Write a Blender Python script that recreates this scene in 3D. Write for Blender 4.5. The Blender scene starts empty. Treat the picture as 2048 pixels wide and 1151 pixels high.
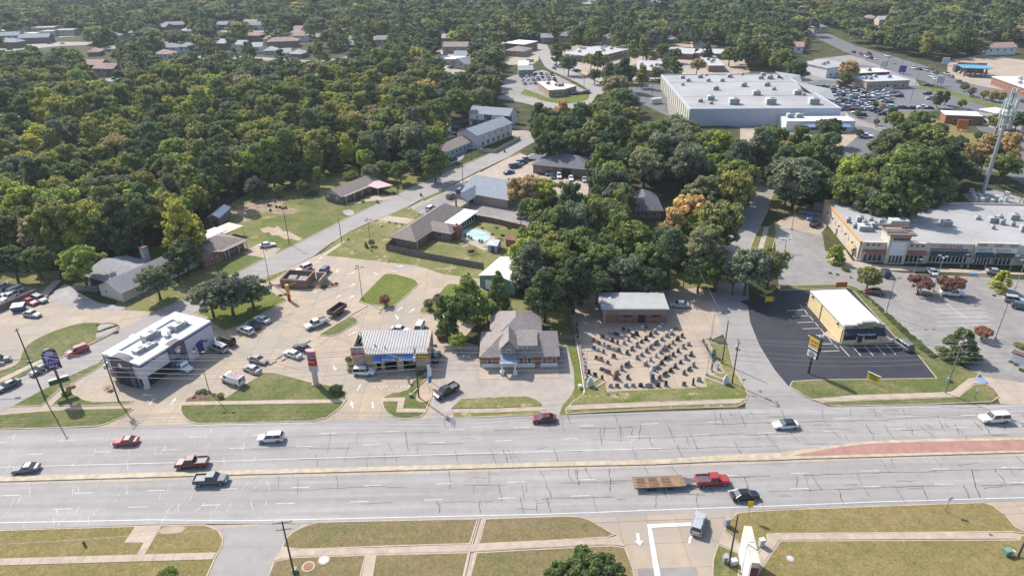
import bpy, math, random
import numpy as np
from mathutils import Vector, Matrix

random.seed(7)
rng = np.random.default_rng(7)
SC = bpy.context.scene
COL = SC.collection
PI = math.pi

# ------------------------------------------------------------------ camera
CAM_H, FOC, PITCH, ROLL = 83.0, 1365.0, math.radians(27.5), math.radians(-1.0)
_R0 = Vector((1, 0, 0))
_U0 = Vector((0, math.sin(PITCH), math.cos(PITCH)))
_F = Vector((0, math.cos(PITCH), -math.sin(PITCH)))
_R = math.cos(ROLL) * _R0 + math.sin(ROLL) * _U0
_U = -math.sin(ROLL) * _R0 + math.cos(ROLL) * _U0
cd = bpy.data.cameras.new('camera')
cam = bpy.data.objects.new('camera', cd)
COL.objects.link(cam)
cam.matrix_world = Matrix(((_R.x, _U.x, -_F.x, 0), (_R.y, _U.y, -_F.y, 0), (_R.z, _U.z, -_F.z, CAM_H), (0, 0, 0, 1)))
cd.sensor_width = 36
cd.lens = FOC / 2048 * 36
cd.clip_end = 6000
cd.clip_start = 1
SC.camera = cam

# ------------------------------------------------------------------ light
SUN_AZ = math.radians(133)      # where the sun stands, measured from +X towards +Y
SUN_EL = math.radians(45)
w = bpy.data.worlds.new('World')
SC.world = w
w.use_nodes = True
nt = w.node_tree
bg = nt.nodes['Background']
sky = nt.nodes.new('ShaderNodeTexSky')
sky.sky_type = 'NISHITA'
sky.sun_disc = False
sky.sun_elevation = SUN_EL
sky.sun_rotation = math.radians(90) - SUN_AZ
sky.dust_density = 1.5
nt.links.new(sky.outputs[0], bg.inputs[0])
bg.inputs[1].default_value = 0.15
sl = bpy.data.lights.new('sun', 'SUN')
sl.energy = 4.2
sl.angle = math.radians(0.5)
sl.color = (1.0, 0.95, 0.88)
sun = bpy.data.objects.new('sun', sl)
COL.objects.link(sun)
_sd = Vector((math.cos(SUN_AZ) * math.cos(SUN_EL), math.sin(SUN_AZ) * math.cos(SUN_EL), math.sin(SUN_EL)))
sun.rotation_euler = _sd.to_track_quat('Z', 'Y').to_euler()
SC.view_settings.view_transform = 'Standard'
SC.view_settings.look = 'None'
SC.view_settings.gamma = 1
SC.view_settings.exposure = 0.72
SC.view_settings.use_curve_mapping = False
SC.cycles.max_bounces = 6
SC.cycles.diffuse_bounces = 3
SC.cycles.glossy_bounces = 2
SC.cycles.transmission_bounces = 2
SC.cycles.volume_bounces = 0
SC.cycles.transparent_max_bounces = 4
SC.cycles.caustics_reflective = False
SC.cycles.caustics_refractive = False

# ------------------------------------------------------------------ survey: pixel of the photo + height -> place on the ground
def G(x, y, z=0.0):
	d = _R * (x - 1024) - _U * (y - 575.5) + _F * FOC
	t = (z - CAM_H) / d.z
	return Vector((d.x * t, d.y * t))

def PX(x, y, z):
	"""where a place shows in the photo (arrays)"""
	p = np.stack([x, y, z - CAM_H], -1)
	a = p @ np.array(_R); b = p @ np.array(_U); c = p @ np.array(_F)
	c = np.maximum(c, 1e-3)
	return 1024 + FOC * a / c, 575.5 - FOC * b / c

def height_at(px, py, base):
	"""height of the point at pixel px,py standing over ground pixel base"""
	b = G(*base)
	d = _R * (px - 1024) - _U * (py - 575.5) + _F * FOC
	t = b.y / d.y
	return CAM_H + d.z * t

# ------------------------------------------------------------------ materials
MATS = {}
GF = .80
def lin(c):
	return tuple(((v / 255) / 12.92 if v / 255 <= .04045 else (((v / 255) + .055) / 1.055) ** 2.4) for v in c)

def nodes_of(name):
	m = bpy.data.materials.new(name)
	m.use_nodes = True
	t = m.node_tree
	return m, t, t.nodes['Principled BSDF']

def noise(t, vec, scale, detail=4, rough=.6):
	n = t.nodes.new('ShaderNodeTexNoise')
	n.inputs['Scale'].default_value = scale
	n.inputs['Detail'].default_value = detail
	n.inputs['Roughness'].default_value = rough
	t.links.new(vec, n.inputs['Vector'])
	return n.outputs['Fac']

def ramp(t, fac, stops):
	r = t.nodes.new('ShaderNodeValToRGB')
	e = r.color_ramp.elements
	while len(e) < len(stops): e.new(.5)
	for k, (p, c) in enumerate(stops):
		e[k].position = p; e[k].color = (*c, 1)
	t.links.new(fac, r.inputs[0])
	return r.outputs[0]

def mixc(t, fac, a, b, mode='MIX'):
	m = t.nodes.new('ShaderNodeMix'); m.data_type = 'RGBA'; m.blend_type = mode
	for sock, v in ((m.inputs[0], fac), (m.inputs[6], a), (m.inputs[7], b)):
		if isinstance(v, (int, float)): sock.default_value = v
		elif isinstance(v, tuple): sock.default_value = (*v, 1)
		else: t.links.new(v, sock)
	return m.outputs[2]

def mat(name, col, rough=.8, var=.12, scale=.8, metal=0, bump=0, fine=6.0, stretch=None, spec=None, obj=False):
	"""procedural surface: base colour broken up by a coarse and a fine noise"""
	if name in MATS: return MATS[name]
	col = tuple(v * GF for v in col)
	m, t, b = nodes_of(name)
	if obj:
		src = t.nodes.new('ShaderNodeTexCoord').outputs['Object']
	else:
		src = t.nodes.new('ShaderNodeNewGeometry').outputs['Position']
	if stretch:
		mp = t.nodes.new('ShaderNodeMapping'); mp.inputs['Rotation'].default_value = (0, 0, stretch[0]); mp.inputs['Scale'].default_value = (stretch[1], stretch[2], 1)
		t.links.new(src, mp.inputs[0]); src2 = mp.outputs[0]
	else: src2 = src
	f1 = noise(t, src2, scale); f2 = noise(t, src, fine, 3)
	lo = tuple(c * (1 - var * 1.8) for c in col); hi = tuple(min(1, c * (1 + var * 1.8)) for c in col)
	c1 = ramp(t, f1, [(.25, lo), (.75, hi)])
	g = ramp(t, f2, [(.3, (1 - var,) * 3), (.7, (1 + var * .8,) * 3)])
	c = mixc(t, 1.0, c1, g, 'MULTIPLY')
	t.links.new(c, b.inputs['Base Color'])
	b.inputs['Roughness'].default_value = rough
	b.inputs['Metallic'].default_value = metal
	if spec is not None: b.inputs['Specular IOR Level'].default_value = spec
	if bump:
		bp = t.nodes.new('ShaderNodeBump'); bp.inputs['Strength'].default_value = bump; bp.inputs['Distance'].default_value = .05
		t.links.new(f2, bp.inputs['Height']); t.links.new(bp.outputs[0], b.inputs['Normal'])
	MATS[name] = m
	return m

def grass_mat(name, a, b_, dry, dryness=.5, stripe=None, bare=(.45, .33, .22), bare_at=None):
	a, b_, dry, bare = (tuple(v * GF for v in q) for q in (a, b_, dry, bare))
	m, t, b = nodes_of(name)
	src = t.nodes.new('ShaderNodeNewGeometry').outputs['Position']
	f1 = noise(t, src, .12, 5, .65); f2 = noise(t, src, .7, 5, .7); f3 = noise(t, src, 5, 3, .7)
	base = ramp(t, f2, [(.3, a), (.7, b_)])
	d = ramp(t, f1, [(max(.02, .62 - dryness * .4), (0, 0, 0)), (min(.98, .80 - dryness * .25), (1, 1, 1))])
	d2 = ramp(t, f2, [(.3, (.25,) * 3), (.7, (1, 1, 1))])
	dd = mixc(t, 1.0, d, d2, 'MULTIPLY')
	c = mixc(t, dd, base, dry)
	if bare_at:
		f4 = noise(t, src, .2, 6, .75)
		c = mixc(t, ramp(t, f4, [(bare_at, (0, 0, 0)), (bare_at + .06, (1, 1, 1))]), c, bare)
	c = mixc(t, 1.0, c, ramp(t, f3, [(.3, (.62,) * 3), (.7, (1.32,) * 3)]), 'MULTIPLY')
	f7 = noise(t, src, 1.7, 6, .8)
	c = mixc(t, 1.0, c, ramp(t, f7, [(.3, (.74,) * 3), (.7, (1.2,) * 3)]), 'MULTIPLY')
	if stripe:
		wv = t.nodes.new('ShaderNodeTexWave'); wv.inputs['Scale'].default_value = .28; wv.inputs['Distortion'].default_value = 2.5; wv.inputs['Detail Scale'].default_value = .6
		mp = t.nodes.new('ShaderNodeMapping'); mp.inputs['Rotation'].default_value = (0, 0, stripe)
		t.links.new(src, mp.inputs[0]); t.links.new(mp.outputs[0], wv.inputs[0])
		c = mixc(t, 1.0, c, ramp(t, wv.outputs['Fac'], [(.2, (.93,) * 3), (.8, (1.07,) * 3)]), 'MULTIPLY')
	t.links.new(c, b.inputs['Base Color']); b.inputs['Roughness'].default_value = .95; b.inputs['Specular IOR Level'].default_value = .1
	bp = t.nodes.new('ShaderNodeBump'); bp.inputs['Strength'].default_value = .6; bp.inputs['Distance'].default_value = .08
	t.links.new(f3, bp.inputs['Height']); t.links.new(bp.outputs[0], b.inputs['Normal'])
	MATS[name] = m
	return m

def paving_mat(name, col, stain=.2, joint=None, rough=.85, tracks=None, patch=None):
	"""concrete or asphalt: blotches, fine grain, optional sawn joints and wheel tracks running along an angle"""
	col = tuple(v * GF for v in col)
	if patch: patch = tuple(v * GF for v in patch)
	m, t, b = nodes_of(name)
	src = t.nodes.new('ShaderNodeNewGeometry').outputs['Position']
	f1 = noise(t, src, .09, 6, .7); f2 = noise(t, src, .5, 6, .7); f3 = noise(t, src, 9, 2, .6)
	c = ramp(t, f1, [(.3, tuple(v * (1 - stain) for v in col)), (.7, tuple(v * (1 + stain * .6) for v in col))])
	c = mixc(t, 1.0, c, ramp(t, f2, [(.25, (1 - stain * .9,) * 3), (.6, (1.04,) * 3)]), 'MULTIPLY')
	c = mixc(t, 1.0, c, ramp(t, f3, [(.3, (.94,) * 3), (.7, (1.06,) * 3)]), 'MULTIPLY')
	f6 = noise(t, src, .23, 8, .8)
	c = mixc(t, 1.0, c, ramp(t, f6, [(.28, (1 - stain * 2,) * 3), (.42, (1, 1, 1))]), 'MULTIPLY')
	if patch:
		f5 = noise(t, src, .055, 3, .5)
		c = mixc(t, ramp(t, f5, [(.5, (0, 0, 0)), (.56, (1, 1, 1))]), c, patch)
	if tracks:
		mp = t.nodes.new('ShaderNodeMapping'); mp.inputs['Rotation'].default_value = (0, 0, tracks[0]); mp.inputs['Scale'].default_value = (.012, tracks[1], 1)
		t.links.new(src, mp.inputs[0])
		f4 = noise(t, mp.outputs[0], 1.0, 4, .6)
		c = mixc(t, 1.0, c, ramp(t, f4, [(.3, (1 - tracks[2],) * 3), (.7, (1 + tracks[2],) * 3)]), 'MULTIPLY')
	if joint:
		br = t.nodes.new('ShaderNodeTexBrick'); br.offset = 0; br.inputs['Scale'].default_value = 1
		br.inputs['Brick Width'].default_value = joint[1]; br.inputs['Row Height'].default_value = joint[1]; br.inputs['Mortar Size'].default_value = .08
		br.inputs['Mortar Smooth'].default_value = .5
		br.inputs['Color1'].default_value = (1, 1, 1, 1); br.inputs['Color2'].default_value = (.9, .9, .9, 1); br.inputs['Mortar'].default_value = (.70, .68, .66, 1)
		mp = t.nodes.new('ShaderNodeMapping'); mp.inputs['Rotation'].default_value = (0, 0, joint[0])
		t.links.new(src, mp.inputs[0]); t.links.new(mp.outputs[0], br.inputs['Vector'])
		c = mixc(t, 1.0, c, br.outputs['Color'], 'MULTIPLY')
	t.links.new(c, b.inputs['Base Color']); b.inputs['Roughness'].default_value = rough; b.inputs['Specular IOR Level'].default_value = .3
	MATS[name] = m
	return m

def leaf_mat(name, cols, trans=.4):
	"""foliage: colour varies by leaf clump and by tree"""
	m, t, b = nodes_of(name)
	g = t.nodes.new('ShaderNodeNewGeometry'); oi = t.nodes.new('ShaderNodeObjectInfo')
	tc = t.nodes.new('ShaderNodeTexCoord').outputs['Object']
	f = noise(t, tc, .45, 3, .6)
	c = ramp(t, f, [(.3, cols[0]), (.5, cols[1]), (.7, cols[2])])
	c = mixc(t, 1.0, c, ramp(t, g.outputs['Random Per Island'], [(0, (.5,) * 3), (.6, (1,) * 3), (1, (1.75,) * 3)]), 'MULTIPLY')
	c = mixc(t, 1.0, c, ramp(t, oi.outputs['Random'], [(0, (.74, .76, .8)), (.5, (1, 1, 1)), (1, (1.32, 1.2, .95))]), 'MULTIPLY')
	t.links.new(c, b.inputs['Base Color']); b.inputs['Roughness'].default_value = .75; b.inputs['Specular IOR Level'].default_value = .12
	tr = t.nodes.new('ShaderNodeBsdfTranslucent'); t.links.new(c, tr.inputs[0])
	mx = t.nodes.new('ShaderNodeMixShader'); mx.inputs[0].default_value = trans
	t.links.new(b.outputs[0], mx.inputs[1]); t.links.new(tr.outputs[0], mx.inputs[2])
	t.links.new(mx.outputs[0], t.nodes['Material Output'].inputs[0])
	MATS[name] = m
	return m

# ------------------------------------------------------------------ mesh builder
class MB:
	def __init__(s): s.v = []; s.f = []; s.m = []
	def add(s, vs, fs, mi=0):
		n = len(s.v); s.v += [tuple(v) for v in vs]; s.f += [tuple(i + n for i in f) for f in fs]; s.m += [mi] * len(fs); return s
	def box(s, x0, y0, z0, x1, y1, z1, mi=0, rz=0, c=None):
		vs = [(x0, y0, z0), (x1, y0, z0), (x1, y1, z0), (x0, y1, z0), (x0, y0, z1), (x1, y0, z1), (x1, y1, z1), (x0, y1, z1)]
		if rz:
			cx, cy = c or ((x0 + x1) / 2, (y0 + y1) / 2); k, q = math.cos(rz), math.sin(rz)
			vs = [(cx + (a - cx) * k - (b - cy) * q, cy + (a - cx) * q + (b - cy) * k, d) for a, b, d in vs]
		return s.add(vs, [(0, 3, 2, 1), (4, 5, 6, 7), (0, 1, 5, 4), (1, 2, 6, 5), (2, 3, 7, 6), (3, 0, 4, 7)], mi)
	def prism(s, poly, z0, z1, mi=0, bottom=False):
		n = len(poly); vs = [(p[0], p[1], z0) for p in poly] + [(p[0], p[1], z1) for p in poly]
		fs = [(i, (i + 1) % n, (i + 1) % n + n, i + n) for i in range(n)] + [tuple(range(n, 2 * n))]
		if bottom: fs.append(tuple(range(n - 1, -1, -1)))
		return s.add(vs, fs, mi)
	def sheet(s, poly, z, mi=0):
		return s.add([(p[0], p[1], z) for p in poly], [tuple(range(len(poly)))], mi)
	def tube(s, p0, p1, r0, r1=None, n=6, mi=0, cap=True):
		r1 = r0 if r1 is None else r1; p0 = Vector(p0); p1 = Vector(p1); d = (p1 - p0).normalized()
		a = d.orthogonal().normalized(); b = d.cross(a); vs = []
		for p, r in ((p0, r0), (p1, r1)):
			for k in range(n): q = 2 * PI * k / n; vs.append(p + a * (r * math.cos(q)) + b * (r * math.sin(q)))
		fs = [(k, (k + 1) % n, (k + 1) % n + n, k + n) for k in range(n)]
		if cap: fs += [tuple(range(n - 1, -1, -1)), tuple(range(n, 2 * n))]
		return s.add(vs, fs, mi)
	def ball(s, c, rx, ry, rz, nu=8, nv=5, mi=0):
		vs = [(c[0], c[1], c[2] - rz)]
		for j in range(1, nv):
			q = PI * j / nv - PI / 2
			for k in range(nu): u = 2 * PI * k / nu; vs.append((c[0] + rx * math.cos(q) * math.cos(u), c[1] + ry * math.cos(q) * math.sin(u), c[2] + rz * math.sin(q)))
		vs.append((c[0], c[1], c[2] + rz)); fs = [(0, 1 + (k + 1) % nu, 1 + k) for k in range(nu)]
		for j in range(nv - 2):
			for k in range(nu): a = 1 + j * nu; fs.append((a + k, a + (k + 1) % nu, a + nu + (k + 1) % nu, a + nu + k))
		a = 1 + (nv - 2) * nu; fs += [(a + k, a + (k + 1) % nu, len(vs) - 1) for k in range(nu)]
		return s.add(vs, fs, mi)
	def loft(s, rings, mi=0, cap=True):
		n = len(rings[0]); vs = [p for r in rings for p in r]; fs = []
		for j in range(len(rings) - 1):
			for k in range(n): fs.append((j * n + k, j * n + (k + 1) % n, (j + 1) * n + (k + 1) % n, (j + 1) * n + k))
		if cap: fs += [tuple(range(n - 1, -1, -1)), tuple(range(len(vs) - n, len(vs)))]
		return s.add(vs, fs, mi)
	def mesh(s, name, mats, smooth=False):
		me = bpy.data.meshes.new(name); me.from_pydata(s.v, [], s.f)
		for m in (mats if isinstance(mats, (list, tuple)) else [mats]): me.materials.append(m)
		if any(s.m): me.polygons.foreach_set('material_index', s.m)
		if smooth: me.polygons.foreach_set('use_smooth', [True] * len(s.f))
		me.update()
		return me
	def build(s, name, mats, parent=None, loc=None, rz=0, smooth=False, **kw):
		o = bpy.data.objects.new(name, s.mesh(name, mats, smooth)); COL.objects.link(o)
		if parent: o.parent = parent
		if loc is not None: o.location = (loc[0], loc[1], loc[2] if len(loc) > 2 else 0)
		o.rotation_euler.z = rz
		return tag(o, **kw)

def tag(o, label=None, cat=None, group=None, kind=None):
	if label: o['label'] = label
	if cat: o['category'] = cat
	if group: o['group'] = group
	if kind: o['kind'] = kind
	return o

def thing(name, label, cat, loc=(0, 0), rz=0, group=None):
	o = bpy.data.objects.new(name, None); COL.objects.link(o); o.empty_display_size = .5
	o.location = (loc[0], loc[1], loc[2] if len(loc) > 2 else 0); o.rotation_euler.z = rz
	return tag(o, label, cat, group)

def copy_tree(o, parent=None, label=None):
	c = o.copy(); COL.objects.link(c)
	if parent: c.parent = parent
	if label: c['label'] = label
	for ch in list(o.children): copy_tree(ch, c)
	return c

def inst(name, me, parent, loc=(0, 0, 0), rz=0, **kw):
	o = bpy.data.objects.new(name, me); COL.objects.link(o); o.parent = parent; o.location = loc; o.rotation_euler.z = rz
	return tag(o, **kw)

def text_mesh(s, size, m, extrude=.03):
	cu = bpy.data.curves.new('lettering', 'FONT'); cu.body = s; cu.size = size; cu.extrude = extrude; cu.align_x = 'CENTER'; cu.align_y = 'CENTER'; cu.resolution_u = 2
	o = bpy.data.objects.new('lettering', cu); me = bpy.data.meshes.new_from_object(o)
	bpy.data.objects.remove(o); me.materials.clear(); me.materials.append(m); me.name = 'lettering'
	return me

def lettering(s, size, m, parent, loc, rx=PI / 2, rz=0, extrude=.03, sx=1):
	o = bpy.data.objects.new('lettering', text_mesh(s, size, m, extrude)); COL.objects.link(o)
	o.parent = parent; o.location = loc; o.rotation_euler = (rx, 0, rz); o.scale.x = sx
	return o

def offset_poly(P, d):
	"""inward offset of a polygon by d metres (mitred)"""
	P = [Vector(p[:2]) for p in P]; n = len(P)
	area = sum(P[i].x * P[(i + 1) % n].y - P[(i + 1) % n].x * P[i].y for i in range(n)); sg = 1 if area > 0 else -1; out = []
	for i in range(n):
		a = (P[i] - P[i - 1]); b = (P[(i + 1) % n] - P[i])
		if a.length < 1e-6 or b.length < 1e-6: out.append(P[i]); continue
		a.normalize(); b.normalize(); na = Vector((-a.y, a.x)) * sg; nb = Vector((-b.y, b.x)) * sg
		m = na + nb; k = max(.35, m.dot(na))
		out.append(P[i] + m * (d / k))
	return out

def smooth_px(P, k=4, closed=True):
	"""Catmull-Rom through the points"""
	P = [Vector(p) for p in P]; n = len(P); out = []
	rg = range(n) if closed else range(n - 1)
	for i in rg:
		if closed: a, b, c, d = P[i - 1], P[i], P[(i + 1) % n], P[(i + 2) % n]
		else: a, b, c, d = P[max(i - 1, 0)], P[i], P[i + 1], P[min(i + 2, n - 1)]
		for j in range(k):
			t = j / k
			out.append(.5 * ((2 * b) + (c - a) * t + (2 * a - 5 * b + 4 * c - d) * t * t + (3 * b - a - 3 * c + d) * t ** 3))
	if not closed: out.append(P[-1])
	return out
def ccw(P):
	a = sum(P[i][0] * P[(i + 1) % len(P)][1] - P[(i + 1) % len(P)][0] * P[i][1] for i in range(len(P)))
	return P if a > 0 else P[::-1]
def GP(pts): return [G(*p) for p in pts]

_pc = [0]
def patch(name, pts, m, z, smooth=0):
	_pc[0] += 1; z += (_pc[0] % 9) * .0012      # neighbouring sheets never share a plane
	P = GP(pts)
	if smooth: P = smooth_px(P, smooth)
	return MB().sheet(ccw(P), z).build(name, m, kind='structure')

def island(name, pts, m, kerb_m, smooth=3, h=.13, kw=.22, z0=0.0):
	P = GP(pts)
	if smooth: P = smooth_px(P, smooth)
	P = ccw(P); Q = offset_poly(P, kw); n = len(P)
	o = MB().sheet(Q, z0 + h - .02).build(name, m, kind='structure')
	b = MB(); vs = [(p.x, p.y, z0) for p in P] + [(p.x, p.y, z0 + h) for p in P] + [(q.x, q.y, z0 + h) for q in Q] + [(q.x, q.y, z0) for q in Q]
	fs = []
	for i in range(n):
		j = (i + 1) % n
		fs += [(i, j, n + j, n + i), (n + i, n + j, 2 * n + j, 2 * n + i), (2 * n + i, 2 * n + j, 3 * n + j, 3 * n + i)]
	b.add(vs, fs).build('kerb', kerb_m, o)
	return o

def strip_poly(P, wd):
	"""ribbon around a world polyline"""
	P = [Vector(p[:2]) for p in P]; L = []; R = []
	for i, p in enumerate(P):
		d = (P[min(i + 1, len(P) - 1)] - P[max(i - 1, 0)]).normalized(); n = Vector((-d.y, d.x)) * wd / 2
		L.append(p + n); R.append(p - n)
	return L + R[::-1]

def walk_polyline(P, step):
	"""points every step metres"""
	P = [Vector(p[:2]) for p in P]; out = [P[0]]; need = step
	for a, b in zip(P, P[1:]):
		L = (b - a).length; s = need
		while s <= L: out.append(a + (b - a) * (s / L)); s += step
		need = s - L
	return out
def slabs(par, p, q, wd, L=1.5, th=.03, z=.14):
	p = G(*p); q = G(*q); n = int((q - p).length / L); d_ = (q - p).normalized(); rz = math.atan2(d_.y, d_.x); L = (q - p).length / n
	me = MB().box(.02, -wd / 2, 0, L - .02, wd / 2, th).mesh('slab', m_walk)
	for k in range(n): c_ = p + d_ * (k * L); inst('slab', me, par, (c_.x, c_.y, z + random.uniform(0, .008)), rz)
# ------------------------------------------------------------------ ground materials
RD = math.radians(-1.6)
m_soil = grass_mat('undergrowth', (.035, .05, .018), (.07, .085, .03), (.17, .13, .075), .5)
m_lawn = grass_mat('mown_grass', (.105, .135, .035), (.16, .185, .055), (.27, .24, .11), .45, stripe=.4)
m_bright = grass_mat('bright_grass', (.12, .15, .03), (.17, .20, .045), (.25, .245, .09), .25, stripe=.7)
m_island = grass_mat('verge_grass', (.095, .125, .035), (.15, .17, .06), (.28, .23, .12), .5, stripe=0)
m_dry = grass_mat('dry_grass', (.15, .155, .045), (.23, .20, .07), (.31, .22, .11), .8, stripe=0, bare_at=.66)
m_brown = grass_mat('brown_turf', (.155, .145, .06), (.22, .185, .085), (.27, .19, .11), .7, stripe=0, bare_at=.75)
m_yard = grass_mat('yard_grass', (.12, .155, .04), (.19, .20, .065), (.33, .26, .14), .62, bare_at=.57)
m_conc = paving_mat('tan_concrete', (.45, .36, .27), .13, joint=(RD, 4.6), patch=(.385, .325, .26))
m_conc2 = paving_mat('pale_concrete', (.46, .38, .30), .10, joint=(RD, 3.0))
m_main = paving_mat('worn_road', (.335, .312, .292), .10, tracks=(RD, .42, .17))
m_street = paving_mat('side_street_paving', (.325, .30, .28), .10, tracks=(math.radians(-62), .5, .09))
m_greylot = paving_mat('grey_asphalt', (.30, .28, .26), .22)
m_lotb = paving_mat('weathered_asphalt', (.40, .345, .30), .2)
m_black = paving_mat('sealed_asphalt', (.045, .046, .056), .25, rough=.7)
m_dark = paving_mat('dark_asphalt', (.16, .157, .158), .15)
m_gravel = paving_mat('gravel', (.38, .36, .35), .3)
m_dirt = paving_mat('bare_dirt', (.45, .34, .24), .25)
m_mulch = mat('mulch', (.19, .10, .07), .95, .3, 1.2, fine=12)
m_kerb = mat('kerb_concrete', (.46, .36, .26), .8, .14, .6)
m_kerby = mat('kerb_yellowed', (.47, .385, .27), .8, .16, .7)
m_walk = mat('walk_concrete', (.44, .35, .27), .85, .12, .5)
m_white = mat('road_paint', (.70, .69, .67), .7, .1, 2); m_fade = mat('worn_paint', (.62, .58, .54), .8, .2, 2)
m_yellow = mat('faded_yellow_paint', (.58, .44, .22), .8, .15, 1.5)
m_blue = mat('blue_paint', (.18, .32, .62), .7, .1, 2)
m_tar = mat('crack_tar', (.055, .053, .055), .6, .1)
m_brick = mat('brick_paving', (.37, .195, .155), .85, .12, .5, fine=9)
m_tank = mat('pool_cover', (.42, .62, .55), .35, .12, .4)

# one sheet of ground to the horizon
MB().sheet([(-2800, -200), (2800, -200), (2800, 3400), (-2800, 3400)], 0).build('ground', m_soil, kind='structure')
Z = .012
# far clearings first, near ones above
patch('retail_parking_west', [(1250, 172), (1322, 168), (1350, 195), (1392, 232), (1335, 232), (1292, 212), (1262, 196)], m_dark, Z)
patch('retail_yard', [(1322, 150), (1655, 150), (1720, 235), (1790, 262), (1700, 268), (1500, 258), (1340, 235)], m_greylot, Z)
patch('retail_parking_lot', [(1600, 172), (1640, 160), (1834, 172), (1900, 180), (1955, 202), (2150, 250), (2150, 300), (1960, 262), (1917, 214), (1835, 226), (1802, 241), (1789, 262), (1700, 232), (1660, 205)], m_dark, Z * 2)
patch('retail_south_parking', [(1640, 262), (1700, 250), (1790, 262), (1770, 300), (1690, 318), (1600, 300)], m_dark, Z * 2)
patch('retail_back_drive', [(1480, 256), (1640, 252), (1720, 268), (1650, 330), (1480, 300)], m_conc, Z * 3)
patch('east_drive', [(1860, 262), (1935, 262), (2150, 300), (2150, 420), (2000, 345), (1830, 318)], m_dark, Z)
patch('verge', [(1865, 245), (1905, 250), (2030, 302), (1990, 315), (1900, 296), (1838, 276)], m_dry, Z * 3)
patch('verge', [(1800, 224), (1850, 230), (1905, 250), (1895, 258), (1840, 246)], m_dry, Z * 3)
patch('gas_station_forecourt', [(1895, 122), (1960, 110), (2150, 132), (2150, 205), (2040, 200), (1895, 160)], m_conc, Z)
patch('fast_food_lot', [(1630, 118), (1700, 110), (1760, 128), (1825, 150), (1840, 172), (1640, 170), (1600, 140)], m_greylot, Z)
patch('highway', [(1640, 60), (1690, 82), (1712, 92), (1755, 104), (1848, 131), (1901, 155), (1955, 171), (2048, 187), (2200, 215), (2200, 262), (2048, 226), (1955, 201), (1882, 173), (1802, 150), (1757, 131), (1687, 103), (1600, 60)], m_dark, Z * 4)
patch('highway_verge', [(1834, 171), (1900, 181), (2048, 226), (2200, 262), (2200, 272), (2048, 236), (1890, 188), (1830, 176)], m_lawn, Z * 5)
patch('cross_road', [(1600, 142), (1700, 128), (1760, 133), (1700, 136), (1640, 146)], m_dark, Z * 3)
patch('tower_compound', [(1925, 388), (1990, 380), (2060, 400), (2080, 432), (1960, 425)], m_gravel, Z)
patch('tower_track', [(1890, 407), (1960, 415), (2200, 440), (2200, 455), (1960, 430), (1890, 412)], m_conc, Z * 2)
patch('lawn', [(1860, 405), (1930, 412), (2100, 440), (2100, 470), (1880, 450)], m_island, Z * 1.5)
# the side street running away from the main road
patch('side_street', [(-150, 830), (-60, 798), (0, 771), (62, 746), (130, 712), (173, 692), (240, 659), (313, 624), (382, 593), (463, 552), (530, 518), (617, 476), (700, 434), (800, 386), (870, 356), (922, 333), (977, 309), (1030, 284), (1050, 272), (1070, 262), (1085, 268), (1068, 284), (1040, 300), (1020, 312), (956, 342), (904, 368), (886, 380), (841, 399), (820, 411), (776, 430), (754, 439), (698, 463), (662, 486), (626, 513), (574, 538), (522, 557), (455, 591), (388, 626), (300, 671), (219, 714), (133, 754), (62, 791), (0, 824), (-60, 850), (-150, 880)], m_street, Z * 3)
for pts in ([(62, 745), (130, 711), (173, 691), (240, 658)], [(313, 623), (382, 592), (463, 551), (530, 517.5)], [(562, 503), (617, 475.5), (700, 433.5), (775, 398)], [(800, 385.5), (870, 355.5), (922, 332.5), (977, 308.5), (1030, 283.5)], [(388, 626), (455, 591), (522, 557.5), (574, 538)], [(665, 484.5), (698, 463.5), (740, 444)], [(956, 342.5), (1000, 322), (1020, 312.5)], [(904, 368.5), (945, 348)]):
	kb = MB().prism(ccw(strip_poly(GP(pts), .3)), 0, .15).build('kerb', m_kerb, kind='structure')
patch('east_walk', [(642, 510), (686, 482), (690, 484), (650, 512)], m_walk, Z * 3.2); patch('east_walk', [(905, 371), (950, 348), (1010, 318), (1014, 320), (955, 351), (912, 373)], m_walk, Z * 3.2); patch('roadside_grass', [(958, 343), (1020, 313), (1040, 302), (1044, 305), (1012, 318), (962, 344)], m_island, Z * 3.1)
patch('roadside_walk', [(812, 422), (842, 404), (886, 381), (904, 369), (915, 373), (845, 409), (822, 421)], m_conc, Z * 3.05); patch('roadside_grass', [(842, 399), (886, 380), (892, 383), (850, 401), (838, 402)], m_island, Z * 3.4); patch('roadside_grass', [(775, 430), (812, 412), (826, 418), (848, 432), (834, 437)], m_yard, Z * 3.1)
# curving road past the church
cr = smooth_px([G(*p) for p in [(1078, 86), (1084, 100), (1096, 116), (1110, 135), (1140, 149), (1176, 166), (1196, 180), (1200, 192), (1192, 203), (1160, 210), (1110, 212), (1050, 200), (1000, 192)]], 5, False)
MB().sheet(ccw(strip_poly(cr, 12)), Z * 3).build('curving_road', m_street, kind='structure')
patch('church_lot', [(1030, 150), (1085, 140), (1112, 150), (1170, 180), (1180, 192), (1120, 200), (1040, 196), (1000, 185), (985, 168)], m_greylot, Z)
patch('church_lawn', [(1050, 178), (1098, 196), (1150, 186), (1178, 183), (1184, 194), (1165, 205), (1110, 205), (1040, 188)], m_bright, Z * 2)
patch('west_clinic_lot', [(1000, 78), (1075, 90), (1078, 120), (1066, 128), (1018, 130), (990, 110)], m_conc, Z)
patch('clinic_parking', [(1110, 96), (1230, 80), (1480, 95), (1500, 145), (1330, 160), (1215, 172), (1150, 140)], m_conc, Z)
patch('clinic_verge', [(1100, 100), (1112, 98), (1130, 128), (1195, 165), (1215, 180), (1205, 182), (1150, 152), (1112, 134)], m_island, Z * 2)
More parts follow.
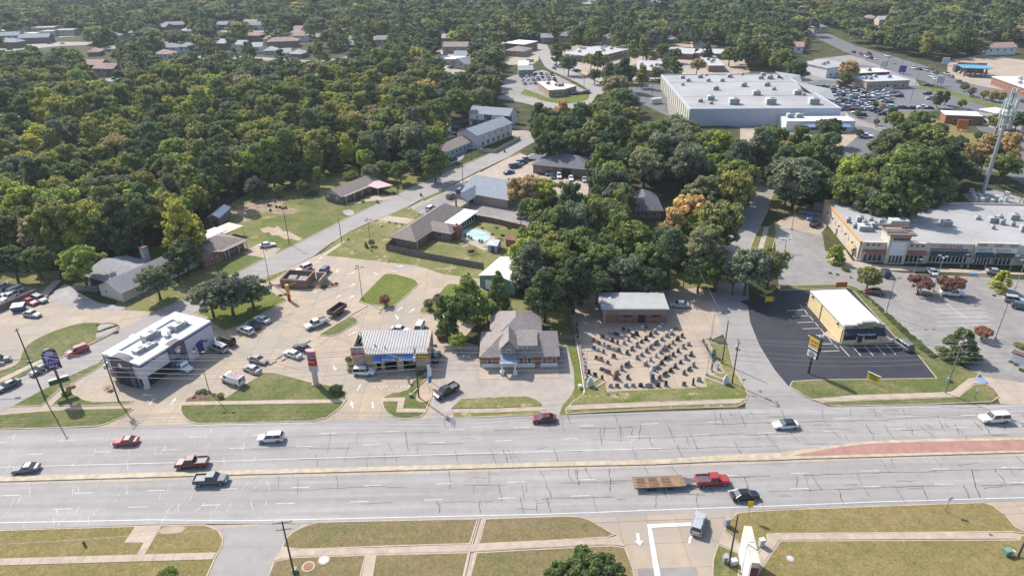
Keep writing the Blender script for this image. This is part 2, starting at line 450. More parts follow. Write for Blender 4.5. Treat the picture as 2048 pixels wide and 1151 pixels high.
patch('shop_lot', [(850, 92), (880, 88), (955, 100), (955, 160), (880, 150), (868, 120)], m_conc, Z)
for P in ([(0, 96), (60, 88), (120, 84), (185, 84), (185, 90), (120, 92), (60, 98), (0, 104)], [(30, 76), (80, 73), (150, 70), (150, 73), (80, 77), (30, 80)], [(190, 98), (330, 76), (430, 60), (620, 62), (620, 66), (440, 64), (330, 80), (200, 103)], [(320, 122), (400, 112), (480, 112), (640, 122), (700, 112), (800, 100), (830, 104), (700, 118), (650, 128), (480, 118), (400, 118), (330, 128)], [(210, 158), (250, 152), (262, 164), (225, 172)], [(830, 104), (845, 104), (880, 135), (870, 142), (850, 125)]):
	patch('estate_road', P, m_greylot, Z)
patch('lane', [(-60, 236), (0, 240), (90, 225), (95, 218), (0, 230), (-60, 228)], m_street, Z * 2)
# west wood side: yards left of the side street
patch('yard', [(232, 590), (300, 572), (382, 545), (400, 520), (470, 455), (440, 420), (500, 385), (590, 350), (660, 335), (860, 345), (935, 325), (977, 306), (870, 358), (700, 436), (530, 519), (382, 594), (313, 624), (235, 621)], m_yard, Z)
patch('lawn', [(590, 408), (720, 430), (790, 392), (985, 306), (940, 322), (880, 345), (810, 372), (700, 372), (640, 392)], m_island, Z * 1.5, 2)
patch('lawn', [(520, 440), (600, 425), (770, 405), (700, 436), (612, 480), (560, 500), (530, 470)], m_lawn, Z * 1.5)
patch('lawn', [(440, 530), (500, 508), (533, 516), (463, 552), (420, 555)], m_lawn, Z * 2)
patch('lawn', [(280, 500), (330, 492), (335, 520), (275, 520)], m_bright, Z * 1.5, 2)
patch('bare_patch', [(520, 458), (536, 453), (548, 456), (556, 452), (566, 462), (580, 464), (604, 477), (598, 482), (582, 477), (570, 478), (556, 470), (544, 471), (538, 464), (528, 466)], m_dirt, Z * 2.5)
patch('bare_patch', [(462, 418), (500, 405), (545, 398), (575, 400), (560, 412), (600, 420), (570, 430), (530, 424), (500, 432), (470, 430)], mat('dry_litter', (.30, .22, .14), .95, .3, .5), Z * 2.4, 2)
patch('bare_patch', [(686, 421), (705, 420), (708, 428), (698, 431), (688, 427)], m_gravel, Z * 2.5, 3)
patch('driveway', [(485, 507), (515, 488), (562, 497), (548, 510), (533, 517), (510, 512), (496, 510)], m_conc, Z * 3)
patch('driveway', [(735, 395), (768, 388), (790, 389), (776, 400), (740, 402), (700, 410), (690, 408)], m_conc, Z * 3)
patch('apartment_yard', [(884, 322), (902, 288), (935, 250), (1000, 258), (995, 272), (940, 292), (925, 318), (890, 335)], m_greylot, Z)
patch('crossing_lot', [(1020, 262), (1085, 258), (1100, 274), (1062, 286), (1030, 282)], m_conc, Z)
# dark roofed office lot and shingle office lot
patch('office_parking', [(928, 362), (948, 350), (1037, 305), (1066, 316), (1080, 350), (1180, 366), (1175, 392), (1105, 388), (1020, 368), (985, 362)], m_conc2, Z * 2)
patch('lawn', [(1085, 388), (1110, 386), (1180, 398), (1150, 430), (1085, 420)], m_island, Z)
patch('shingle_office_parking', [(803, 423), (842, 402), (904, 371), (935, 364), (1030, 395), (1110, 430), (1100, 462), (1010, 444), (938, 432), (900, 430), (848, 434)], m_greylot, Z * 2)
patch('office_forecourt', [(893, 408), (915, 403), (955, 412), (945, 424), (905, 420)], m_conc, Z * 3)
patch('ranch_lawn', [(640, 508), (668, 484), (698, 464), (755, 440), (775, 430), (822, 412), (805, 423), (850, 436), (900, 432), (940, 433), (1010, 446), (1060, 470), (1060, 545), (960, 557), (886, 548), (848, 535), (827, 530), (765, 523), (702, 516)], m_yard, Z * 1.5)
patch('north_lawn', [(642, 510), (672, 486), (720, 500), (773, 501), (830, 512), (968, 538), (960, 556), (886, 547), (848, 534), (827, 529), (765, 522), (702, 515)], m_bright, Z * 2.2)
patch('driveway', [(754, 439), (776, 431), (830, 438), (815, 448)], m_conc2, Z * 3)
patch('garden_walk', [(914, 475), (932, 475), (975, 498), (968, 501)], m_conc2, Z * 3)
patch('pool_deck', [(918, 468), (930, 458), (952, 455), (985, 468), (990, 482), (975, 492), (945, 490), (925, 478)], m_conc2, Z * 3.4, 3)
# western car lot
patch('west_lot', [(-150, 700), (-100, 640), (0, 612), (72, 588), (96, 598), (120, 608), (232, 619), (313, 623), (262, 650), (240, 660), (140, 712), (62, 748), (0, 775), (-150, 830)], m_conc, Z)
patch('west_upper_lot', [(-150, 640), (-60, 580), (0, 575), (60, 572), (80, 586), (0, 620), (-100, 660)], m_conc, Z * 1.2)
patch('west_verge', [(0, 545), (60, 545), (120, 540), (118, 560), (80, 590), (40, 575), (0, 572)], m_yard, Z)
patch('gravel_drive', [(98, 594), (130, 568), (150, 580), (200, 606), (250, 612), (236, 621), (177, 617), (110, 606)], m_gravel, Z * 2, 2)
patch('concrete_path', [(106, 562), (123, 560), (93, 593), (79, 590)], m_conc2, Z * 3)
island('west_grass_island', [(12, 738), (30, 731), (41, 720), (48, 700), (69, 681), (115, 660), (167, 646), (204, 647), (225, 646), (238, 651), (236, 660), (222, 670), (177, 692), (133, 711), (100, 727), (62, 745), (20, 763), (0, 771), (-30, 775), (-20, 750)], m_island, m_mulch, 2)
patch('west_walk', [(83, 719), (88, 723), (20, 757), (-60, 792), (-60, 780), (0, 758), (35, 741)], m_walk, .15)
patch('rock_garden', [(199, 650), (225, 649), (236, 653), (232, 662), (214, 670), (193, 677), (195, 662)], m_gravel, .17, 3)
# tan restaurant lot with its loop drive
patch('restaurant_lot', [(-150, 880), (-150, 850), (0, 824), (62, 791), (133, 754), (219, 714), (300, 671), (388, 626), (455, 591), (522, 557), (574, 538), (626, 514), (641, 507), (702, 515), (765, 522), (828, 529), (849, 535), (886, 547), (959, 557), (960, 575), (992, 600), (960, 640), (915, 690), (905, 705), (886, 738), (884, 760), (866, 800), (880, 838), (800, 841), (624, 846), (392, 849), (0, 861)], m_conc, Z)
patch('weathered_lot', [(884, 741), (893, 702), (912, 680), (955, 690), (962, 740), (1110, 742), (1128, 690), (1135, 692), (1150, 742), (1153, 765), (1144, 788), (1124, 812), (1118, 833), (1080, 834), (1000, 836), (905, 838), (866, 838), (862, 800)], m_lotb, Z * 1.6)
patch('backyard', [(955, 690), (985, 600), (1040, 600), (1130, 600), (1150, 640), (1155, 700), (1140, 690), (1110, 740), (980, 740)], m_yard, Z * 1.3)
patch('monument_lot', [(1142, 640), (1150, 600), (1190, 588), (1400, 575), (1445, 590), (1448, 640), (1446, 668), (1425, 678), (1412, 676), (1424, 700), (1446, 745), (1428, 747), (1406, 757), (1412, 772), (1216, 781), (1213, 764), (1198, 757), (1166, 757), (1152, 690)], m_conc, Z * 1.6)
patch('second_street', [(1497, 362), (1540, 362), (1550, 378), (1546, 402), (1532, 430), (1512, 470), (1498, 520), (1496, 580), (1504, 645), (1520, 690), (1534, 713), (1551, 740), (1578, 772), (1597, 786), (1622, 799), (1660, 813), (1490, 820), (1492, 800), (1490, 780), (1468, 737), (1457, 692), (1444, 664), (1430, 600), (1440, 540), (1448, 490), (1470, 450), (1490, 400)], m_street, Z * 2)
patch('shaded_yard', [(1340, 545), (1430, 545), (1435, 575), (1340, 580)], m_yard, Z)
patch('sealed_lot', [(1500, 643), (1496, 612), (1480, 602), (1550, 588), (1560, 581), (1693, 577), (1706, 581), (1769, 645), (1792, 677), (1832, 706), (1872, 755), (1631, 759), (1584, 762), (1577, 772), (1550, 740), (1533, 713), (1519, 690)], m_black, Z * 2.6)
patch('shop_walk', [(1611, 605), (1625, 604), (1692, 676), (1775, 672), (1790, 684), (1700, 690), (1678, 686), (1645, 668), (1656, 661)], m_walk, .05)
patch('mall_lot', [(1548, 452), (1600, 455), (1645, 468), (1650, 500), (1700, 530), (1800, 545), (2400, 580), (2400, 800), (2048, 811), (2003, 795), (1975, 768), (1960, 748), (1893, 711), (1861, 707), (1849, 697), (1816, 671), (1771, 629), (1740, 600), (1706, 575), (1690, 576), (1560, 582), (1556, 560)], m_greylot, Z * 1.8)
patch('mall_side_lot', [(1590, 427), (1640, 432), (1662, 440), (1640, 470), (1600, 462), (1545, 452), (1560, 440)], m_conc, Z * 2.2)
patch('mall_walk', [(1652, 510), (1690, 500), (1705, 522), (1760, 530), (2300, 560), (2300, 580), (2048, 550), (1780, 541), (1700, 535), (1655, 520)], m_walk, .12)
patch('entrance_apron', [(1962, 752), (2048, 765), (2300, 790), (2300, 806), (2048, 810), (2000, 806), (1990, 780)], m_conc2, Z * 2.4)
# grass behind the yellow shop and down its east side
island('shop_verge', [(1556, 571), (1690, 568), (1715, 575), (1740, 600), (1771, 629), (1816, 671), (1849, 697), (1862, 707), (1893, 711), (1925, 735), (1960, 748), (1945, 765), (1903, 785), (1700, 793), (1624, 799), (1597, 785), (1578, 772), (1584, 762), (1631, 759), (1872, 756), (1832, 706), (1792, 677), (1706, 582), (1690, 577), (1558, 581)], m_island, m_kerb, 0)
W_ = patch('verge_walk', [(1624, 799), (1700, 791), (1903, 784), (1937, 757), (1957, 755), (1972, 767), (1947, 767), (1916, 793), (1709, 800), (1640, 805)], m_walk, .14)
slabs(W_, (1645, 800), (1900, 789), 1.35)
patch('verge_walk', [(1945, 758), (1960, 755), (1975, 764), (1968, 768)], m_blue, .155)
island('shop_verge', [(1640, 805), (1709, 801), (1916, 793), (1947, 768), (1972, 767), (1990, 778), (2000, 793), (1984, 804), (1850, 809), (1690, 812.5), (1662, 811)], m_island, m_kerb, 0)
island('second_street_verge', [(1520, 455), (1552, 450), (1553, 470), (1545, 500), (1530, 515), (1497, 515), (1500, 495), (1510, 470)], m_island, m_kerb, 0)
patch('verge_walk', [(1528, 455), (1538, 455), (1526, 500), (1512, 512)], m_walk, .14)
patch('lawn', [(1548, 385), (1570, 390), (1630, 412), (1660, 430), (1590, 427), (1555, 425), (1535, 418)], m_island, Z * 2)
island('lot_corner_verge', [(1413, 678), (1440, 690), (1458, 692), (1468, 737), (1490, 773), (1497, 790), (1490, 806), (1474, 814), (1400, 816), (1300, 820), (1200, 824), (1133, 828), (1130, 818), (1148, 800), (1166, 788), (1166, 758), (1198, 758), (1213, 765), (1216, 782), (1412, 773), (1406, 758), (1428, 748), (1447, 745), (1424, 700)], m_yard, m_kerb, 0)
W_ = patch('lot_walk', [(1135, 812), (1200, 808), (1300, 804), (1400, 801), (1492, 797), (1480, 806), (1400, 808), (1300, 812), (1200, 816), (1133, 819)], m_walk, .14)
slabs(W_, (1140, 815.5), (1475, 803), 1.35)
patch('grass_strip', [(1134, 690), (1151, 688), (1168, 786), (1150, 800), (1148, 742)], m_bright, .03)
island('drive_verge', [(902, 817), (923, 798), (980, 795), (1052, 793), (1070, 798), (1082, 806), (1083, 812), (1000, 815)], m_yard, m_yard, 0)
patch('verge_fill', [(1110, 836), (1122, 812), (1142, 786), (1150, 740), (1172, 788), (1150, 826), (1134, 832)], m_yard, Z * .5)
patch('lot_walk', [(902, 818), (1000, 816), (1080, 812), (1092, 820), (1000, 823), (902, 824)], m_walk, .06)
island('drive_verge', [(902, 825), (1000, 823), (1080, 820), (1092, 829), (1000, 833), (905, 835)], m_yard, m_kerb, 0)
# restaurant lot islands
island('street_verge', [(21, 813), (62, 791), (133, 754), (200, 723), (213, 719), (212, 726), (200, 734), (146, 766), (140, 772), (123, 776), (83, 812)], m_island, m_walk, 0)
island('corner_verge', [(129, 785), (144, 773), (146, 786), (167, 798), (188, 803), (267, 801), (258, 808), (200, 811), (171, 812), (100, 811)], m_island, m_kerb, 0)
island('corner_verge', [(-100, 848), (0, 829), (52, 824), (125, 819), (265, 815), (268, 818), (250, 832), (208, 849), (188, 853), (100, 856), (0, 859), (-100, 864)], m_island, m_kerb, 0)
island('grass_island', [(361, 812), (361, 823), (370, 837), (392, 847), (450, 847), (624, 842), (664, 828), (689, 806), (694, 792), (685, 777), (660, 770), (628, 765), (559, 747), (539, 744), (524, 747), (480, 775), (451, 794), (440, 788), (430, 785), (410, 784), (388, 788), (372, 800)], m_island, m_kerby, 2)
W_ = patch('island_walk', [(365, 804.5), (420, 803.5), (500, 801.5), (600, 799.5), (690, 799), (688, 805.5), (600, 806), (500, 808), (420, 810), (363, 811)], m_walk, .14)
slabs(W_, (370, 807.5), (686, 802.3), 1.2)
patch('mulch_bed', [(372, 801), (389, 790), (411, 786), (430, 788), (440, 792), (420, 793), (396, 801)], m_mulch, .14, 3)
island('grass_island', [(764, 805), (767, 794), (785, 785), (814, 779), (824, 762), (840, 753), (854, 749), (856, 765), (863, 778), (864, 795), (856, 810), (852, 824), (839, 834), (806, 838), (785, 833), (769, 820)], m_island, m_kerby, 2)
patch('island_walk', [(765, 796), (811, 795), (806, 817), (853, 818), (851, 825), (792, 825), (796, 803), (766, 803)], m_walk, .14)
patch('worn_verge', [(841, 772), (852, 760), (858, 775), (862, 795), (848, 805), (832, 800), (836, 785)], m_dirt, .14, 3)
island('grass_island', [(640, 668), (666, 652), (693, 636), (705, 633), (715, 638), (714, 646), (696, 657), (678, 667), (660, 672), (645, 671)], m_island, m_kerb, 2)
MB().box(0, 0, 0, 1, 1, 1)
kb = GP([(693, 635.5), (735, 611)]); MB().prism(ccw(strip_poly(kb, .3)), 0, .15).build('kerb', m_kerb, kind='structure')
island('grass_island', [(717, 600), (740, 576), (765, 551), (775, 547.5), (790, 548), (810, 553), (828, 558), (836, 565), (835, 571), (812, 592), (788, 612), (777, 613.5), (755, 611), (734, 608), (722, 605)], m_bright, m_kerb, 2)
island('grass_island', [(880, 584), (888, 574), (897, 568.5), (911, 568), (959, 575), (990, 600), (985, 640), (950, 650), (915, 642), (882, 631), (855, 627), (838, 623), (848, 612)], m_bright, m_kerb, 2)
island('oak_island', [(392, 628), (440, 604), (480, 585), (540, 573), (566, 592), (574, 600), (542, 618), (484, 650), (449, 662), (424, 648), (412, 634)], m_bright, m_kerb, 1)
patch('mulch_bed', [(528, 577), (545, 570), (566, 584), (572, 596), (560, 596), (545, 585)], m_conc, .14)
island('street_verge', [(524, 561), (550, 548), (574, 538.5), (578, 540), (552, 556), (526, 570)], m_bright, m_kerb, 0)
patch('mulch_bed', [(538, 572), (560, 567), (600, 570), (640, 572), (665, 569), (677, 566), (676, 572), (660, 576), (630, 577), (560, 577)], m_mulch, .06)
patch('main_road', [(-400, 870), (0, 859.5), (200, 853.5), (410, 848), (624, 842.5), (660, 841), (840, 836), (1080, 831), (1130, 829), (1490, 817), (1660, 812.5), (1850, 809), (2048, 807.5), (2500, 797), (2500, 988), (2048, 1001), (1560, 1017), (1480, 1022), (1376, 1026), (1178, 1034), (1100, 1034), (660, 1043), (600, 1047), (410, 1047), (300, 1049), (0, 1058.5), (-400, 1072)], m_main, Z * 4)
# lane markings
L_A = [(-100, 888), (0, 885), (513, 870), (910, 859), (1306, 847), (1696, 836), (2048, 827), (2200, 823)]
L_B = [(-100, 913), (0, 910), (376, 898), (638, 892), (1048, 879.6), (1456, 867.5), (1853, 856), (2048, 851), (2200, 846)]
L_C = [(-100, 993), (35, 990), (325, 980), (608, 974), (1051, 963), (1198, 958), (1490, 949.6), (1778, 940), (2048, 933), (2200, 929)]
L_D = [(-100, 1024), (158, 1016.7), (457, 1008.5), (602, 1005.5), (1057, 994.5), (1206, 989.5), (1512, 980), (1803, 970), (2048, 964), (2200, 960)]
for row, ph in ((L_A, 3), (L_B, 9), (L_C, 2), (L_D, 6)):
	P = GP(row); d0 = (P[1] - P[0]).normalized()
	P[0] = P[0] - d0 * ph
	for q in walk_polyline(P, 12.19):
		MB().sheet(ccw(strip_poly([q - d0 * 1.52, q + d0 * 1.52], .15)), Z * 5 + .011).build('lane_marking', m_fade, kind='structure')
for pts, wd in (([(-50, 935), (300, 926), (600, 917), (1100, 902), (1322, 896)], .12), ([(-50, 1046), (300, 1039), (500, 1034.7 + 6), (1100, 1027.5), (1376, 1017), (1560, 1011), (1753, 1003), (2100, 993)], .14), ([(390, 843.8 + 6), (624, 845)], .1), ([(1690, 816), (2048, 811)], .1), ([(1310, 855), (1490, 826)], .01)):
	if wd > .05: MB().sheet(ccw(strip_poly(GP(pts), wd)), Z * 5 + .011).build('road_line', m_white, kind='structure')
# faded turn arrow and only marking
# median: long low island, brick where it widens
medn = [(-200, 959), (0, 954), (500, 940.5), (1100, 924.5), (1310, 920), (1440, 911), (1560, 906), (1600, 900), (1680, 890), (1750, 882), (1850, 878.5), (2048, 875.5), (2300, 871)]
meds = [(-200, 968.5), (0, 963.5), (500, 949), (1100, 933.5), (1310, 929), (1440, 923), (1560, 920), (1600, 918), (1750, 914), (1850, 911), (2048, 905), (2300, 898)]
P = GP(medn) + GP(meds)[::-1]; P = ccw(P)
md = MB().prism(P, .03, .19).build('median', m_kerby, kind='structure')
gut = strip_poly(GP([(x, y + 4.2) for x, y in meds]), .55); MB().sheet(ccw(gut), Z * 4.6 + .011).build('gutter', m_conc2, md)
bp = GP([(1585, 911.5), (1620, 905), (1659, 898), (1700, 892), (1737, 888), (1850, 884), (2048, 880), (2300, 876), (2300, 893), (2048, 901.5), (1850, 906), (1700, 910), (1620, 913)])
MB().sheet(ccw(bp), .20).build('brick_paving', m_brick, md)
# tar-filled cracks in the road
def in_road(x): return x
ck = MB()
def crack(a, b, n=7, amp=.35, wd=.07, bm=ck):
	a = G(*a); b = G(*b); d = b - a; nn = Vector((-d.y, d.x)).normalized(); off = 0; prev = None; pts = []
	for k in range(n + 1):
		off += random.uniform(-amp, amp); pts.append(a + d * (k / n) + nn * off)
	for p, q in zip(pts, pts[1:]):
		w1 = wd * random.uniform(.5, 1.5); u = (q - p).normalized(); s = Vector((-u.y, u.x)) * w1 / 2; e = u * .03
		bm.sheet(ccw([p + s - e, q + s + e, q - s + e, p - s - e]), Z * 4.6 + .011 + (len(bm.f) % 5) * .0008)
for row, (xa, xb) in (([(x, y + 3) for x, y in L_B], (500, 2048)), ([(x, y + 4) for x, y in L_A], (560, 2048)), ([(x, y + 4) for x, y in L_C], (500, 2048)), ([(x, y + 4) for x, y in L_D], (480, 2048)), ([(1300, 898), (1700, 887)], (1300, 1700)), ([(600, 918), (1300, 898)], (600, 1300))):
	xs = [p[0] for p in row]; ys = [p[1] for p in row]; x = xa
	while x < xb:
		ln = random.uniform(40, 130); y0 = float(np.interp(x, xs, ys)); y1 = float(np.interp(x + ln, xs, ys))
		if random.random() < .72: crack((x, y0), (x + ln, y1), max(4, int(ln / 14)), .12, .07)
		x += ln
def road_y(x, f):
	t_ = float(np.interp(x, [0, 1080, 2048], [860, 832, 808])); m1 = float(np.interp(x, [m[0] for m in medn], [m[1] for m in medn])); m2 = float(np.interp(x, [m[0] for m in meds], [m[1] for m in meds])); b_ = float(np.interp(x, [0, 1100, 2048], [1056, 1030, 1000]))
	return t_ + (m1 - t_) * f if f < 1 else m2 + 4 + (b_ - m2 - 4) * (f - 1)
x = 560
while x < 2060:
	f0 = random.choice([0, .25, .5, .7, 1, 1.3, 1.62]); fl = random.uniform(.18, .42) * (1.6 if random.random() < .12 else 1)
	f1 = min(f0 + fl, .98 if f0 < 1 else 1.98); sl_ = (random.uniform(-3, 12) + (x - 1000) * .012) * fl / .3
	crack((x, road_y(x, f0)), (x + sl_, road_y(x + sl_, f1)), 6, .22, random.uniform(.05, .11))
	x += random.uniform(5, 26) * (1.5 if x < 950 else .72)
for _ in range(34):
	x = random.uniform(900, 2040); f = random.uniform(.05, 1.9); ln = random.uniform(14, 50)
	crack((x, road_y(x, f)), (x + ln, road_y(x, f) - ln * .03), 5, .2, .06)
ck.build('sealed_cracks', m_tar, kind='stuff')
m_palecrack = mat('pale_crack_filler', (.62, .58, .58), .8, .1)
pk = MB()
for _ in range(60):
	x = random.uniform(-20, 560); f = random.choice([.1, .4, .7, 1.1, 1.3, 1.55, 1.8]); crack((x, road_y(x, f)), (x + random.uniform(-16, 4), road_y(x, min(f + .2, .98 if f < 1 else 1.97))), 5, .15, .06, pk)
pk.build('pale_cracks', m_palecrack, kind='stuff')
# lot joints and stains in the tan lot
jk = MB()
for a, b in (((420, 700), (700, 575)), ((500, 745), (760, 610)), ((560, 640), (820, 720)), ((430, 690), (600, 740)), ((640, 690), (742, 612)), ((660, 620), (700, 690)), ((700, 780), (790, 745)), ((0, 680), (300, 630)), ((60, 720), (290, 640))):
	crack(a, b, 12, .05, .05, jk)
jk.build('lot_joints', m_tar, kind='stuff')
# --------------------------------------------------- south side of the road
patch('south_verge', [(-300, 1070), (0, 1062), (300, 1051), (410, 1049), (1178, 1036), (1376, 1028), (1560, 1019), (2048, 1003), (2500, 990), (2500, 1600), (-300, 1600)], m_conc, Z)
island('south_grass', [(-300, 1069), (0, 1059.5), (300, 1050.5), (410, 1048.5), (436, 1058), (447, 1074), (446, 1090), (434, 1111), (416, 1150), (395, 1200), (-300, 1220)], m_dry, m_kerb, 0, h=.12)
W_ = patch('south_walk', [(-100, 1121), (0, 1117), (437, 1106), (420, 1117), (0, 1131), (-100, 1135)], m_walk, .115)
slabs(W_, (-20, 1124.5), (430, 1111.5), 1.3, z=.118)
patch('bus_stop_pad', [(249, 1085), (271, 1052), (324, 1051), (290, 1108), (275, 1109), (287, 1085)], m_walk, .118)
patch('bare_patch', [(325, 1056), (345, 1052), (370, 1054), (362, 1064), (335, 1068), (318, 1064)], m_dirt, .116, 3)
patch('south_drive', [(416, 1150), (440, 1100), (450, 1075), (440, 1055), (600, 1047), (573, 1070), (563, 1095), (548, 1123), (536, 1155), (500, 1250), (380, 1250)], m_street, Z * 3)
island('south_grass', [(573, 1074), (585, 1063), (603, 1054), (632, 1043.5), (700, 1041.5), (957, 1036.5), (941, 1088), (800, 1092), (600, 1099.5), (563, 1095)], m_brown, m_kerb, 0, h=.12)
island('south_grass', [(970, 1036.5), (1133, 1031), (1160, 1033), (1180, 1039), (1232, 1069), (1215, 1075), (1100, 1082), (956, 1088.5)], m_brown, m_kerb, 0, h=.12)
W_ = patch('south_walk', [(563, 1095), (600, 1100), (942, 1088.5), (1100, 1082.6), (1215, 1075.6), (1235, 1071), (1250, 1092), (1223, 1089), (1100, 1095), (941, 1103.5), (588, 1113), (547, 1121)], m_walk, .115)
slabs(W_, (590, 1106), (936, 1096), 1.2, z=.118); slabs(W_, (958, 1095.5), (1212, 1082), 1.1, z=.118)
island('south_grass', [(547, 1122), (588, 1113.5), (733, 1109), (720, 1160), (700, 1230), (490, 1230), (536, 1152)], m_brown, m_kerb, 0, h=.12)
island('south_grass', [(750, 1108.5), (939, 1104), (928, 1152), (915, 1230), (730, 1230)], m_brown, m_kerb, 0, h=.12)
patch('south_walk', [(733, 1108), (750, 1108), (730, 1230), (700, 1230), (724, 1150)], m_walk, .115)
island('south_grass', [(952, 1104), (1100, 1096), (1223, 1090), (1251, 1094), (1266, 1134), (1270, 1152), (1276, 1230), (925, 1230), (940, 1150)], m_brown, m_kerb, 0, h=.12)
# open drain with concrete sides
dr = MB()
for a, b in (((959.5, 1036.5), (944, 1089)), ((968, 1036.5), (954, 1089)), ((939.5, 1104), (920, 1190)), ((950, 1104), (931, 1190))):
	dr.prism(ccw(strip_poly(GP([a, b]), .22)), 0, .14)
dr.build('drain_wall', m_kerb, kind='structure')
patch('drain_bed', [(960, 1037), (968, 1037), (954, 1089), (944.5, 1089)], m_lotb, .02)
patch('drain_bed', [(940, 1104), (950, 1104), (931, 1190), (920, 1190)], m_lotb, .02)
patch('east_drive_apron', [(1133, 1031), (1376, 1026), (1544, 1019), (1473, 1025), (1447, 1061), (1436, 1085), (1424, 1118), (1422, 1180), (1420, 1250), (1276, 1250), (1270, 1152), (1232, 1070), (1180, 1039)], m_conc, Z * 3)
patch('drive_patch', [(1275, 1136), (1392, 1133), (1398, 1160), (1280, 1200)], m_greylot, Z * 4)
for P in ([(1294.5, 1048), (1382, 1044.5), (1382, 1051), (1303, 1055), (1306, 1070), (1322, 1155), (1328, 1200), (1317, 1200), (1306, 1130), (1298, 1075)],
          [(1272, 1066), (1278, 1066), (1280, 1081), (1287, 1080), (1280, 1091), (1269, 1081), (1274, 1081)],
          [(1376, 1086), (1378, 1074), (1384, 1070), (1387, 1073), (1382, 1078), (1382, 1086)]):
	MB().sheet(ccw(GP(P)), Z * 6 + .011).build('road_marking', m_white, kind='structure')
island('south_grass', [(1447, 1061), (1455, 1042), (1473, 1025), (1500, 1022), (1560, 1018.5), (1760, 1011), (1966, 1004), (1985, 1010), (2012, 1030), (2030, 1052), (2060, 1068), (2028, 1064), (1900, 1065), (1700, 1067), (1560, 1068), (1535, 1069), (1537, 1083), (1517, 1105), (1484, 1092)], m_dry, m_kerb, 0, h=.12)
W_ = patch('south_walk', [(1447, 1062), (1484, 1093), (1517, 1106), (1535, 1084), (1534, 1069), (1700, 1067.5), (1900, 1065), (2028, 1065), (2037, 1078), (1900, 1078), (1700, 1079), (1558, 1080), (1509, 1152), (1480, 1200), (1470, 1190), (1487, 1110), (1436, 1086)], m_walk, .115)
slabs(W_, (1548, 1074.3), (2028, 1071.5), 1.1, z=.118)
island('south_grass', [(1435, 1087), (1483, 1108), (1478, 1150), (1466, 1210), (1420, 1210), (1423, 1150), (1425, 1118)], m_island, m_kerb, 0, h=.12)
island('south_grass', [(1559, 1080.5), (1700, 1080), (2037, 1078.5), (2040, 1070), (2300, 1060), (2300, 1300), (1440, 1300), (1510, 1152)], m_dry, m_kerb, 0, h=.12)
patch('bare_patch', [(1448, 1108), (1455, 1106), (1462, 1118), (1472, 1128), (1464, 1133), (1452, 1128), (1444, 1118)], m_dirt, .118, 3)
patch('east_apron', [(1968, 1003), (2048, 1001), (2300, 994), (2300, 1050), (2070, 1062), (2034, 1050), (2012, 1028)], m_conc, Z * 2)

# --------------------------------------------------- painted arrows, bay lines
def mark(pts, z=Z * 3, m=m_white): MB().sheet(ccw(GP(pts)), z + .011).build('painted_marking', m, kind='structure')
def arrow(tail, head, L=2.6, wd=.9, m=None):
	a = G(*tail); b = G(*head); d = (b - a).normalized(); n = Vector((-d.y, d.x)); c = (a + b) / 2
	p = c - d * L / 2; q = c + d * .1; e = c + d * L / 2
	MB().sheet(ccw([p + n * .16, q + n * .16, q + n * wd / 2, e, q - n * wd / 2, q - n * .16, p - n * .16]), Z * 3.2 + .011).build('painted_arrow', m_fade, kind='structure')
for t_, h_ in (((300, 790), (287, 789)), ((300, 808), (309, 796)), ((343, 808), (351, 796)), ((667, 730), (672, 742)), ((715, 780), (722, 768)), ((706, 815), (702, 802)), ((745, 803), (747, 818)),
               ((638, 520), (644, 512)), ((625, 525), (640, 523)), ((673, 545), (676, 538)), ((697, 548), (710, 544)), ((697, 574), (712, 566)), ((621, 584), (636, 583)), ((672, 596), (681, 590)), ((699, 597), (707, 591)), ((748, 545), (756, 549)), ((782, 541), (792, 543)), ((793, 532), (805, 532)),
               ((797, 620), (805, 614)), ((820, 624), (829, 617)), ((792, 630), (796, 638)), ((700, 669), (712, 664))):
	arrow(t_, h_)
def lines(L, wd=.11, m=m_yellow, z=Z * 2.4):
	for P in L: MB().sheet(ccw(strip_poly(GP(P), wd)), z + .011).build('bay_line', m, kind='structure')
lines([[(535, 675 + 33), (565, 722)], [(551, 697), (580, 711)], [(569, 685), (597, 697)], [(587, 675), (648, 694)], [(648, 694), (668, 668)], [(470, 742), (495, 752)], [(546, 729), (579, 739)], [(579, 739), (568, 747)], [(404, 724), (423, 733)], [(430, 710), (446, 718)], [(392, 742), (401, 746)],
       [(652, 790), (660, 776)], [(742, 830), (728, 850 - 12)], [(718, 835), (729, 800), (745, 788), (800, 757)], [(721, 836), (732, 801), (748, 789)], [(320, 804), (345, 788)], [(583, 590), (625, 604)], [(592, 592), (600, 600)], [(690, 622), (706, 628)], [(640, 660), (610, 650)]])
lines([[(840, 552), (856, 558), (862, 566), (858, 578), (838, 600), (812, 620)]], .12)
lines([smooth_px([Vector(p) for p in [(688, 540), (712, 532), (730, 541), (726, 556), (700, 580), (686, 592)]], 4, False)], .12)
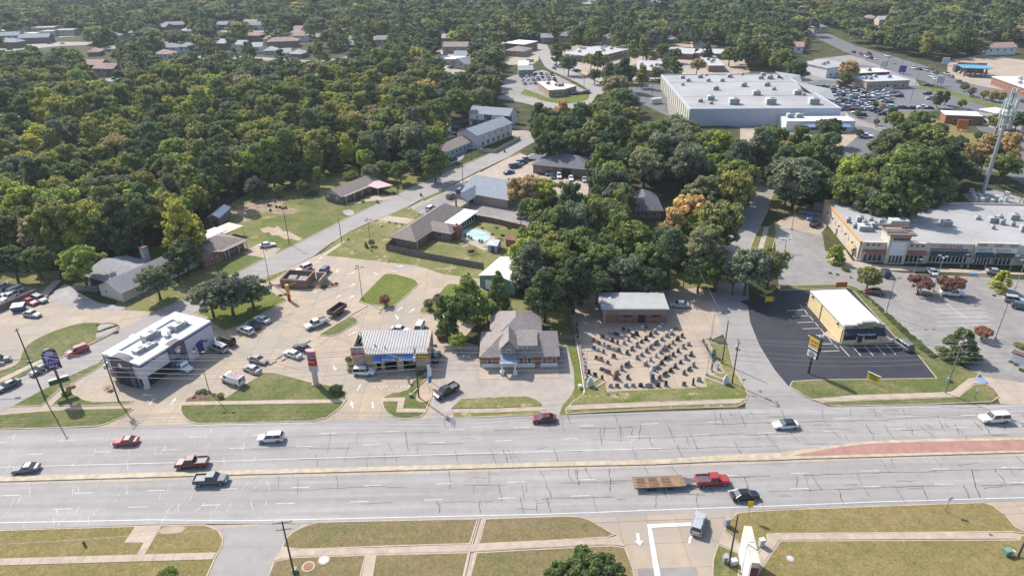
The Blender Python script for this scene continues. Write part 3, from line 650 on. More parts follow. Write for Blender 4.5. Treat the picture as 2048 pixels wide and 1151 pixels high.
# long white bay lines on the sealed lot
lines([[(1574.5, 621.3), (1607.5, 619)], [(1584, 632.5), (1618, 631)], [(1595, 645), (1628, 643.4)], [(1605, 657.5), (1639, 656)], [(1635.5, 688), (1666, 687)], [(1642.5, 702.5), (1679, 701)], [(1680, 692), (1699, 712.5)], [(1703.5, 691), (1722, 711.5)], [(1728, 691), (1746.5, 711)], [(1751.5, 690), (1770, 709.5)], [(1774, 690), (1791.5, 708.5)],
       [(1599, 609), (1605, 615)], [(1609, 620), (1615, 628)], [(1619, 632), (1626, 640)], [(1630, 645), (1637, 653)], [(1641, 657), (1648, 666)], [(1657, 676), (1664, 684)], [(1668, 689), (1676, 697)], [(1616.5, 670), (1621, 675), (1648, 673), (1643, 669.5), (1616.5, 671)]] + [[(1624 + i * 6.5, 674.6 - i * .3), (1628 + i * 6.5, 670 - i * .2)] for i in range(4)], .15, m_white, Z * 3.4)
# bays in the mall lot
for i in range(12):
	y = 618 + i * 9.6; x0 = 1752 + i * 10.3
	lines([[(x0 + 4, y), (x0 + 30 + i * .6, y - .3)]], .1, m_white, Z * 2.6)
for i in range(5):
	lines([[(1868 + i * 2, 618 + 9.5 * i - i), (1970 + 3 * i, 616 + 9.5 * i - i)]], .1, m_white, Z * 2.6)
lines([[(1888, 603), (1935, 638)]], .12, m_white, Z * 2.6)
for i in range(9): lines([[(1556 + i * .6, 462 + i * 2), (1580 + i, 463 + i * 2.5)]], .18, m_white, Z * 2.8)
lines([[(1952 + k, 545), (1966 + k, 558)] for k in (0, 5, 10, 15)], .1, m_white, Z * 2.6)
mark([(1937, 543), (1952, 543), (1956, 548), (1942, 548)], .13, m_blue)
for i in range(26):   # retail lot bays
	y = 178 + i * 1.75; lines([[(1700 + i * 1.6, y), (1880 + i * 1.2, y + 1)]], .18, mat('far_bay_paint', (.45, .45, .47), .8), Z * 3)
lines([[(815, 419), (830, 411)], [(835, 428), (852, 419)], [(850, 436), (862, 428)], [(852, 404), (866, 397)]], .15, m_white, Z * 3)
lines([[(1616, 428), (1612, 442)], [(1650, 432), (1647, 446)]], .15, m_white, Z * 3)
lines([[(1700, 238), (1795, 275)], [(1690, 222), (1700, 238)]], .6, m_kerby, Z * 4)
# ------------------------------------------------------------------ building materials
m_glass = mat('dark_glass', (.035, .045, .055), .08, .05, spec=.8)
m_glassb = mat('blue_glass', (.06, .09, .12), .1, .1, spec=.8)
m_frame = mat('white_trim', (.72, .72, .70), .5, .05)
m_trim = mat('grey_trim', (.35, .35, .36), .5, .05)
m_redbrick = mat('red_brick_wall', (.30, .13, .09), .85, .16, .9, fine=7)
m_brownbrick = mat('brown_brick_wall', (.26, .19, .15), .85, .14, .9, fine=7)
m_tanbrick = mat('tan_brick_wall', (.44, .33, .25), .85, .1, .9, fine=7)
m_stucco = mat('cream_stucco', (.62, .56, .46), .85, .06, .5)
m_whitewall = mat('white_wall', (.74, .74, .75), .8, .05, .4)
m_sand = mat('sand_wall', (.60, .52, .43), .85, .06, .4)
m_shgrey = mat('grey_shingles', (.26, .26, .27), .9, .12, 1.2, fine=4)
m_shblue = mat('slate_shingles', (.27, .30, .33), .9, .1, 1.2, fine=4)
m_shdark = mat('charcoal_shingles', (.14, .135, .155), .9, .12, 1.2, fine=4)
m_shbrown = mat('brown_shingles', (.27, .22, .19), .9, .14, 1.2, fine=4)
m_shmauve = mat('taupe_shingles', (.285, .245, .23), .9, .12, 1.2, fine=4)
m_shred = mat('reddish_shingles', (.36, .25, .21), .9, .12, 1.2, fine=4)
m_shwhite = mat('pale_shingles', (.44, .43, .42), .9, .1, 1.2, fine=4)
m_membrane = mat('white_roof_membrane', (.74, .74, .75), .7, .03, .15)
m_greyroof = mat('grey_roof_membrane', (.36, .35, .345), .85, .10, .07, fine=1.2)
m_metalroof = mat('metal_roof', (.42, .40, .38), .55, .05, .3)
m_unit = mat('galvanised_metal', (.48, .50, .50), .5, .1, 1.0)
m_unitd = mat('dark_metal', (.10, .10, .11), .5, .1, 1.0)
m_wood = mat('weathered_wood', (.20, .175, .15), .9, .2, 1.5, fine=5)
m_woodb = mat('brown_fence_wood', (.19, .115, .08), .9, .2, 1.5, fine=5)
m_pole = mat('creosoted_pole', (.075, .058, .048), .9, .2, 1.5)
m_poleg = mat('weathered_pole', (.24, .20, .17), .9, .2, 1.5)
m_steel = mat('pole_steel', (.42, .44, .46), .45, .06, 1, metal=.3)
m_bronze = mat('bronze_pole', (.13, .11, .095), .5, .1, 1)
m_wire = mat('cable', (.24, .24, .24), .5, .1)
m_purple = mat('purple_paint', (.085, .03, .21), .6, .08)
m_purpleg = mat('purple_grey_wall', (.115, .10, .14), .75, .08)
m_offw = mat('off_white_wall', (.60, .585, .62), .8, .05)
m_darkopen = mat('painted_interior_shade', (.02, .02, .022), .8, .1)  # near-black colour that holds the shade inside openings
m_blueaw = mat('blue_canopy', (.10, .25, .55), .5, .06)
m_blackpaint = mat('black_paint', (.018, .018, .022), .4, .1)
m_yel = mat('yellow_paint', (.72, .50, .03), .5, .06)
m_cream = mat('yellow_cream_wall', (.78, .62, .34), .8, .04)
m_orange = mat('orange_paint', (.55, .17, .04), .6, .08)
m_red = mat('sign_red', (.50, .025, .03), .5, .05)
m_signw = mat('sign_white', (.80, .80, .80), .5, .03)
m_ltblue = mat('pale_blue_metal', (.42, .55, .66), .5, .05)
m_navyaw = mat('navy_awning', (.022, .026, .05), .7, .1)
m_terra = mat('terracotta_awning', (.30, .13, .08), .8, .1)
m_green = mat('green_utility_box', (.16, .28, .20), .6, .1)
m_teal = mat('dark_teal_awning', (.03, .06, .065), .7, .1)

WINM = {}
def win_mesh(w_, h_, fm, gm, bars):
	k = (round(w_, 2), round(h_, 2), fm.name, gm.name, bars)
	if k not in WINM:
		f = MB(); t = .09
		f.box(-w_ / 2, -.06, 0, w_ / 2, .02, t); f.box(-w_ / 2, -.06, h_ - t, w_ / 2, .02, h_)
		f.box(-w_ / 2, -.06, t, -w_ / 2 + t, .02, h_ - t); f.box(w_ / 2 - t, -.06, t, w_ / 2, .02, h_ - t)
		for i in range(bars): x = -w_ / 2 + w_ * (i + 1) / (bars + 1); f.box(x - t * .4, -.055, t, x + t * .4, .015, h_ - t)
		WINM[k] = (f.mesh('window', fm), MB().box(-w_ / 2 + t, -.03, t, w_ / 2 - t, .01, h_ - t).mesh('pane', gm))
	return WINM[k]

class Bld:
	def __init__(s, name, label, cat, A, B, zA=0, depth=10, H=3, group=None, C=None, zC=None):
		a = G(*A, zA); b = G(*B, zA)
		s.W = (b - a).length; s.rz = math.atan2(b.y - a.y, b.x - a.x); s.H = H
		if C is not None:
			c = G(*C, zA if zC is None else zC); n = Vector((-math.sin(s.rz), math.cos(s.rz))); depth = abs((c - a).dot(n))
		s.D = depth
		s.root = thing(name, label, cat, (a.x, a.y, 0), s.rz, group)
	def P(s, u, v):
		"""world point of local u,v"""
		c, q = math.cos(s.rz), math.sin(s.rz); l = s.root.location
		return Vector((l.x + u * c - v * q, l.y + u * q + v * c))
	def part(s, name, m, b, parent=None, **kw): return b.build(name, m, parent or s.root, **kw)
	def walls(s, m, H=None, x0=0, y0=0, x1=None, y1=None, name='wall', z0=0):
		return s.part(name, m, MB().box(x0, y0, z0, s.W if x1 is None else x1, s.D if y1 is None else y1, H or s.H))
	def flat(s, m, pm, par=.4, x0=0, y0=0, x1=None, y1=None, H=None, th=.25):
		x1 = s.W if x1 is None else x1; y1 = s.D if y1 is None else y1; H = H or s.H
		r = s.part('roof', m, MB().box(x0 + th, y0 + th, H, x1 - th, y1 - th, H + .05))
		if par:
			b = MB(); b.box(x0, y0, H, x1, y0 + th, H + par); b.box(x0, y1 - th, H, x1, y1, H + par); b.box(x0, y0 + th, H, x0 + th, y1 - th, H + par); b.box(x1 - th, y0 + th, H, x1, y1 - th, H + par)
			s.part('parapet', pm, b)
		return r
	def gable(s, m, rise, oh=.5, axis='x', x0=0, y0=0, x1=None, y1=None, H=None, wm=None, name='roof'):
		x1 = s.W if x1 is None else x1; y1 = s.D if y1 is None else y1; H = H or s.H
		if axis == 'x': f = lambda a, b, z: (a, b, z); A, B, C_, D_ = x0, x1, y0, y1
		else: f = lambda a, b, z: (b, a, z); A, B, C_, D_ = y0, y1, x0, x1
		md = (C_ + D_) / 2; hs = (D_ - C_) / 2; dz = rise * oh / hs; t = .14
		prof = [(C_ - oh, H - dz), (md, H + rise), (D_ + oh, H - dz), (D_ + oh, H - dz + t), (md, H + rise + t), (C_ - oh, H - dz + t)]
		b = MB(); vs = [f(A - oh, p[0], p[1]) for p in prof] + [f(B + oh, p[0], p[1]) for p in prof]
		b.add(vs, [(0, 1, 7, 6), (1, 2, 8, 7), (3, 4, 10, 9), (4, 5, 11, 10), (2, 3, 9, 8), (5, 0, 6, 11), (0, 5, 4, 1), (1, 4, 3, 2), (6, 7, 10, 11), (7, 8, 9, 10)])
		r = s.part(name, m, b)
		if wm:
			for q in (A + .01, B - .01): s.part('gable_wall', wm, MB().add([f(q, C_, H), f(q, D_, H), f(q, md, H + rise)], [(0, 1, 2)]))
		return r
	def hip(s, m, rise, oh=.5, x0=0, y0=0, x1=None, y1=None, H=None, name='roof', ends=(1, 1)):
		x1 = s.W if x1 is None else x1; y1 = s.D if y1 is None else y1; H = H or s.H
		a, b_, c, d = x0 - oh, x1 + oh, y0 - oh, y1 + oh; z0 = H - .1; L = min(b_ - a, d - c) / 2
		if b_ - a >= d - c: r0 = (a + L * ends[0], (c + d) / 2); r1 = (b_ - L * ends[1], (c + d) / 2)
		else: r0 = ((a + b_) / 2, c + L * ends[0]); r1 = ((a + b_) / 2, d - L * ends[1])
		vs = [(a, c, z0), (b_, c, z0), (b_, d, z0), (a, d, z0), (*r0, H + rise), (*r1, H + rise)]
		vs += [(x, y, z - .14) for x, y, z in vs[:4]]
		if b_ - a >= d - c: fs = [(0, 1, 5, 4), (1, 2, 5), (2, 3, 4, 5), (3, 0, 4)]
		else: fs = [(0, 1, 4), (1, 2, 5, 4), (2, 3, 5), (3, 0, 4, 5)]
		fs += [(6, 7, 1, 0), (7, 8, 2, 1), (8, 9, 3, 2), (9, 6, 0, 3), (9, 8, 7, 6)]
		r = s.part(name, m, MB().add(vs, fs))
		return r
	def win(s, side, t, z, w_, h_, fm=None, gm=None, bars=0, y=0, name='window'):
		f, g = win_mesh(w_, h_, fm or m_frame, gm or m_glass, bars)
		loc, rz = {'f': ((t, y, z), 0), 'b': ((t, s.D - y, z), PI), 'l': ((y, t, z), -PI / 2), 'r': ((s.W - y, t, z), PI / 2)}[side]
		o = inst(name, f, s.root, loc, rz); inst('pane', g, o); return o
	def wins(s, side, n, z, w_, h_, a=None, b=None, **k):
		L = s.W if side in 'fb' else s.D; a = 1 if a is None else a; b = L - 1 if b is None else b
		for i in range(n): s.win(side, a + (b - a) * (i + .5) / n, z, w_, h_, **k)
	def door(s, side, t, w_=1, h_=2.1, m=None, y=0, name='door', fm=None):
		b = MB().box(-w_ / 2, -.05, 0, w_ / 2, .02, h_)
		loc, rz = {'f': ((t, y, .02), 0), 'b': ((t, s.D - y, .02), PI), 'l': ((y, t, .02), -PI / 2), 'r': ((s.W - y, t, .02), PI / 2)}[side]
		o = b.build(name, m or m_unitd, s.root, loc, rz)
		MB().tube((w_ * .35, -.05, 1), (w_ * .35, -.12, 1), .03).build('handle', m_unit, o)
		return o
UNITM = {}
def hvac(B, u, v, z, sx=1.8, sy=1.3, sz=1.1, m=None, group='rooftop units', kind='rooftop_unit', lab=None, rz=0):
	"""air handler on a roof: its own thing, with casing, fan and grille"""
	k = (sx, sy, sz, (m or m_unit).name)
	if k not in UNITM:
		c = MB().box(-sx / 2, -sy / 2, .12, sx / 2, sy / 2, sz).box(-sx / 2 + .1, -sy / 2 + .1, 0, sx / 2 - .1, sy / 2 - .1, .12)
		f = MB().tube((sx * .2, 0, sz), (sx * .2, 0, sz + .12), min(sx, sy) * .33, n=12)
		g = MB(); [g.box(-sx / 2 + .12, -sy / 2 - .03, .25 + i * .2, sx / 2 - .12, -sy / 2, .33 + i * .2) for i in range(max(1, int((sz - .35) / .2)))]
		UNITM[k] = (c.mesh('casing', m or m_unit), f.mesh('fan', m_unitd), g.mesh('grille', m_unitd))
	p = B.P(u, v); t = thing(kind, lab or 'grey metal air unit standing on the flat roof', 'air unit', (p.x, p.y, z), B.rz + rz, group)
	a, b_, c = UNITM[k]; inst('casing', a, t); inst('fan', b_, t); inst('grille', c, t, kind='stuff'); return t

# ------------------------------------------------------------------ purple and white restaurant
zt = 6.0
B = Bld('taco_restaurant', 'white taco restaurant with purple bands, grey arches and open-top roof well', 'restaurant', (277, 728), (436, 655 - 12), 6.4, H=6.0, C=(361, 621))
a = G(278, 728, 6.4); b = G(420, 641, 6.4); c = G(211, 702, 6.4)
B.W = (b - a).length; B.rz = math.atan2((b - a).y, (b - a).x); n_ = Vector((-math.sin(B.rz), math.cos(B.rz))); B.D = abs((c - a).dot(n_)); B.root.location = (a.x, a.y, 0); B.root.rotation_euler.z = B.rz
W, D = B.W, B.D
tw = MB(); tw.box(0, 0, 2.8, W, D, 5.5); tw.box(0, 0, 0, .9, .9, 2.8)
tw.box(W * .38, 0, 0, W, D, 2.8); tw.box(.9, .7, 0, W * .38, D, 2.8)
B.part('wall', m_offw, tw)
b = MB()
b.box(-.06, -.06, 5.5, W + .06, D + .06, 5.95); B.part('purple_band', m_purple, b)
b = MB(); o_, t = .1, 2.1
for bx in ((-o_, -o_, W + o_, t), (-o_, D - t, W + o_, D + o_), (-o_, t, t, D - t), (W - t * 1.3, t, W + o_, D - t)): b.box(bx[0], bx[1], 5.95, bx[2], bx[3], 6.4)
B.part('parapet', m_membrane, b)
B.part('roof', m_membrane, MB().box(t, t, 5.94, W - t * 1.3, D - t, 5.97))
# grey arch towers
def arch(u0, u1, side, zc, m, name='arch_facade', depth=1.3):
	n = 10; r = (u1 - u0) / 2; pts = [(u0, 0), (u1, 0)] + [(u0 + r + r * math.cos(PI * k / n), zc + r * .34 * math.sin(PI * k / n)) for k in range(n + 1)]
	b = MB()
	if side == 'f': vs = [(p[0], -.45, p[1]) for p in pts] + [(p[0], depth, p[1]) for p in pts]
	else: vs = [(-.45, p[0], p[1]) for p in pts] + [(depth, p[0], p[1]) for p in pts]
	k = len(pts); b.add(vs, [tuple(range(k)), tuple(range(2 * k - 1, k - 1, -1))] + [(i, i + k, (i + 1) % k + k, (i + 1) % k) for i in range(k)])
	return B.part(name, m, b)
arch(W * .36, W * .58, 'f', 5.9, m_purpleg); arch(D * .22, D * .78, 'l', 5.9, m_purpleg);
B.part('painted_entrance_shade', m_darkopen, MB().box(W * .40, -.5, 0, W * .54, -.42, 3.3)); B.part('painted_entrance_shade', m_darkopen, MB().box(-.52, D * .32, 0, -.44, D * .68, 4.2))  # flat dark panels, the shade of the two entrances put into their colour
B.win('f', W * .2, .5, W * .30, 2.2, m_frame, m_glass, 3, .7); B.win('l', D * .1, .6, 1.4, 2.1, m_frame, m_glass, 0); B.win('l', D * .89, .6, 1.4, 2.1, m_frame, m_glass, 0)
B.part('painted_porch_shade', m_darkopen, MB().box(.95, .62, .05, W * .36, .69, 2.75))  # dark sheet over the wall, painted shade under the overhang
B.door('f', W * .78, 1.6, 2.7, m_purple, name='side_door')
B.part('door_hood', m_purple, MB().add([(W * .78 + 1.2 * math.cos(PI * k / 8), -.08, 2.8 + .7 * math.sin(PI * k / 8)) for k in range(9)] + [(W * .78 + 1.2 * math.cos(PI * k / 8), -.9, 2.6 + .5 * math.sin(PI * k / 8)) for k in range(9)], [(k, k + 1, k + 10, k + 9) for k in range(8)]))
for u in (.69, .88): B.part('wall_lamp', m_unitd, MB().box(W * u - .2, -.16, 2.2, W * u + .2, -.01, 2.7))
for v in (-.56, ):
	lg = MB();
	for k in range(12): q = PI * (.15 + .7 * k / 11); lg.box(W * .47 + .8 * math.cos(q) - .1, v - .03, 4.6 + .8 * math.sin(q) - .1, W * .47 + .8 * math.cos(q) + .1, v, 4.6 + .8 * math.sin(q) + .1)
	lg.tube((W * .47, v, 4.55), (W * .47, v - .05, 4.55), .5, n=14); B.part('bell_logo', m_signw, lg)
B.part('bell_logo', m_signw, MB().tube((-.47, D * .5, 5.0), (-.54, D * .5, 5.0), .55, n=14))
cn = MB(); n = 14   # rounded blue fibreglass canopy over the drive-through side
for k in range(n + 1): pass
rg = []
for k in range(9):
	f = k / 8; wv = math.sin(PI * (.08 + .84 * f)); rg.append([(W * (.34 + .2 * f), D + .1 + 2.6 * wv * c_, 4.6 + 1.5 * wv * s_) for c_, s_ in ((0, -.3), (.9, -.3), (1, .2), (.7, .8), (.3, 1), (0, 1.05))])
cn.loft(rg); B.part('side_canopy', m_ltblue, cn, smooth=True)
for i, (u, v, sx, sy, sz) in enumerate([(.20, .42, 2.4, 1.6, 1.0), (.30, .38, 2.0, 1.5, .9), (.44, .62, 3.0, 1.8, 1.7), (.52, .60, 1.8, 1.3, 1.2), (.38, .36, 1.2, .9, .6), (.56, .36, 1.2, 1.0, .7), (.74, .42, 2.6, 1.8, 1.4), (.82, .40, 1.4, 1.2, 1.0), (.64, .45, .9, .9, .6), (.76, .62, 2.0, 1.2, .5)]):
	hvac(B, W * u, D * v, 5.98, sx, sy, sz, lab='metal kitchen air unit in the roof well of the taco restaurant', group='air units on the taco restaurant')
# menu and patio furniture outside the left face
lo = G(225, 765)
t_ = thing('outdoor_table_set', 'red brown patio table by the arched restaurant front', 'table', B.P(-3, D * .7), B.rz)
MB().tube((0, 0, .7), (0, 0, .76), .6, n=12).build('tabletop', m_terra, t_); MB().tube((0, 0, 0), (0, 0, .7), .05).build('post', m_unitd, t_)
for s_ in (-1, 1): MB().box(-.6, s_ * .95 - .15, .4, .6, s_ * .95 + .15, .46).build('bench', m_terra, t_)

# ------------------------------------------------------------------ quick oil change shop
B = Bld('oil_change_shop', 'tan oil change shop with ribbed metal roof and blue awnings over two bays', 'shop', (737 - 35, 700), (858, 700), 4.6, H=4.6, C=(869, 658))
a = G(703, 706, 4.4); b = G(857, 704, 4.4); c = G(868, 658, 5.2)
B.W = (b - a).length; B.rz = math.atan2((b - a).y, (b - a).x); n_ = Vector((-math.sin(B.rz), math.cos(B.rz))); B.D = abs((c - a).dot(n_)); B.root.location = (a.x, a.y, 0); B.root.rotation_euler.z = B.rz
W, D = B.W, B.D; H = 4.4
wl = MB(); bays = [(W * .305, W * .365, 2.4), (W * .41, W * .575, 3.0), (W * .66, W * .815, 3.0)]; x = 0
for u0, u1, hh in bays: wl.box(x, 0, 0, u0, .4, H); wl.box(u0, 0, hh, u1, .4, H); x = u1
wl.box(x, 0, 0, W, .4, H); wl.box(0, .4, 0, .4, D, H); wl.box(W - .4, .4, 0, W, D, H + .8); wl.box(.4, D - .4, 0, W - .4, D, H + .5)
B.part('wall', m_tanbrick, wl); B.part('service_floor', m_darkopen, MB().box(.4, .4, .03, W - .4, D - .4, .06)); B.part('inner_partition', m_darkopen, MB().box(.4, 3.2, .06, W - .4, 3.4, H - .2))  # floor and partition carry the dim bays' shade in their colour
r0 = W * .17; z0, z1 = H + .02, H + .75
B.part('roof', m_metalroof, MB().add([(r0, -.35, z0), (W - .1, -.35, z0), (W - .1, D - .1, z1), (.5, D - .1, z1), (r0, -.35, z0 - .15), (W - .1, -.35, z0 - .15)], [(0, 1, 2, 3), (4, 5, 1, 0)]))
rb = MB()
for i in range(26):
	u = .8 + (W - 1.2) * i / 25
	y0_ = -.35 if u > r0 else -.35 + (r0 - u) / r0 * D * .9
	zz = z0 + (z1 - z0) * (y0_ + .35) / (D + .25)
	rb.add([(u - .04, y0_, zz), (u + .04, y0_, zz), (u + .04, D - .1, z1), (u - .04, D - .1, z1), (u - .04, y0_, zz + .11), (u + .04, y0_, zz + .11), (u + .04, D - .1, z1 + .11), (u - .04, D - .1, z1 + .11)], [(4, 5, 6, 7), (0, 1, 5, 4), (1, 2, 6, 5), (3, 0, 4, 7)])
B.part('roof_ribs', m_trim, rb, kind='stuff')
B.part('sign_parapet', m_tanbrick, MB().box(-.1, -.15, H, W * .165, .2, H + 1.5).box(-.1, .2, H, .15, D * .9, H + .6))
so = B.part('sign_panel', m_tanbrick, MB().box(.3, -.25, H - 1.0, W * .15, -.16, H + 1.2))
# emblem: blue V with red flanks, and the name beneath
em = MB(); cx_ = W * .078; em.add([(cx_ - .75, -.30, H + 1.05), (cx_ - .3, -.30, H + 1.05), (cx_, -.30, H + .35), (cx_ + .3, -.30, H + 1.05), (cx_ + .75, -.30, H + 1.05), (cx_ + .2, -.30, H - .1), (cx_ - .2, -.30, H - .1)], [(0, 6, 2, 1), (6, 5, 2), (3, 2, 5, 4)])
em.build('blue_emblem', mat('emblem_blue', (.06, .20, .55), .5), so)
em = MB(); em.add([(cx_ - 1.45, -.31, H - .25), (cx_ - .9, -.31, H + .6), (cx_ - .55, -.31, H + .6), (cx_ - .25, -.31, H - .1), (cx_ + .25, -.31, H - .1), (cx_ + .55, -.31, H + .6), (cx_ + .9, -.31, H + .6), (cx_ + 1.45, -.31, H - .25), (cx_ + 1.45, -.31, H - .55), (cx_ - 1.45, -.31, H - .55)], [(0, 9, 8, 7, 6, 5, 4, 3, 2, 1)])
em.build('red_emblem', m_red, so); lettering('Valvoline', .5, m_signw, so, (cx_, -.36, H - .38))
for u0, u1, hh in bays:
	aw = MB().add([(u0 - .25, -.02, hh + 1.3), (u1 + .25, -.02, hh + 1.3), (u1 + .25, -1.0, hh + .5), (u0 - .25, -1.0, hh + .5), (u1 + .25, -1.0, hh + .1), (u0 - .25, -1.0, hh + .1), (u0 - .25, -.02, hh + .1), (u1 + .25, -.02, hh + .1)], [(0, 3, 2, 1), (3, 5, 4, 2), (0, 6, 5, 3), (1, 2, 4, 7)])
	ao = B.part('awning', mat('awning_blue', (.08, .22, .60), .6, .05), aw)
	st = MB(); k = int((u1 - u0 + .5) / .36)
	for i in range(k): x = u0 - .2 + i * .36; st.add([(x, -1.02, hh + .5), (x + .17, -1.02, hh + .5), (x + .17, -1.02, hh + .08), (x, -1.02, hh + .08)], [(0, 3, 2, 1)]); st.add([(x, -.04, hh + 1.31), (x + .17, -.04, hh + 1.31), (x + .17, -1.01, hh + .52), (x, -1.01, hh + .52)], [(0, 3, 2, 1)]) if i % 1 == 0 and u1 - u0 > 9 else None
	st.build('white_stripes', m_signw, ao, kind='stuff')
B.part('banner', m_yel, MB().box(W * .83, -.08, 3.1, W - .1, -.01, 4.25)); bn = B.part('banner_border', m_red, MB().box(W * .83, -.085, 2.95, W - .1, -.01, 3.1)); lettering('OIL CHANGE', .5, m_blackpaint, B.root, (W * .915, -.12, 3.8))
B.part('wall_sign', m_signw, MB().box(W * .605, -.05, 2.2, W * .64, -.01, 3.3)); B.door('f', W * .155, 1.0, 2.1, m_redbrick, name='side_door')
B.part('roof_vent', m_unit, MB().tube((W * .28, D * .3, z0 + .1), (W * .28, D * .3, z0 + .9), .18)); B.part('roof_vent', m_unit, MB().tube((W * .42, D * .2, z0 + .1), (W * .42, D * .2, z0 + .8), .16))
EX = thing('exit_lettering', 'white EXIT lettering painted on the concrete before the oil change bays', 'pavement lettering', B.P(W * .42, -6.2), B.rz)
lettering('EXIT', 1.3, m_fade, EX, (0, 0, .05), 0, 0, .004, 1.2); lettering('EXIT', 1.3, m_fade, EX, (4.6, 0, .05), 0, 0, .004, 1.2)
OIL = B

# ------------------------------------------------------------------ brick office with dormers
m_taupe = m_shmauve
B = Bld('brick_office', 'brick office with taupe shingle roof, dormers and white columned porch', 'office', (964, 735), (1115, 733), 0, H=3.1, depth=12)
W, D = B.W, 9.5
B.walls(m_redbrick, 3.1, y1=D); B.part('stone_base', m_whitewall, MB().box(-.04, -.06, 0, W * .70, 0, 1.0).box(W * .77, -.06, 0, W + .04, 0, 1.0))
B.hip(m_taupe, 2.9, .5, y1=D, H=3.1)
B.walls(m_redbrick, 3.1, W * .12, D, W * .79, D + 9.5, 'rear_wall'); B.hip(m_taupe, 3.2, .5, W * .12, D - 4, W * .79, D + 9.5, 3.1, 'rear_roof')
# entrance gable, gambrel-topped dormer and shed dormer
B.part('entrance_wall', m_shbrown, MB().box(W * .26, -.3, 3.1, W * .46, 3.2, 5.0))
B.gable(m_taupe, 2.0, .35, 'y', W * .25, -.2, W * .47, 5.2, 5.0, m_shbrown, 'entrance_roof')
B.part('shed_dormer_wall', m_shbrown, MB().box(W * .47, 1.2, 3.4, W * .73, 3.2, 4.9)); B.part('shed_dormer_roof', m_taupe, MB().add([(W * .465, .8, 4.95), (W * .74, .8, 4.95), (W * .74, 5.2, 6.3), (W * .465, 5.2, 6.3), (W * .465, .8, 4.8), (W * .74, .8, 4.8)], [(0, 1, 2, 3), (4, 5, 1, 0)]))
for u in (.51, .57, .63): B.win('f', W * u, 3.8, .9, .8, bars=1, y=1.2)
B.win('f', W * .36, 3.7, .95, 1.0, y=-.3, bars=1)
B.part('arched_hood', m_frame, MB().add([(W * .36 + .75 * math.cos(PI * k / 8), -.31, 4.75 + .32 * math.sin(PI * k / 8)) for k in range(9)] + [(W * .36 + .75 * math.cos(PI * k / 8), -.7, 4.75 + .32 * math.sin(PI * k / 8)) for k in range(9)], [(k, k + 1, k + 10, k + 9) for k in range(8)] + [tuple(range(9))]))
po = B.part('porch_roof', m_ltblue, MB().add([(W * .25, -.3, 3.5), (W * .46, -.3, 3.5), (W * .47, -2.6, 3.0), (W * .24, -2.6, 3.0)], [(0, 3, 2, 1), (0, 1, 2, 3)]))
B.part('porch_beam', m_frame, MB().box(W * .24, -2.75, 2.7, W * .47, -2.45, 3.0))
for u in (.27, .44): B.part('porch_column', m_frame, MB().tube((W * u, -2.6, .9), (W * u, -2.6, 2.7), .2, n=10).box(W * u - .45, -3.0, 0, W * u + .45, -2.2, .9))
B.door('f', W * .36, 1.2, 2.2, m_unitd)
for u in (.52, .63, .83, .955): B.win('f', W * u, 1.0, 1.0, 1.5, bars=0)
B.part('wood_door', m_woodb, MB().box(W * .71, -.05, 0, W * .76, 0, 2.6)); B.win('f', W * .1, 1.0, 1.0, 1.5)
MB().sheet([(-.5, -4.2), (W * 1.0, -4.2), (W * 1.0, 0), (-.5, 0)], .06).build('porch_floor', m_walk, B.root)

# ------------------------------------------------------------------ flat roofed brick building of the monument yard
B = Bld('monument_office', 'low flat roofed red brick building behind the headstone yard', 'building', (1206, 614), (1334, 614), 4.2, H=4.0, C=(1200, 586))
W, D = B.W, B.D
B.walls(m_redbrick, 2.4); B.walls(mat('brown_fascia', (.26, .20, .17), .8, .06), 4.0, -.1, -.5, W + .1, D, 'fascia', 2.4)
B.part('eave', m_unit, MB().box(-.5, -.9, 4.0, W + .4, D + .3, 4.25)); B.part('roof', mat('pale_gravel_roof', (.38, .38, .37), .9, .06, .4), MB().box(-.3, -.7, 4.25, W + .2, D + .1, 4.3))
B.win('f', W * .40, 1.5, 2.3, .8, m_unitd); B.win('f', W * .84, 1.5, 2.3, .8, m_unitd); B.part('glass_entrance', m_glass, MB().box(W * .56, -.05, 0, W * .68, 0, 2.3)); B.door('f', W * .62, 1.0, 2.1, m_glass)

# ------------------------------------------------------------------ yellow gold shop
B = Bld('gold_shop', 'long cream yellow shop with white roof, stepped parapet and navy awning', 'shop', (1690, 654), (1767, 651), 4.3, H=4.2, C=(1622, 581), zC=4.3)
W, D = B.W, B.D
B.walls(m_cream, 4.2); B.part('roof', m_membrane, MB().box(-.1, .3, 4.2, W + .1, D + .1, 4.32)); B.part('roof_edge', m_trim, MB().box(-.2, .3, 4.1, -.02, D + .1, 4.26).box(W + .02, .3, 4.1, W + .2, D + .1, 4.26))
pp = MB(); hh = [(-.2, W * .3, 4.75), (W * .3, W * .42, 5.1), (W * .42, W * .76, 5.5), (W * .76, W * .9, 5.1), (W * .9, W + .2, 4.75)]
for u0, u1, z in hh: pp.box(u0, -.25, 3.6, u1, .28, z);
B.part('stepped_parapet', mat('khaki_wall', (.42, .39, .27), .8, .05), pp)
cp = MB()
for u0, u1, z in hh: cp.box(u0 - .08, -.32, z, u1 + .08, .34, z + .1)
B.part('coping', m_trim, cp)
lettering('The', .6, m_blackpaint, B.root, (W * .27, -.29, 4.3)); lettering('GOLD', 1.15, mat('gold_paint', (.28, .17, .03), .5), B.root, (W * .52, -.29, 4.65)); lettering('Buyer', .6, m_blackpaint, B.root, (W * .80, -.29, 4.3))
B.part('awning', m_navyaw, MB().add([(-.1, -.26, 4.0), (W + .1, -.26, 4.0), (W + .1, -1.5, 3.1), (-.1, -1.5, 3.1), (W + .1, -1.5, 2.6), (-.1, -1.5, 2.6)], [(0, 3, 2, 1), (3, 5, 4, 2), (0, 5, 3), (1, 2, 4)]))
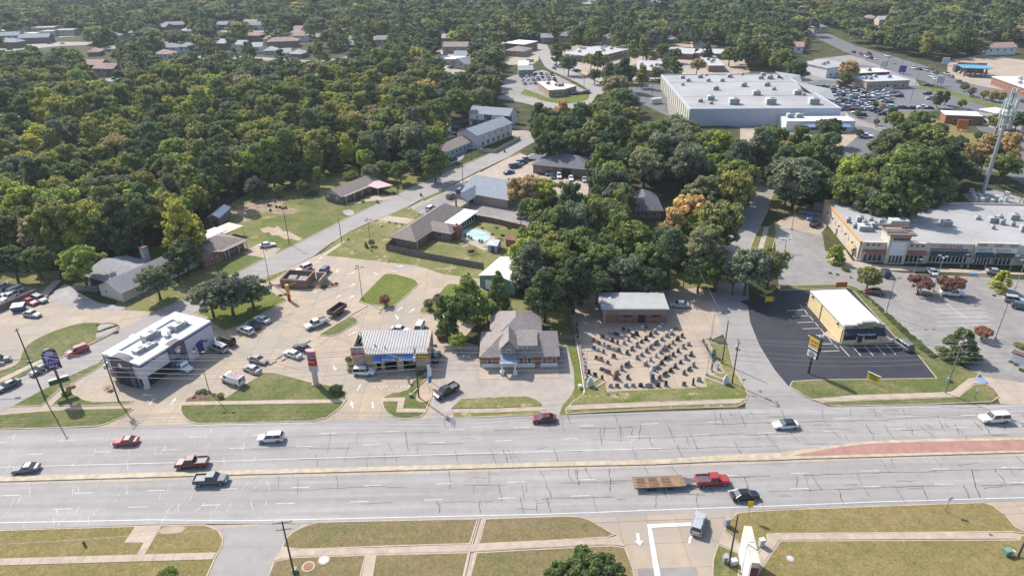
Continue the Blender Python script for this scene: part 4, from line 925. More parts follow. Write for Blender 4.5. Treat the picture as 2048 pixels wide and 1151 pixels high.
lettering('Treasure Buyers', .62, m_signw, B.root, (W * .5, -1.54, 3.15), 1.2)
for u in (.2, .75): B.win('f', W * u, .9, W * .32, 1.5, m_navyaw, m_glass, 1)
B.door('f', W * .47, 1.1, 2.2, m_navyaw);
for v in (.02, .62): B.part('downpipe', m_bronze, MB().box(-.14, D * v, 0, -.01, D * v + .12, 4.1))
for v in (.15, .88): B.part('flood_lamp', m_bronze, MB().box(-.45, D * v, 3.4, -.02, D * v + .25, 3.8))
GOLD = B

# ------------------------------------------------------------------ strip mall
B = Bld('strip_mall', 'tan strip mall with flat grey roof, tower with wooden pergola and awnings', 'shopping centre', (1712, 521), (2048, 531), 0, H=5.6, depth=32)
W0 = B.W; B.W = W = W0 * 1.5; ra = G(1679, 434, 6.0); B.D = D = 33
B.walls(m_sand, 5.4); B.flat(m_greyroof, m_sand, .55, H=5.4)
B.part('orange_coping', mat('orange_coping', (.60, .34, .13), .7, .08), MB().box(-.12, -.1, 5.4, .4, D + .1, 6.02))
wf = W0 / 336.0      # metres for each photo pixel along the front
ux = lambda x: (x - 1712) * wf
def bay(x0, x1, H_, m, parm=.6, z=0):
	return B.part('shopfront_bay', m, MB().box(ux(x0), -parm, z, ux(x1), .02, H_))
bay(1716, 1766, 6.0, m_sand); bay(1843, 1852, 6.0, m_sand)
bay(1800, 1852, 6.0, m_sand, .55); bay(1940, 2024, 6.6, m_sand, .6, 3.0)
tb = B.part('tower', m_stucco, MB().box(ux(1764), -1.6, 0, ux(1804), 4.2, 8.4)); B.part('tower_panel', m_whitewall, MB().box(ux(1769), -1.72, 2.8, ux(1799), -1.61, 6.7))
for k in range(6): MB().box(ux(1771) + k * .75, -1.70, 7.1, ux(1771) + k * .75 + .55, -1.61, 7.8).build('window', m_glass, tb)
pg = B.part('pergola', m_woodb, MB().box(ux(1758), -2.6, 8.8, ux(1810), -2.3, 9.1).box(ux(1758), 4.6, 8.8, ux(1810), 4.9, 9.1).box(ux(1758), .9, 8.8, ux(1810), 1.2, 9.1))
for u in (1765, 1802):
	for v in (-1.4, 3.8): MB().box(ux(u), v, 8.4, ux(u) + .25, v + .25, 8.8).build('post', m_woodb, pg)
for k in range(8): MB().box(ux(1758) - .3, -2.9 + k * 1.1, 9.1, ux(1810) + .3, -2.9 + k * 1.1 + (.45 if k % 3 == 0 else .2), 9.3).build('slat', m_woodb, pg)
B.part('tower_roof', m_membrane, MB().box(ux(1764) - .1, -1.7, 8.3, ux(1804) + .1, 4.3, 8.45)); B.part('tower_cornice', m_terra, MB().box(ux(1763), -1.9, 8.0, ux(1805), -1.61, 8.3))
for x0, x1, m in ((1720, 1762, m_terra), (1806, 1846, m_terra), (1856, 1880, m_teal), (1883, 1905, m_teal), (1908, 1932, m_teal), (1944, 1978, m_teal), (1984, 2018, m_teal)):
	B.part('awning', m, MB().add([(ux(x0), -.62, 3.9), (ux(x1), -.62, 3.9), (ux(x1), -1.8, 2.9), (ux(x0), -1.8, 2.9), (ux(x1), -.62, 2.9), (ux(x0), -.62, 2.9)], [(0, 3, 2, 1), (0, 5, 3), (1, 2, 4), (3, 5, 4, 2)]))
for x0, x1, n in ((1722, 1760, 4), (1770, 1798, 4), (1806, 1842, 4), (1856, 1932, 10), (1944, 1976, 5), (1984, 2016, 4)):
	for i in range(n):
		w1 = (ux(x1) - ux(x0)) / n; B.win('f', ux(x0) + w1 * (i + .5), .3, w1 - .08, 2.4, m_frame, m_glass, 0, y=-1.62 if x0 == 1770 else (-.6 if x0 < 1850 and x0 != 1770 or x0 > 1935 else 0))
for x0 in (1727, 1738, 1749, 1814, 1825, 1836): B.win('f', ux(x0), 4.9, .8, .7, m_trim, m_glass, 0, y=-.6)
for x0 in (1948, 1978, 2006):
	for k in range(4): B.win('f', ux(x0) + k * .5, 5.7, .4, .6, m_trim, m_glass, 0, y=-.6)
for k in range(14): B.win('f', ux(1857) + k * (ux(1932) - ux(1857)) / 14, 4.0, .8, .45, m_trim, m_glass, 0)
B.part('sign_band', m_whitewall, MB().box(ux(1942), -.72, 4.0, ux(2022), -.61, 5.3))
m_pink = mat('pink_sign_letters', (.52, .10, .22), .5); m_navy = mat('navy_sign_letters', (.02, .05, .22), .5)
lettering('TRUSTAR', 1.5, m_pink, B.root, (ux(1894), -.05, 4.9)); lettering('GEICO', 1.3, m_navy, B.root, (ux(1958), -.76, 4.65)); lettering('Smoothie', 1.0, m_pink, B.root, (ux(1995), -.76, 4.65))
for v in (3, 9, 15, 21, 26): B.part('gooseneck_lamp', m_bronze, MB().tube((-.1, v, 4.2), (-.9, v, 4.5), .06).tube((-.9, v, 4.5), (-.9, v, 4.0), .2, .3))
B.part('corner_awning', m_cream, MB().add([(-.02, 1.5, 3.4), (-.02, 6, 3.4), (-1.6, 6, 2.7), (-1.6, 1.5, 2.7)], [(0, 1, 2, 3), (3, 2, 1, 0)])); B.door('l', 3, 1.1, 2.2, m_glass); B.door('l', 18, 1.1, 2.2, m_unitd)
for (x, y, sx, sy, sz) in [(1694, 443, 1.2, 1.2, 1.4), (1709, 454, 1.2, 1.2, 1.3), (1719, 441, 2, 1.5, 1.5), (1729, 446, 1.3, 1, 1), (1741, 440, 1.2, 1, .9), (1728, 458, 3.6, 2.6, 1.5), (1747, 454, 2, 1.6, 1.6), (1761, 449, 1.4, 1.2, 1.8), (1774, 443, 1, 1, .9), (1795, 450, 5, 2.6, 2.0), (1775, 453, 3.6, 1.2, 1.0), (1892, 450, 2.6, 1.8, 1.7), (1985, 443, 2.4, 1.6, 1.6), (1999, 436, 1.6, 1.2, 1), (2003, 447, 1.4, 1.2, 1.4), (2027, 437, 2.4, 1.8, 1.6), (2024, 450, 1.2, 1.2, 1.2), (1985, 456, 1, 1, 1), (1955, 437, 1.4, 1.2, .9), (2045, 462, 1.6, 1.2, 2)]:
	q = G(x, y, 5.6) - Vector(B.root.location[:2]); c_, s_ = math.cos(B.rz), math.sin(B.rz); u = q.x * c_ + q.y * s_; v = -q.x * s_ + q.y * c_
	hvac(B, max(1.5, u), min(D - 2, max(1.5, v)), 5.45, sx, sy, sz, mat('pale_metal', (.56, .60, .58), .5, .06) if sx > 3 else m_unit, lab='metal air unit on the grey roof of the strip mall', group='air units on the strip mall')
# green canopy beyond it
t_ = MB().box(0, 0, 3.0, 9, 14, 3.2).box(.3, .3, 0, .5, .5, 3).box(.3, 13.4, 0, .5, 13.6, 3).build('green_canopy', mat('green_canopy', (.30, .50, .36), .6), None, B.P(ux(2030), -9), B.rz); tag(t_, 'pale green flat canopy beside the end of the strip mall', 'canopy')
MALL = B
# ------------------------------------------------------------------ houses and offices in the middle distance
# grey house with gravel drive
B = Bld('grey_gable_house', 'grey shingled house with brick chimney by the gravel drive', 'house', (203, 590), (249, 604), 0, H=2.9, depth=26)
W = B.W; B.D = 26
m_cream2 = mat('cream_siding', (.60, .56, .48), .85, .05)
B.walls(m_cream2, 2.9); B.gable(m_shgrey, 2.2, .6, 'y', H=2.9, wm=m_cream2)
B.walls(m_cream2, 2.9, -9, 3, 0, 15, 'side_wall'); B.gable(m_shgrey, 1.6, .4, 'x', -10, 2.5, W * .5, 15.5, 2.9, m_cream2, 'side_roof')
B.part('chimney', m_unit, MB().box(-3, 15.5, 2, -1.4, 17, 6.6)); B.part('chimney_cap', m_redbrick, MB().box(-3.15, 15.35, 6.6, -1.25, 17.15, 7.0))
B.win('f', W * .3, 1.4, 1.0, .7); B.wins('r', 4, 1.2, 1.3, 1.0, 2, 22); B.part('painted_garage_shade', m_darkopen, MB().box(-8.5, 2.9, 0, -1, 2.98, 2.3))  # garage mouth is a dark panel with its shade painted in
t_ = MB(); [t_.box(i * .3, 0, 0, i * .3 + .27, .04, 1.8 + (i % 3) * .02) for i in range(22)]; p = G(152, 582); tag(t_.build('board_fence', m_wood, None, (p.x, p.y), -.1), 'short weathered board fence beside the grey shingled house', 'fence', kind='thing')

# brick ranch with metal carport
B = Bld('brick_ranch_house', 'red brick ranch house with taupe roof and white carport roof', 'house', (410, 533), (489, 496), 0, H=2.8, depth=10)
W = B.W
B.walls(m_redbrick, 2.8, y1=10); B.hip(m_shbrown, 2.3, .8, y1=10, H=2.8)
B.walls(m_redbrick, 2.8, -1, -1.6, W * .38, 0, 'front_wall'); B.gable(m_shbrown, 1.2, .4, 'y', -1, -1.6, W * .38, 4, 2.8, m_redbrick, 'front_roof')
for u in (.1, .24): B.win('f', W * u, .6, .7, 1.8, y=-1.6)
B.door('f', W * .55); B.win('f', W * .68, .8, 1.8, 1.3, bars=1); B.win('f', W * .9, .8, 1.4, 1.3)
for u in (.44, .52, .78, .99): B.part('porch_post', m_frame, MB().box(W * u, -1.5, 0, W * u + .18, -1.3, 2.8))
B.part('porch_roof', m_shbrown, MB().box(W * .38, -1.9, 2.7, W + .3, 0, 2.84))
B.part('flat_rear_roof', m_unit, MB().box(W * .05, 9.5, 3.0, W + 2.5, 15, 3.18)); B.part('rear_wall', m_redbrick, MB().box(W * .1, 10, 0, W, 14.5, 3.0))
cp_ = B.part('carport_roof', m_sand, MB().box(W + .4, 8, 2.9, W + 7.5, 14.5, 3.05))
for u, v in ((.8, 8.2), (7.2, 8.2), (.8, 14.2), (7.2, 14.2)): MB().box(W + u, v, 0, W + u + .15, v + .15, 2.9).build('carport_post', m_frame, cp_)
B = Bld('metal_shed', 'white metal shed with brick end behind the brick ranch house', 'shed', (420, 452), (441, 452), 0, H=3.0, depth=9)
B.walls(m_brownbrick); B.gable(m_membrane, 1.0, .3, 'y', wm=m_brownbrick); B.door('f', 2)

# brown roofed brick house with pink carport
B = Bld('small_brick_house', 'brown roofed brick house with pink carport by the side street', 'house', (651, 399), (684, 407), 0, H=2.7, depth=19)
W = B.W
B.walls(m_brownbrick, 2.7); B.gable(m_shbrown, 1.8, .6, 'y', wm=m_ltblue)
B.win('f', W * .2, 1.2, 1.2, 1.0, m_frame, m_ltblue); B.win('f', W * .75, 1.2, 1.2, 1.0, m_frame, m_ltblue); B.wins('r', 4, .9, 1.2, 1.3, 2, 17); B.door('r', 8)
for v in (1, 5, 9, 13): B.part('porch_post', m_frame, MB().box(W + 1.2, v, 0, W + 1.35, v + .15, 2.6))
B.part('porch_roof', m_shbrown, MB().box(W, .3, 2.55, W + 1.6, 15, 2.68))
m_pinkroof = mat('pink_metal_roof', (.56, .33, .33), .6, .06)
c_ = B.part('carport_roof', m_pinkroof, MB().add([(W + .2, 13, 2.7), (W + 5.5, 12.5, 2.7), (W + 8.5, 17.5, 2.9), (W * .8, 19, 3.2), (W + .2, 13, 2.6), (W + 5.5, 12.5, 2.6)], [(0, 1, 2, 3), (0, 4, 5, 1)]))
for u, v in ((.4, 13.2), (5.2, 12.8), (8, 17)): MB().box(W + u, v, 0, W + u + .14, v + .14, 2.7).build('carport_post', m_frame, c_)

# brick house with pool
B = Bld('pool_house_ranch', 'brown brick house with taupe hip roof and white sunroom roof beside the pool', 'house', (786, 489), (832, 498), 0, H=2.8, depth=27)
W = B.W
B.walls(m_brownbrick, 2.8, y1=27); B.hip(m_shbrown, 2.9, .7, y1=28, H=2.8)
B.walls(m_brownbrick, 2.8, W, 9, W + 6.5, 14.5, 'wing_wall'); B.hip(m_shbrown, 1.7, .5, W * .5, 9, W + 6.8, 15, 2.8, 'wing_roof')
B.part('chimney', m_redbrick, MB().box(W + 6.5, 11, 0, W + 8.0, 13.2, 4.3)); B.part('chimney_pot', m_terra, MB().tube((W + 7.2, 12, 4.3), (W + 7.2, 12, 4.9), .3))
B.part('sunroom_wall', m_whitewall, MB().box(W - .5, 15, 0, W + 5.2, 28, 2.5)); B.part('sunroom_roof', m_membrane, MB().box(W - 1.2, 14.6, 2.6, W + 5.8, 28.8, 2.78))
for k in range(8):
	f, g = win_mesh(1.35, 1.9, m_frame, m_glass, 0); o = inst('window', f, B.root, (W + 5.2, 16 + k * 1.6, .4), PI / 2); inst('pane', g, o)
B.wins('f', 2, 1.5, 1.3, .7); B.win('r', 4, 1.5, 1.3, .7); f, g = win_mesh(1.6, 1.0, m_frame, m_glass, 0); o = inst('window', f, B.root, (W + 3, 8.98, 1.1), 0); inst('pane', g, o)
B.door('r', 7); B.part('porch_post', m_frame, MB().box(W + .4, .1, 0, W + .55, .25, 2.7))
pl = smooth_px(GP([(925, 462), (935, 459), (952, 460), (970, 466), (980, 474), (976, 481), (960, 483), (942, 478), (928, 470)]), 3)
po_ = MB().prism(ccw(pl), .05, .16).build('pool', m_tank, None); tag(po_, 'oval swimming pool under a pale green cover behind the brick house', 'swimming pool')
MB().prism(ccw(strip_poly(GP([(930, 473), (978, 470)]), .25)), .16, .24).build('cover_seam', m_tank, po_)
# garden things
def garden_chair(x, y, lab, m, grp=None, rz=0):
	p = G(x, y); t = thing('garden_chair', lab, 'chair', p, rz, grp); MB().box(-.3, -.3, .35, .3, .3, .42).build('seat', m, t); MB().box(-.3, .25, .42, .3, .32, 1.0).build('backrest', m, t)
	for a, b in ((-.25, -.25), (.25, -.25), (-.25, .25), (.25, .25)): MB().box(a - .03, b - .03, 0, a + .03, b + .03, .35).build('leg', m, t)
for x, y in ((959, 485), (964, 486), (931, 473), (938, 477), (943, 480)): garden_chair(x, y, 'dark lounge chair on the deck around the covered pool', m_unitd, 'chairs around the pool')
p = G(944, 508); t = thing('garden_swing', 'wooden garden swing standing on the lawn behind the fence', 'swing', p, .5)
MB().box(-1, -.3, .5, 1, .3, .58).build('seat', m_wood, t); MB().box(-1, .3, .58, 1, .36, 1.3).build('backrest', m_wood, t); MB().tube((-1.3, 0, 2), (1.3, 0, 2), .06).build('crossbar', m_wood, t)
for s_ in (-1.3, 1.3): MB().tube((s_, -.8, 0), (s_, 0, 2), .06).build('leg', m_wood, t); MB().tube((s_, .8, 0), (s_, 0, 2), .06).build('leg', m_wood, t)
B = Bld('garden_shed', 'grey roofed garden shed near the pool', 'shed', (976, 503), (994, 505), 0, H=2.2, depth=4); B.walls(m_ltblue); B.gable(m_unit, .7, .3, 'x', wm=m_ltblue); B.door('f', 1.5)
B = Bld('orange_playhouse', 'orange wooden playhouse under the trees by the pool garden', 'playhouse', (1012, 492), (1029, 494), 0, H=2.2, depth=3.5); B.walls(m_orange); B.gable(m_redbrick, .8, .2, 'x', wm=m_orange); B.win('f', 1, 1, .6, .6)
B = Bld('green_metal_garage', 'green metal garage with bright white roof half hidden by an ivy clad tree', 'garage', (960, 575), (1030, 590), 0, H=3.6, depth=12)
B.walls(m_green); B.gable(m_membrane, 1.1, .2, 'y', wm=m_green); B.door('f', 3, 2.6, 2.8, m_signw)

# grey shingle office with porch
B = Bld('shingle_office', 'tan brick office with grey shingle roof and gabled porch', 'office', (927, 401), (1015, 417), 0, H=3.4, depth=17)
W = B.W
B.walls(m_tanbrick, 3.4); B.gable(m_shblue, 3.4, .7, 'x', wm=m_tanbrick);
B.gable(m_shblue, 1.9, .4, 'y', W * .02, -6.5, W * .32, 6, 3.0, m_tanbrick, 'porch_roof')
for u in (W * .03, W * .30): B.part('porch_column', m_tanbrick, MB().box(u, -6.2, 0, u + .5, -5.7, 3.0))
B.door('f', W * .18, 1.8, 2.2, m_glass); B.wins('r', 3, 1, 1.2, 1.3)
for u in (.62, .85): B.part('roof_vent', m_unitd, MB().box(W * u, 12.5, 5.2, W * u + .5, 13, 5.9))
# dark shingle office
B = Bld('dark_roof_office', 'brick office with charcoal hip roof beside a row of parked cars', 'office', (1066, 346), (1178, 357), 0, H=3.6, depth=15)
W = B.W
B.walls(m_brownbrick, 3.6); B.hip(m_shdark, 2.7, .6, H=3.6)
B.walls(m_brownbrick, 3.6, W * .25, 15, W * .72, 24, 'rear_wall'); B.hip(m_shdark, 3.2, .6, W * .22, 6, W * .75, 25, 3.6, 'rear_roof')
B.part('porch_roof', m_shdark, MB().box(-5, 8, 2.9, 0, 14, 3.05)); B.part('painted_entry_shade', m_darkopen, MB().box(W * .52, -.06, 0, W * .68, 0, 2.9)); B.wins('f', 5, 1, 1.0, 1.4)  # entry is a dark panel on the wall, its shade painted in
# roofs among the trees
B = Bld('shaded_house', 'charcoal roofed house showing between the orange tree and the dark oaks', 'house', (1262, 437), (1322, 437), 0, H=3.0, depth=16); B.walls(m_brownbrick); B.hip(m_shdark, 3.2, .6); B.wins('f', 3, 1, 1.2, 1.2)
B = Bld('pale_roof_house', 'low house with pale green grey roof deep in the trees', 'house', (1322, 356), (1395, 360), 0, H=2.8, depth=10); B.walls(m_brownbrick); B.gable(m_shwhite, 1.4, .5, 'x', wm=m_brownbrick)
B = Bld('brown_cottage', 'small brown roofed cottage by the big spreading tree behind the mall', 'house', (1626, 421), (1672, 428), 0, H=2.6, depth=18); B.walls(m_tanbrick); B.gable(m_shbrown, 1.6, .4, 'y', wm=m_tanbrick); B.win('f', 3, 1, .9, .9)
# white townhouses
def townhouse(name, lab, A, Bp, depth, H, rise, m, ng=0, side_w=None, wm=None):
	B = Bld(name, lab, 'townhouses', A, Bp, 0, H=H, depth=depth); B.walls(wm or m_whitewall, H); B.gable(m, rise, .4, 'x', wm=wm or m_whitewall)
	return B
B = townhouse('townhouse_block', 'long white townhouse block with slate roof along the side street', (947 + 8, 298), (1024, 271), 11, 5.8, 2.2, m_shblue); W = B.W
B.wins('f', 5, 3.6, 1.0, 1.1, 2, W - 1); B.wins('f', 6, .6, 1.6, 1.8, 2, W - 1, gm=m_unitd)
B = townhouse('rear_townhouse_block', 'white townhouse block with garages at the end of the courtyard', (939, 250), (1018, 256), 11, 5.8, 2.2, m_shblue); W = B.W
B.wins('f', 4, 3.4, 1.2, 1.1, 2, W - 1)
for u in (.08, .24, .4): B.door('f', W * u + 1.5, 3.0, 2.2, m_unitd, name='garage_door')
for u in (.38, .88): B.part('dark_panel', m_unitd, MB().box(W * u, -.05, 3.0, W * u + 4, 0, 5.6))
B.part('lower_roof', m_shdark, MB().box(0, -1.6, 2.7, W, 0, 2.9))
B = townhouse('brown_roof_block', 'low block with brown roof partly shaded by a tree near the townhouses', (890, 319), (944, 296), 9, 3.0, 1.8, m_shbrown, wm=m_ltblue); B.wins('f', 6, .8, 1.2, 1.4);
B = townhouse('low_white_house', 'small pale roofed house beside the courtyard cars', (884, 268), (903, 262), 10, 3.2, 1.8, m_shwhite); B.win('f', 3, 1, 1.2, 1.2)
B = townhouse('pale_roof_cottage', 'pale roofed cottage behind the tall tree on the side street', (826, 335), (848, 331), 9, 3.0, 1.4, m_shwhite); B.win('f', 3, 1, 1.2, 1.2)
# ------------------------------------------------------------------ big store
B = Bld('retail_store', 'very large flat roofed store with white walls and many roof units', 'store', (1380, 218), (1683, 216), 8, H=7.6, C=(1326, 149), zC=8)
W, D = B.W, B.D
m_stw = mat('blue_white_wall', (.50, .53, .60), .8, .05, .2)
B.walls(m_stw, 7.6); B.part('west_wall_face', mat('cream_panel_wall', (.62, .60, .50), .8, .05), MB().box(-.15, 0, 0, -.01, D, 7.4)); B.flat(m_greyroof, m_stw, .5, H=7.6, th=.5)
for k in range(16): B.part('wall_panel_rib', m_trim, MB().box(-.4, D * (k + .5) / 16, 0, -.15, D * (k + .5) / 16 + .4, 7.4))
B.part('roof_joint', m_trim, MB().box(.6, D * .33, 7.65, W - .6, D * .33 + .35, 7.75)); B.part('roof_joint', m_trim, MB().box(.6, D * .74, 7.65, W - .6, D * .74 + .3, 7.75))
q = W / 300.0
B.walls(m_whitewall, 4.6, W * .60, -11, W * 1.04, 0, 'annex_wall'); B.part('annex_roof', m_membrane, MB().box(W * .60, -11, 4.6, W * 1.04, 0, 4.75));
aw = B.part('blue_awning', mat('sky_blue_awning', (.36, .52, .70), .5, .05), MB().add([(W * .70, -11, 3.8), (W * 1.0, -11, 3.8), (W * 1.0, -15, 2.9), (W * .70, -15, 2.9)], [(0, 3, 2, 1), (0, 1, 2, 3)])); B.part('painted_awning_shade', m_unitd, MB().box(W * .71, -11.1, 0, W * .99, -11.0, 2.8)); B.part('fence_wall', m_unit, MB().box(W * .70, -15, 0, W * 1.0, -14.8, 1.6))  # dark sheet on the annex wall is painted shade below the awning
B.part('annex_window', m_redbrick, MB().box(W * .66, -11.1, 1.2, W * .69, -11.0, 3))
fr = MB(); fr.add([(W - 2, D * .36, 7.6), (W + 10, D * .36, 4.5), (W + 10, D * .58, 4.5), (W - 2, D * .58, 7.6), (W - 8, D * .47, 12), (W + 10, D * .47, 8.5)], [(0, 1, 5, 4), (2, 3, 4, 5), (1, 2, 5), (3, 0, 4)]); B.part('entrance_gable', mat('pale_roofing', (.52, .52, .46), .8, .05), fr)
fr = MB(); fr.add([(W - 4, D * .80, 7.6), (W + 6, D * .80, 5), (W + 6, D * .98, 5), (W - 4, D * .98, 7.6), (W - 8, D * .88, 11), (W + 6, D * .88, 9)], [(0, 1, 5, 4), (2, 3, 4, 5), (1, 2, 5), (3, 0, 4)]); B.part('entrance_gable', MATS['pale_roofing'], fr)
m_pale = mat('pale_metal', (.56, .60, .58), .5, .06)
for (x, y, s_) in [(1365, 156, 1), (1400, 155, 1.2), (1376, 162, 1), (1416, 162, 1), (1444, 162, 1), (1459, 154, 1.2), (1365, 170, .8), (1412, 151, .7), (1431, 179, 1.3), (1487, 172, 1.3), (1533, 171, 1.3), (1521, 157, 1.2), (1526, 150, 1.1), (1539, 157, 1.4), (1512, 189, 1.6), (1594, 188, 1.6), (1421, 199, 1.5), (1400, 203, 1), (1467, 207, 2), (1540, 207, 2), (1626, 207, 2), (1547, 179, .9), (1557, 155, .9), (1482, 148, .7), (1607, 190, .8), (1422, 207, .8), (1578, 156, .9)]:
	w_ = G(x, y + 1, 7.6) - Vector(B.root.location[:2]); c_, s2 = math.cos(B.rz), math.sin(B.rz); u = w_.x * c_ + w_.y * s2; v = -w_.x * s2 + w_.y * c_
	hvac(B, min(max(u, 2), W - 3), min(max(v, 2), D - 2), 7.66, round(2.3 * s_, 1), round(1.9 * s_, 1), round(1.4 * s_, 1), m_pale if s_ > 1.4 else m_unit, lab='metal air unit on the wide grey roof of the big store', group='air units on the big store')
for u in (.65, .71): hvac(B, W * u, -4, 4.76, 3, 2.4, 1.8, m_pale, lab='metal air unit on the lower white annex roof of the big store', group='air units on the store annex')
HOUSE_FP = []
# clinic blocks and other flat roofs: name, label, front A, B, zA, C at same height, wall, roof
for nm, lab, A_, B_, z_, C_, wm, rm, nu in [
	('clinic_block', 'low clinic with broad white roof beyond the curving road', (1123, 110), (1188, 114), 4, (1150, 92), m_brownbrick, m_shwhite, 4),
	('clinic_block', 'second low white roofed clinic wing with long side of parked cars', (1192, 114), (1262, 97), 4.6, (1192, 92), m_brownbrick, m_shwhite, 4),
	('clinic_block', 'white roofed clinic behind the line of tall trees', (1272, 140), (1325, 141), 4, (1230, 120), m_brownbrick, m_shwhite, 3),
	('clinic_block', 'long white roofed clinic wing among round trees', (1305, 104), (1385, 108), 4, (1322, 94), m_brownbrick, m_shwhite, 2),
	('clinic_block', 'farthest long pale roofed clinic wing', (1390, 106), (1470, 108), 4, (1395, 97), m_brownbrick, m_shwhite, 1),
	('clinic_block', 'square white roofed clinic just behind the big store', (1418, 131), (1450, 131), 4, (1414, 112), m_brownbrick, m_shwhite, 3),
	('church_hall', 'tan flat roofed hall at the bend of the curving road', (1098, 180), (1130, 178), 4, (1068, 164), m_tanbrick, m_stucco, 3),
	('church_hall', 'tan hall wing with parked cars before it', (1132, 177), (1153, 171), 3.6, (1118, 162), m_tanbrick, m_stucco, 2),
	('brown_block', 'brick block with slanting white roof at the start of the curving road', (1010, 86), (1048, 89), 6, (1016, 78), m_brownbrick, m_membrane, 0),
	('shop_block', 'long tan shop with white roof', (880, 118), (926, 118), 4, (882, 112), m_sand, m_membrane, 0),
	('fast_food_shop', 'grey fast food building with flat roof at the edge of the parking lot', (1735, 163), (1820, 160), 4.5, (1738, 152), m_tanbrick, m_unit, 4),
	('purple_shop', 'fast food building with dark purple front and pale roof', (1716, 146), (1780, 143), 4.2, (1718, 138), m_purple, m_stucco, 2),
	('white_store', 'white walled store beside the highway', (1655, 136), (1712, 130), 6, (1652, 119), m_whitewall, m_greyroof, 2),
	('roadside_shop', 'long low shop with white roof and brown front across the highway', (1985, 153), (2090, 190), 4.5, (2010, 143), m_terra, m_membrane, 3),
	('bank_canopy', 'white drive-through canopy on brick piers', (1893, 229), (1964, 232), 4.2, (1887, 221), m_terra, m_membrane, 0),
	('bank_building', 'brown roofed bank building behind its canopy', (1960, 228), (2010, 242), 4.4, (1918, 210), m_stucco, m_shmauve, 0),
	('white_roof_shop', 'white roofed shop with rooftop units behind the tower', (1960, 218), (2048, 240), 4.5, (1955, 206), m_stucco, m_membrane, 6)]:
	HOUSE_FP.append((A_, B_)); B = Bld(nm, lab, 'building', A_, B_, z_, H=z_ - .3, C=C_); B.walls(wm, z_ - .3)
	B.part('roof', rm, MB().box(-.4, -.4, z_ - .3, B.W + .4, B.D + .4, z_)); B.wins('f', max(2, int(B.W / 5)), 1, 1.6, 1.4)
	for k in range(nu): hvac(B, B.W * random.uniform(.1, .9), B.D * random.uniform(.2, .85), z_, 2.2, 1.8, 1.4, lab='air unit on a flat roof beyond the big trees', group='air units on distant roofs')
# gas station canopy
B = Bld('gas_station', 'gas station canopy with blue underside and red lettering', 'gas station', (1926, 137), (1986, 139), 5, H=5, depth=14)
W = B.W; B.part('canopy', mat('canopy_blue', (.10, .32, .48), .5), MB().box(0, 0, 5, W, 14, 5.4)); B.part('fascia', m_red, MB().box(-.1, 13.6, 5.4, W + .1, 14.2, 6.4)); lettering('CONVENIENCE', 1.0, m_signw, B.root, (W / 2, 13.5, 5.9))
for u in (.15, .5, .85): B.part('pier', m_redbrick, MB().box(W * u - .4, 2, 0, W * u + .4, 3, 5).box(W * u - .4, 11, 0, W * u + .4, 12, 5)); B.part('pump', m_signw, MB().box(W * u - .3, 6, 0, W * u + .3, 7, 1.7))
B.part('shop_front', m_unitd, MB().box(0, 16, 0, W, 22, 4))
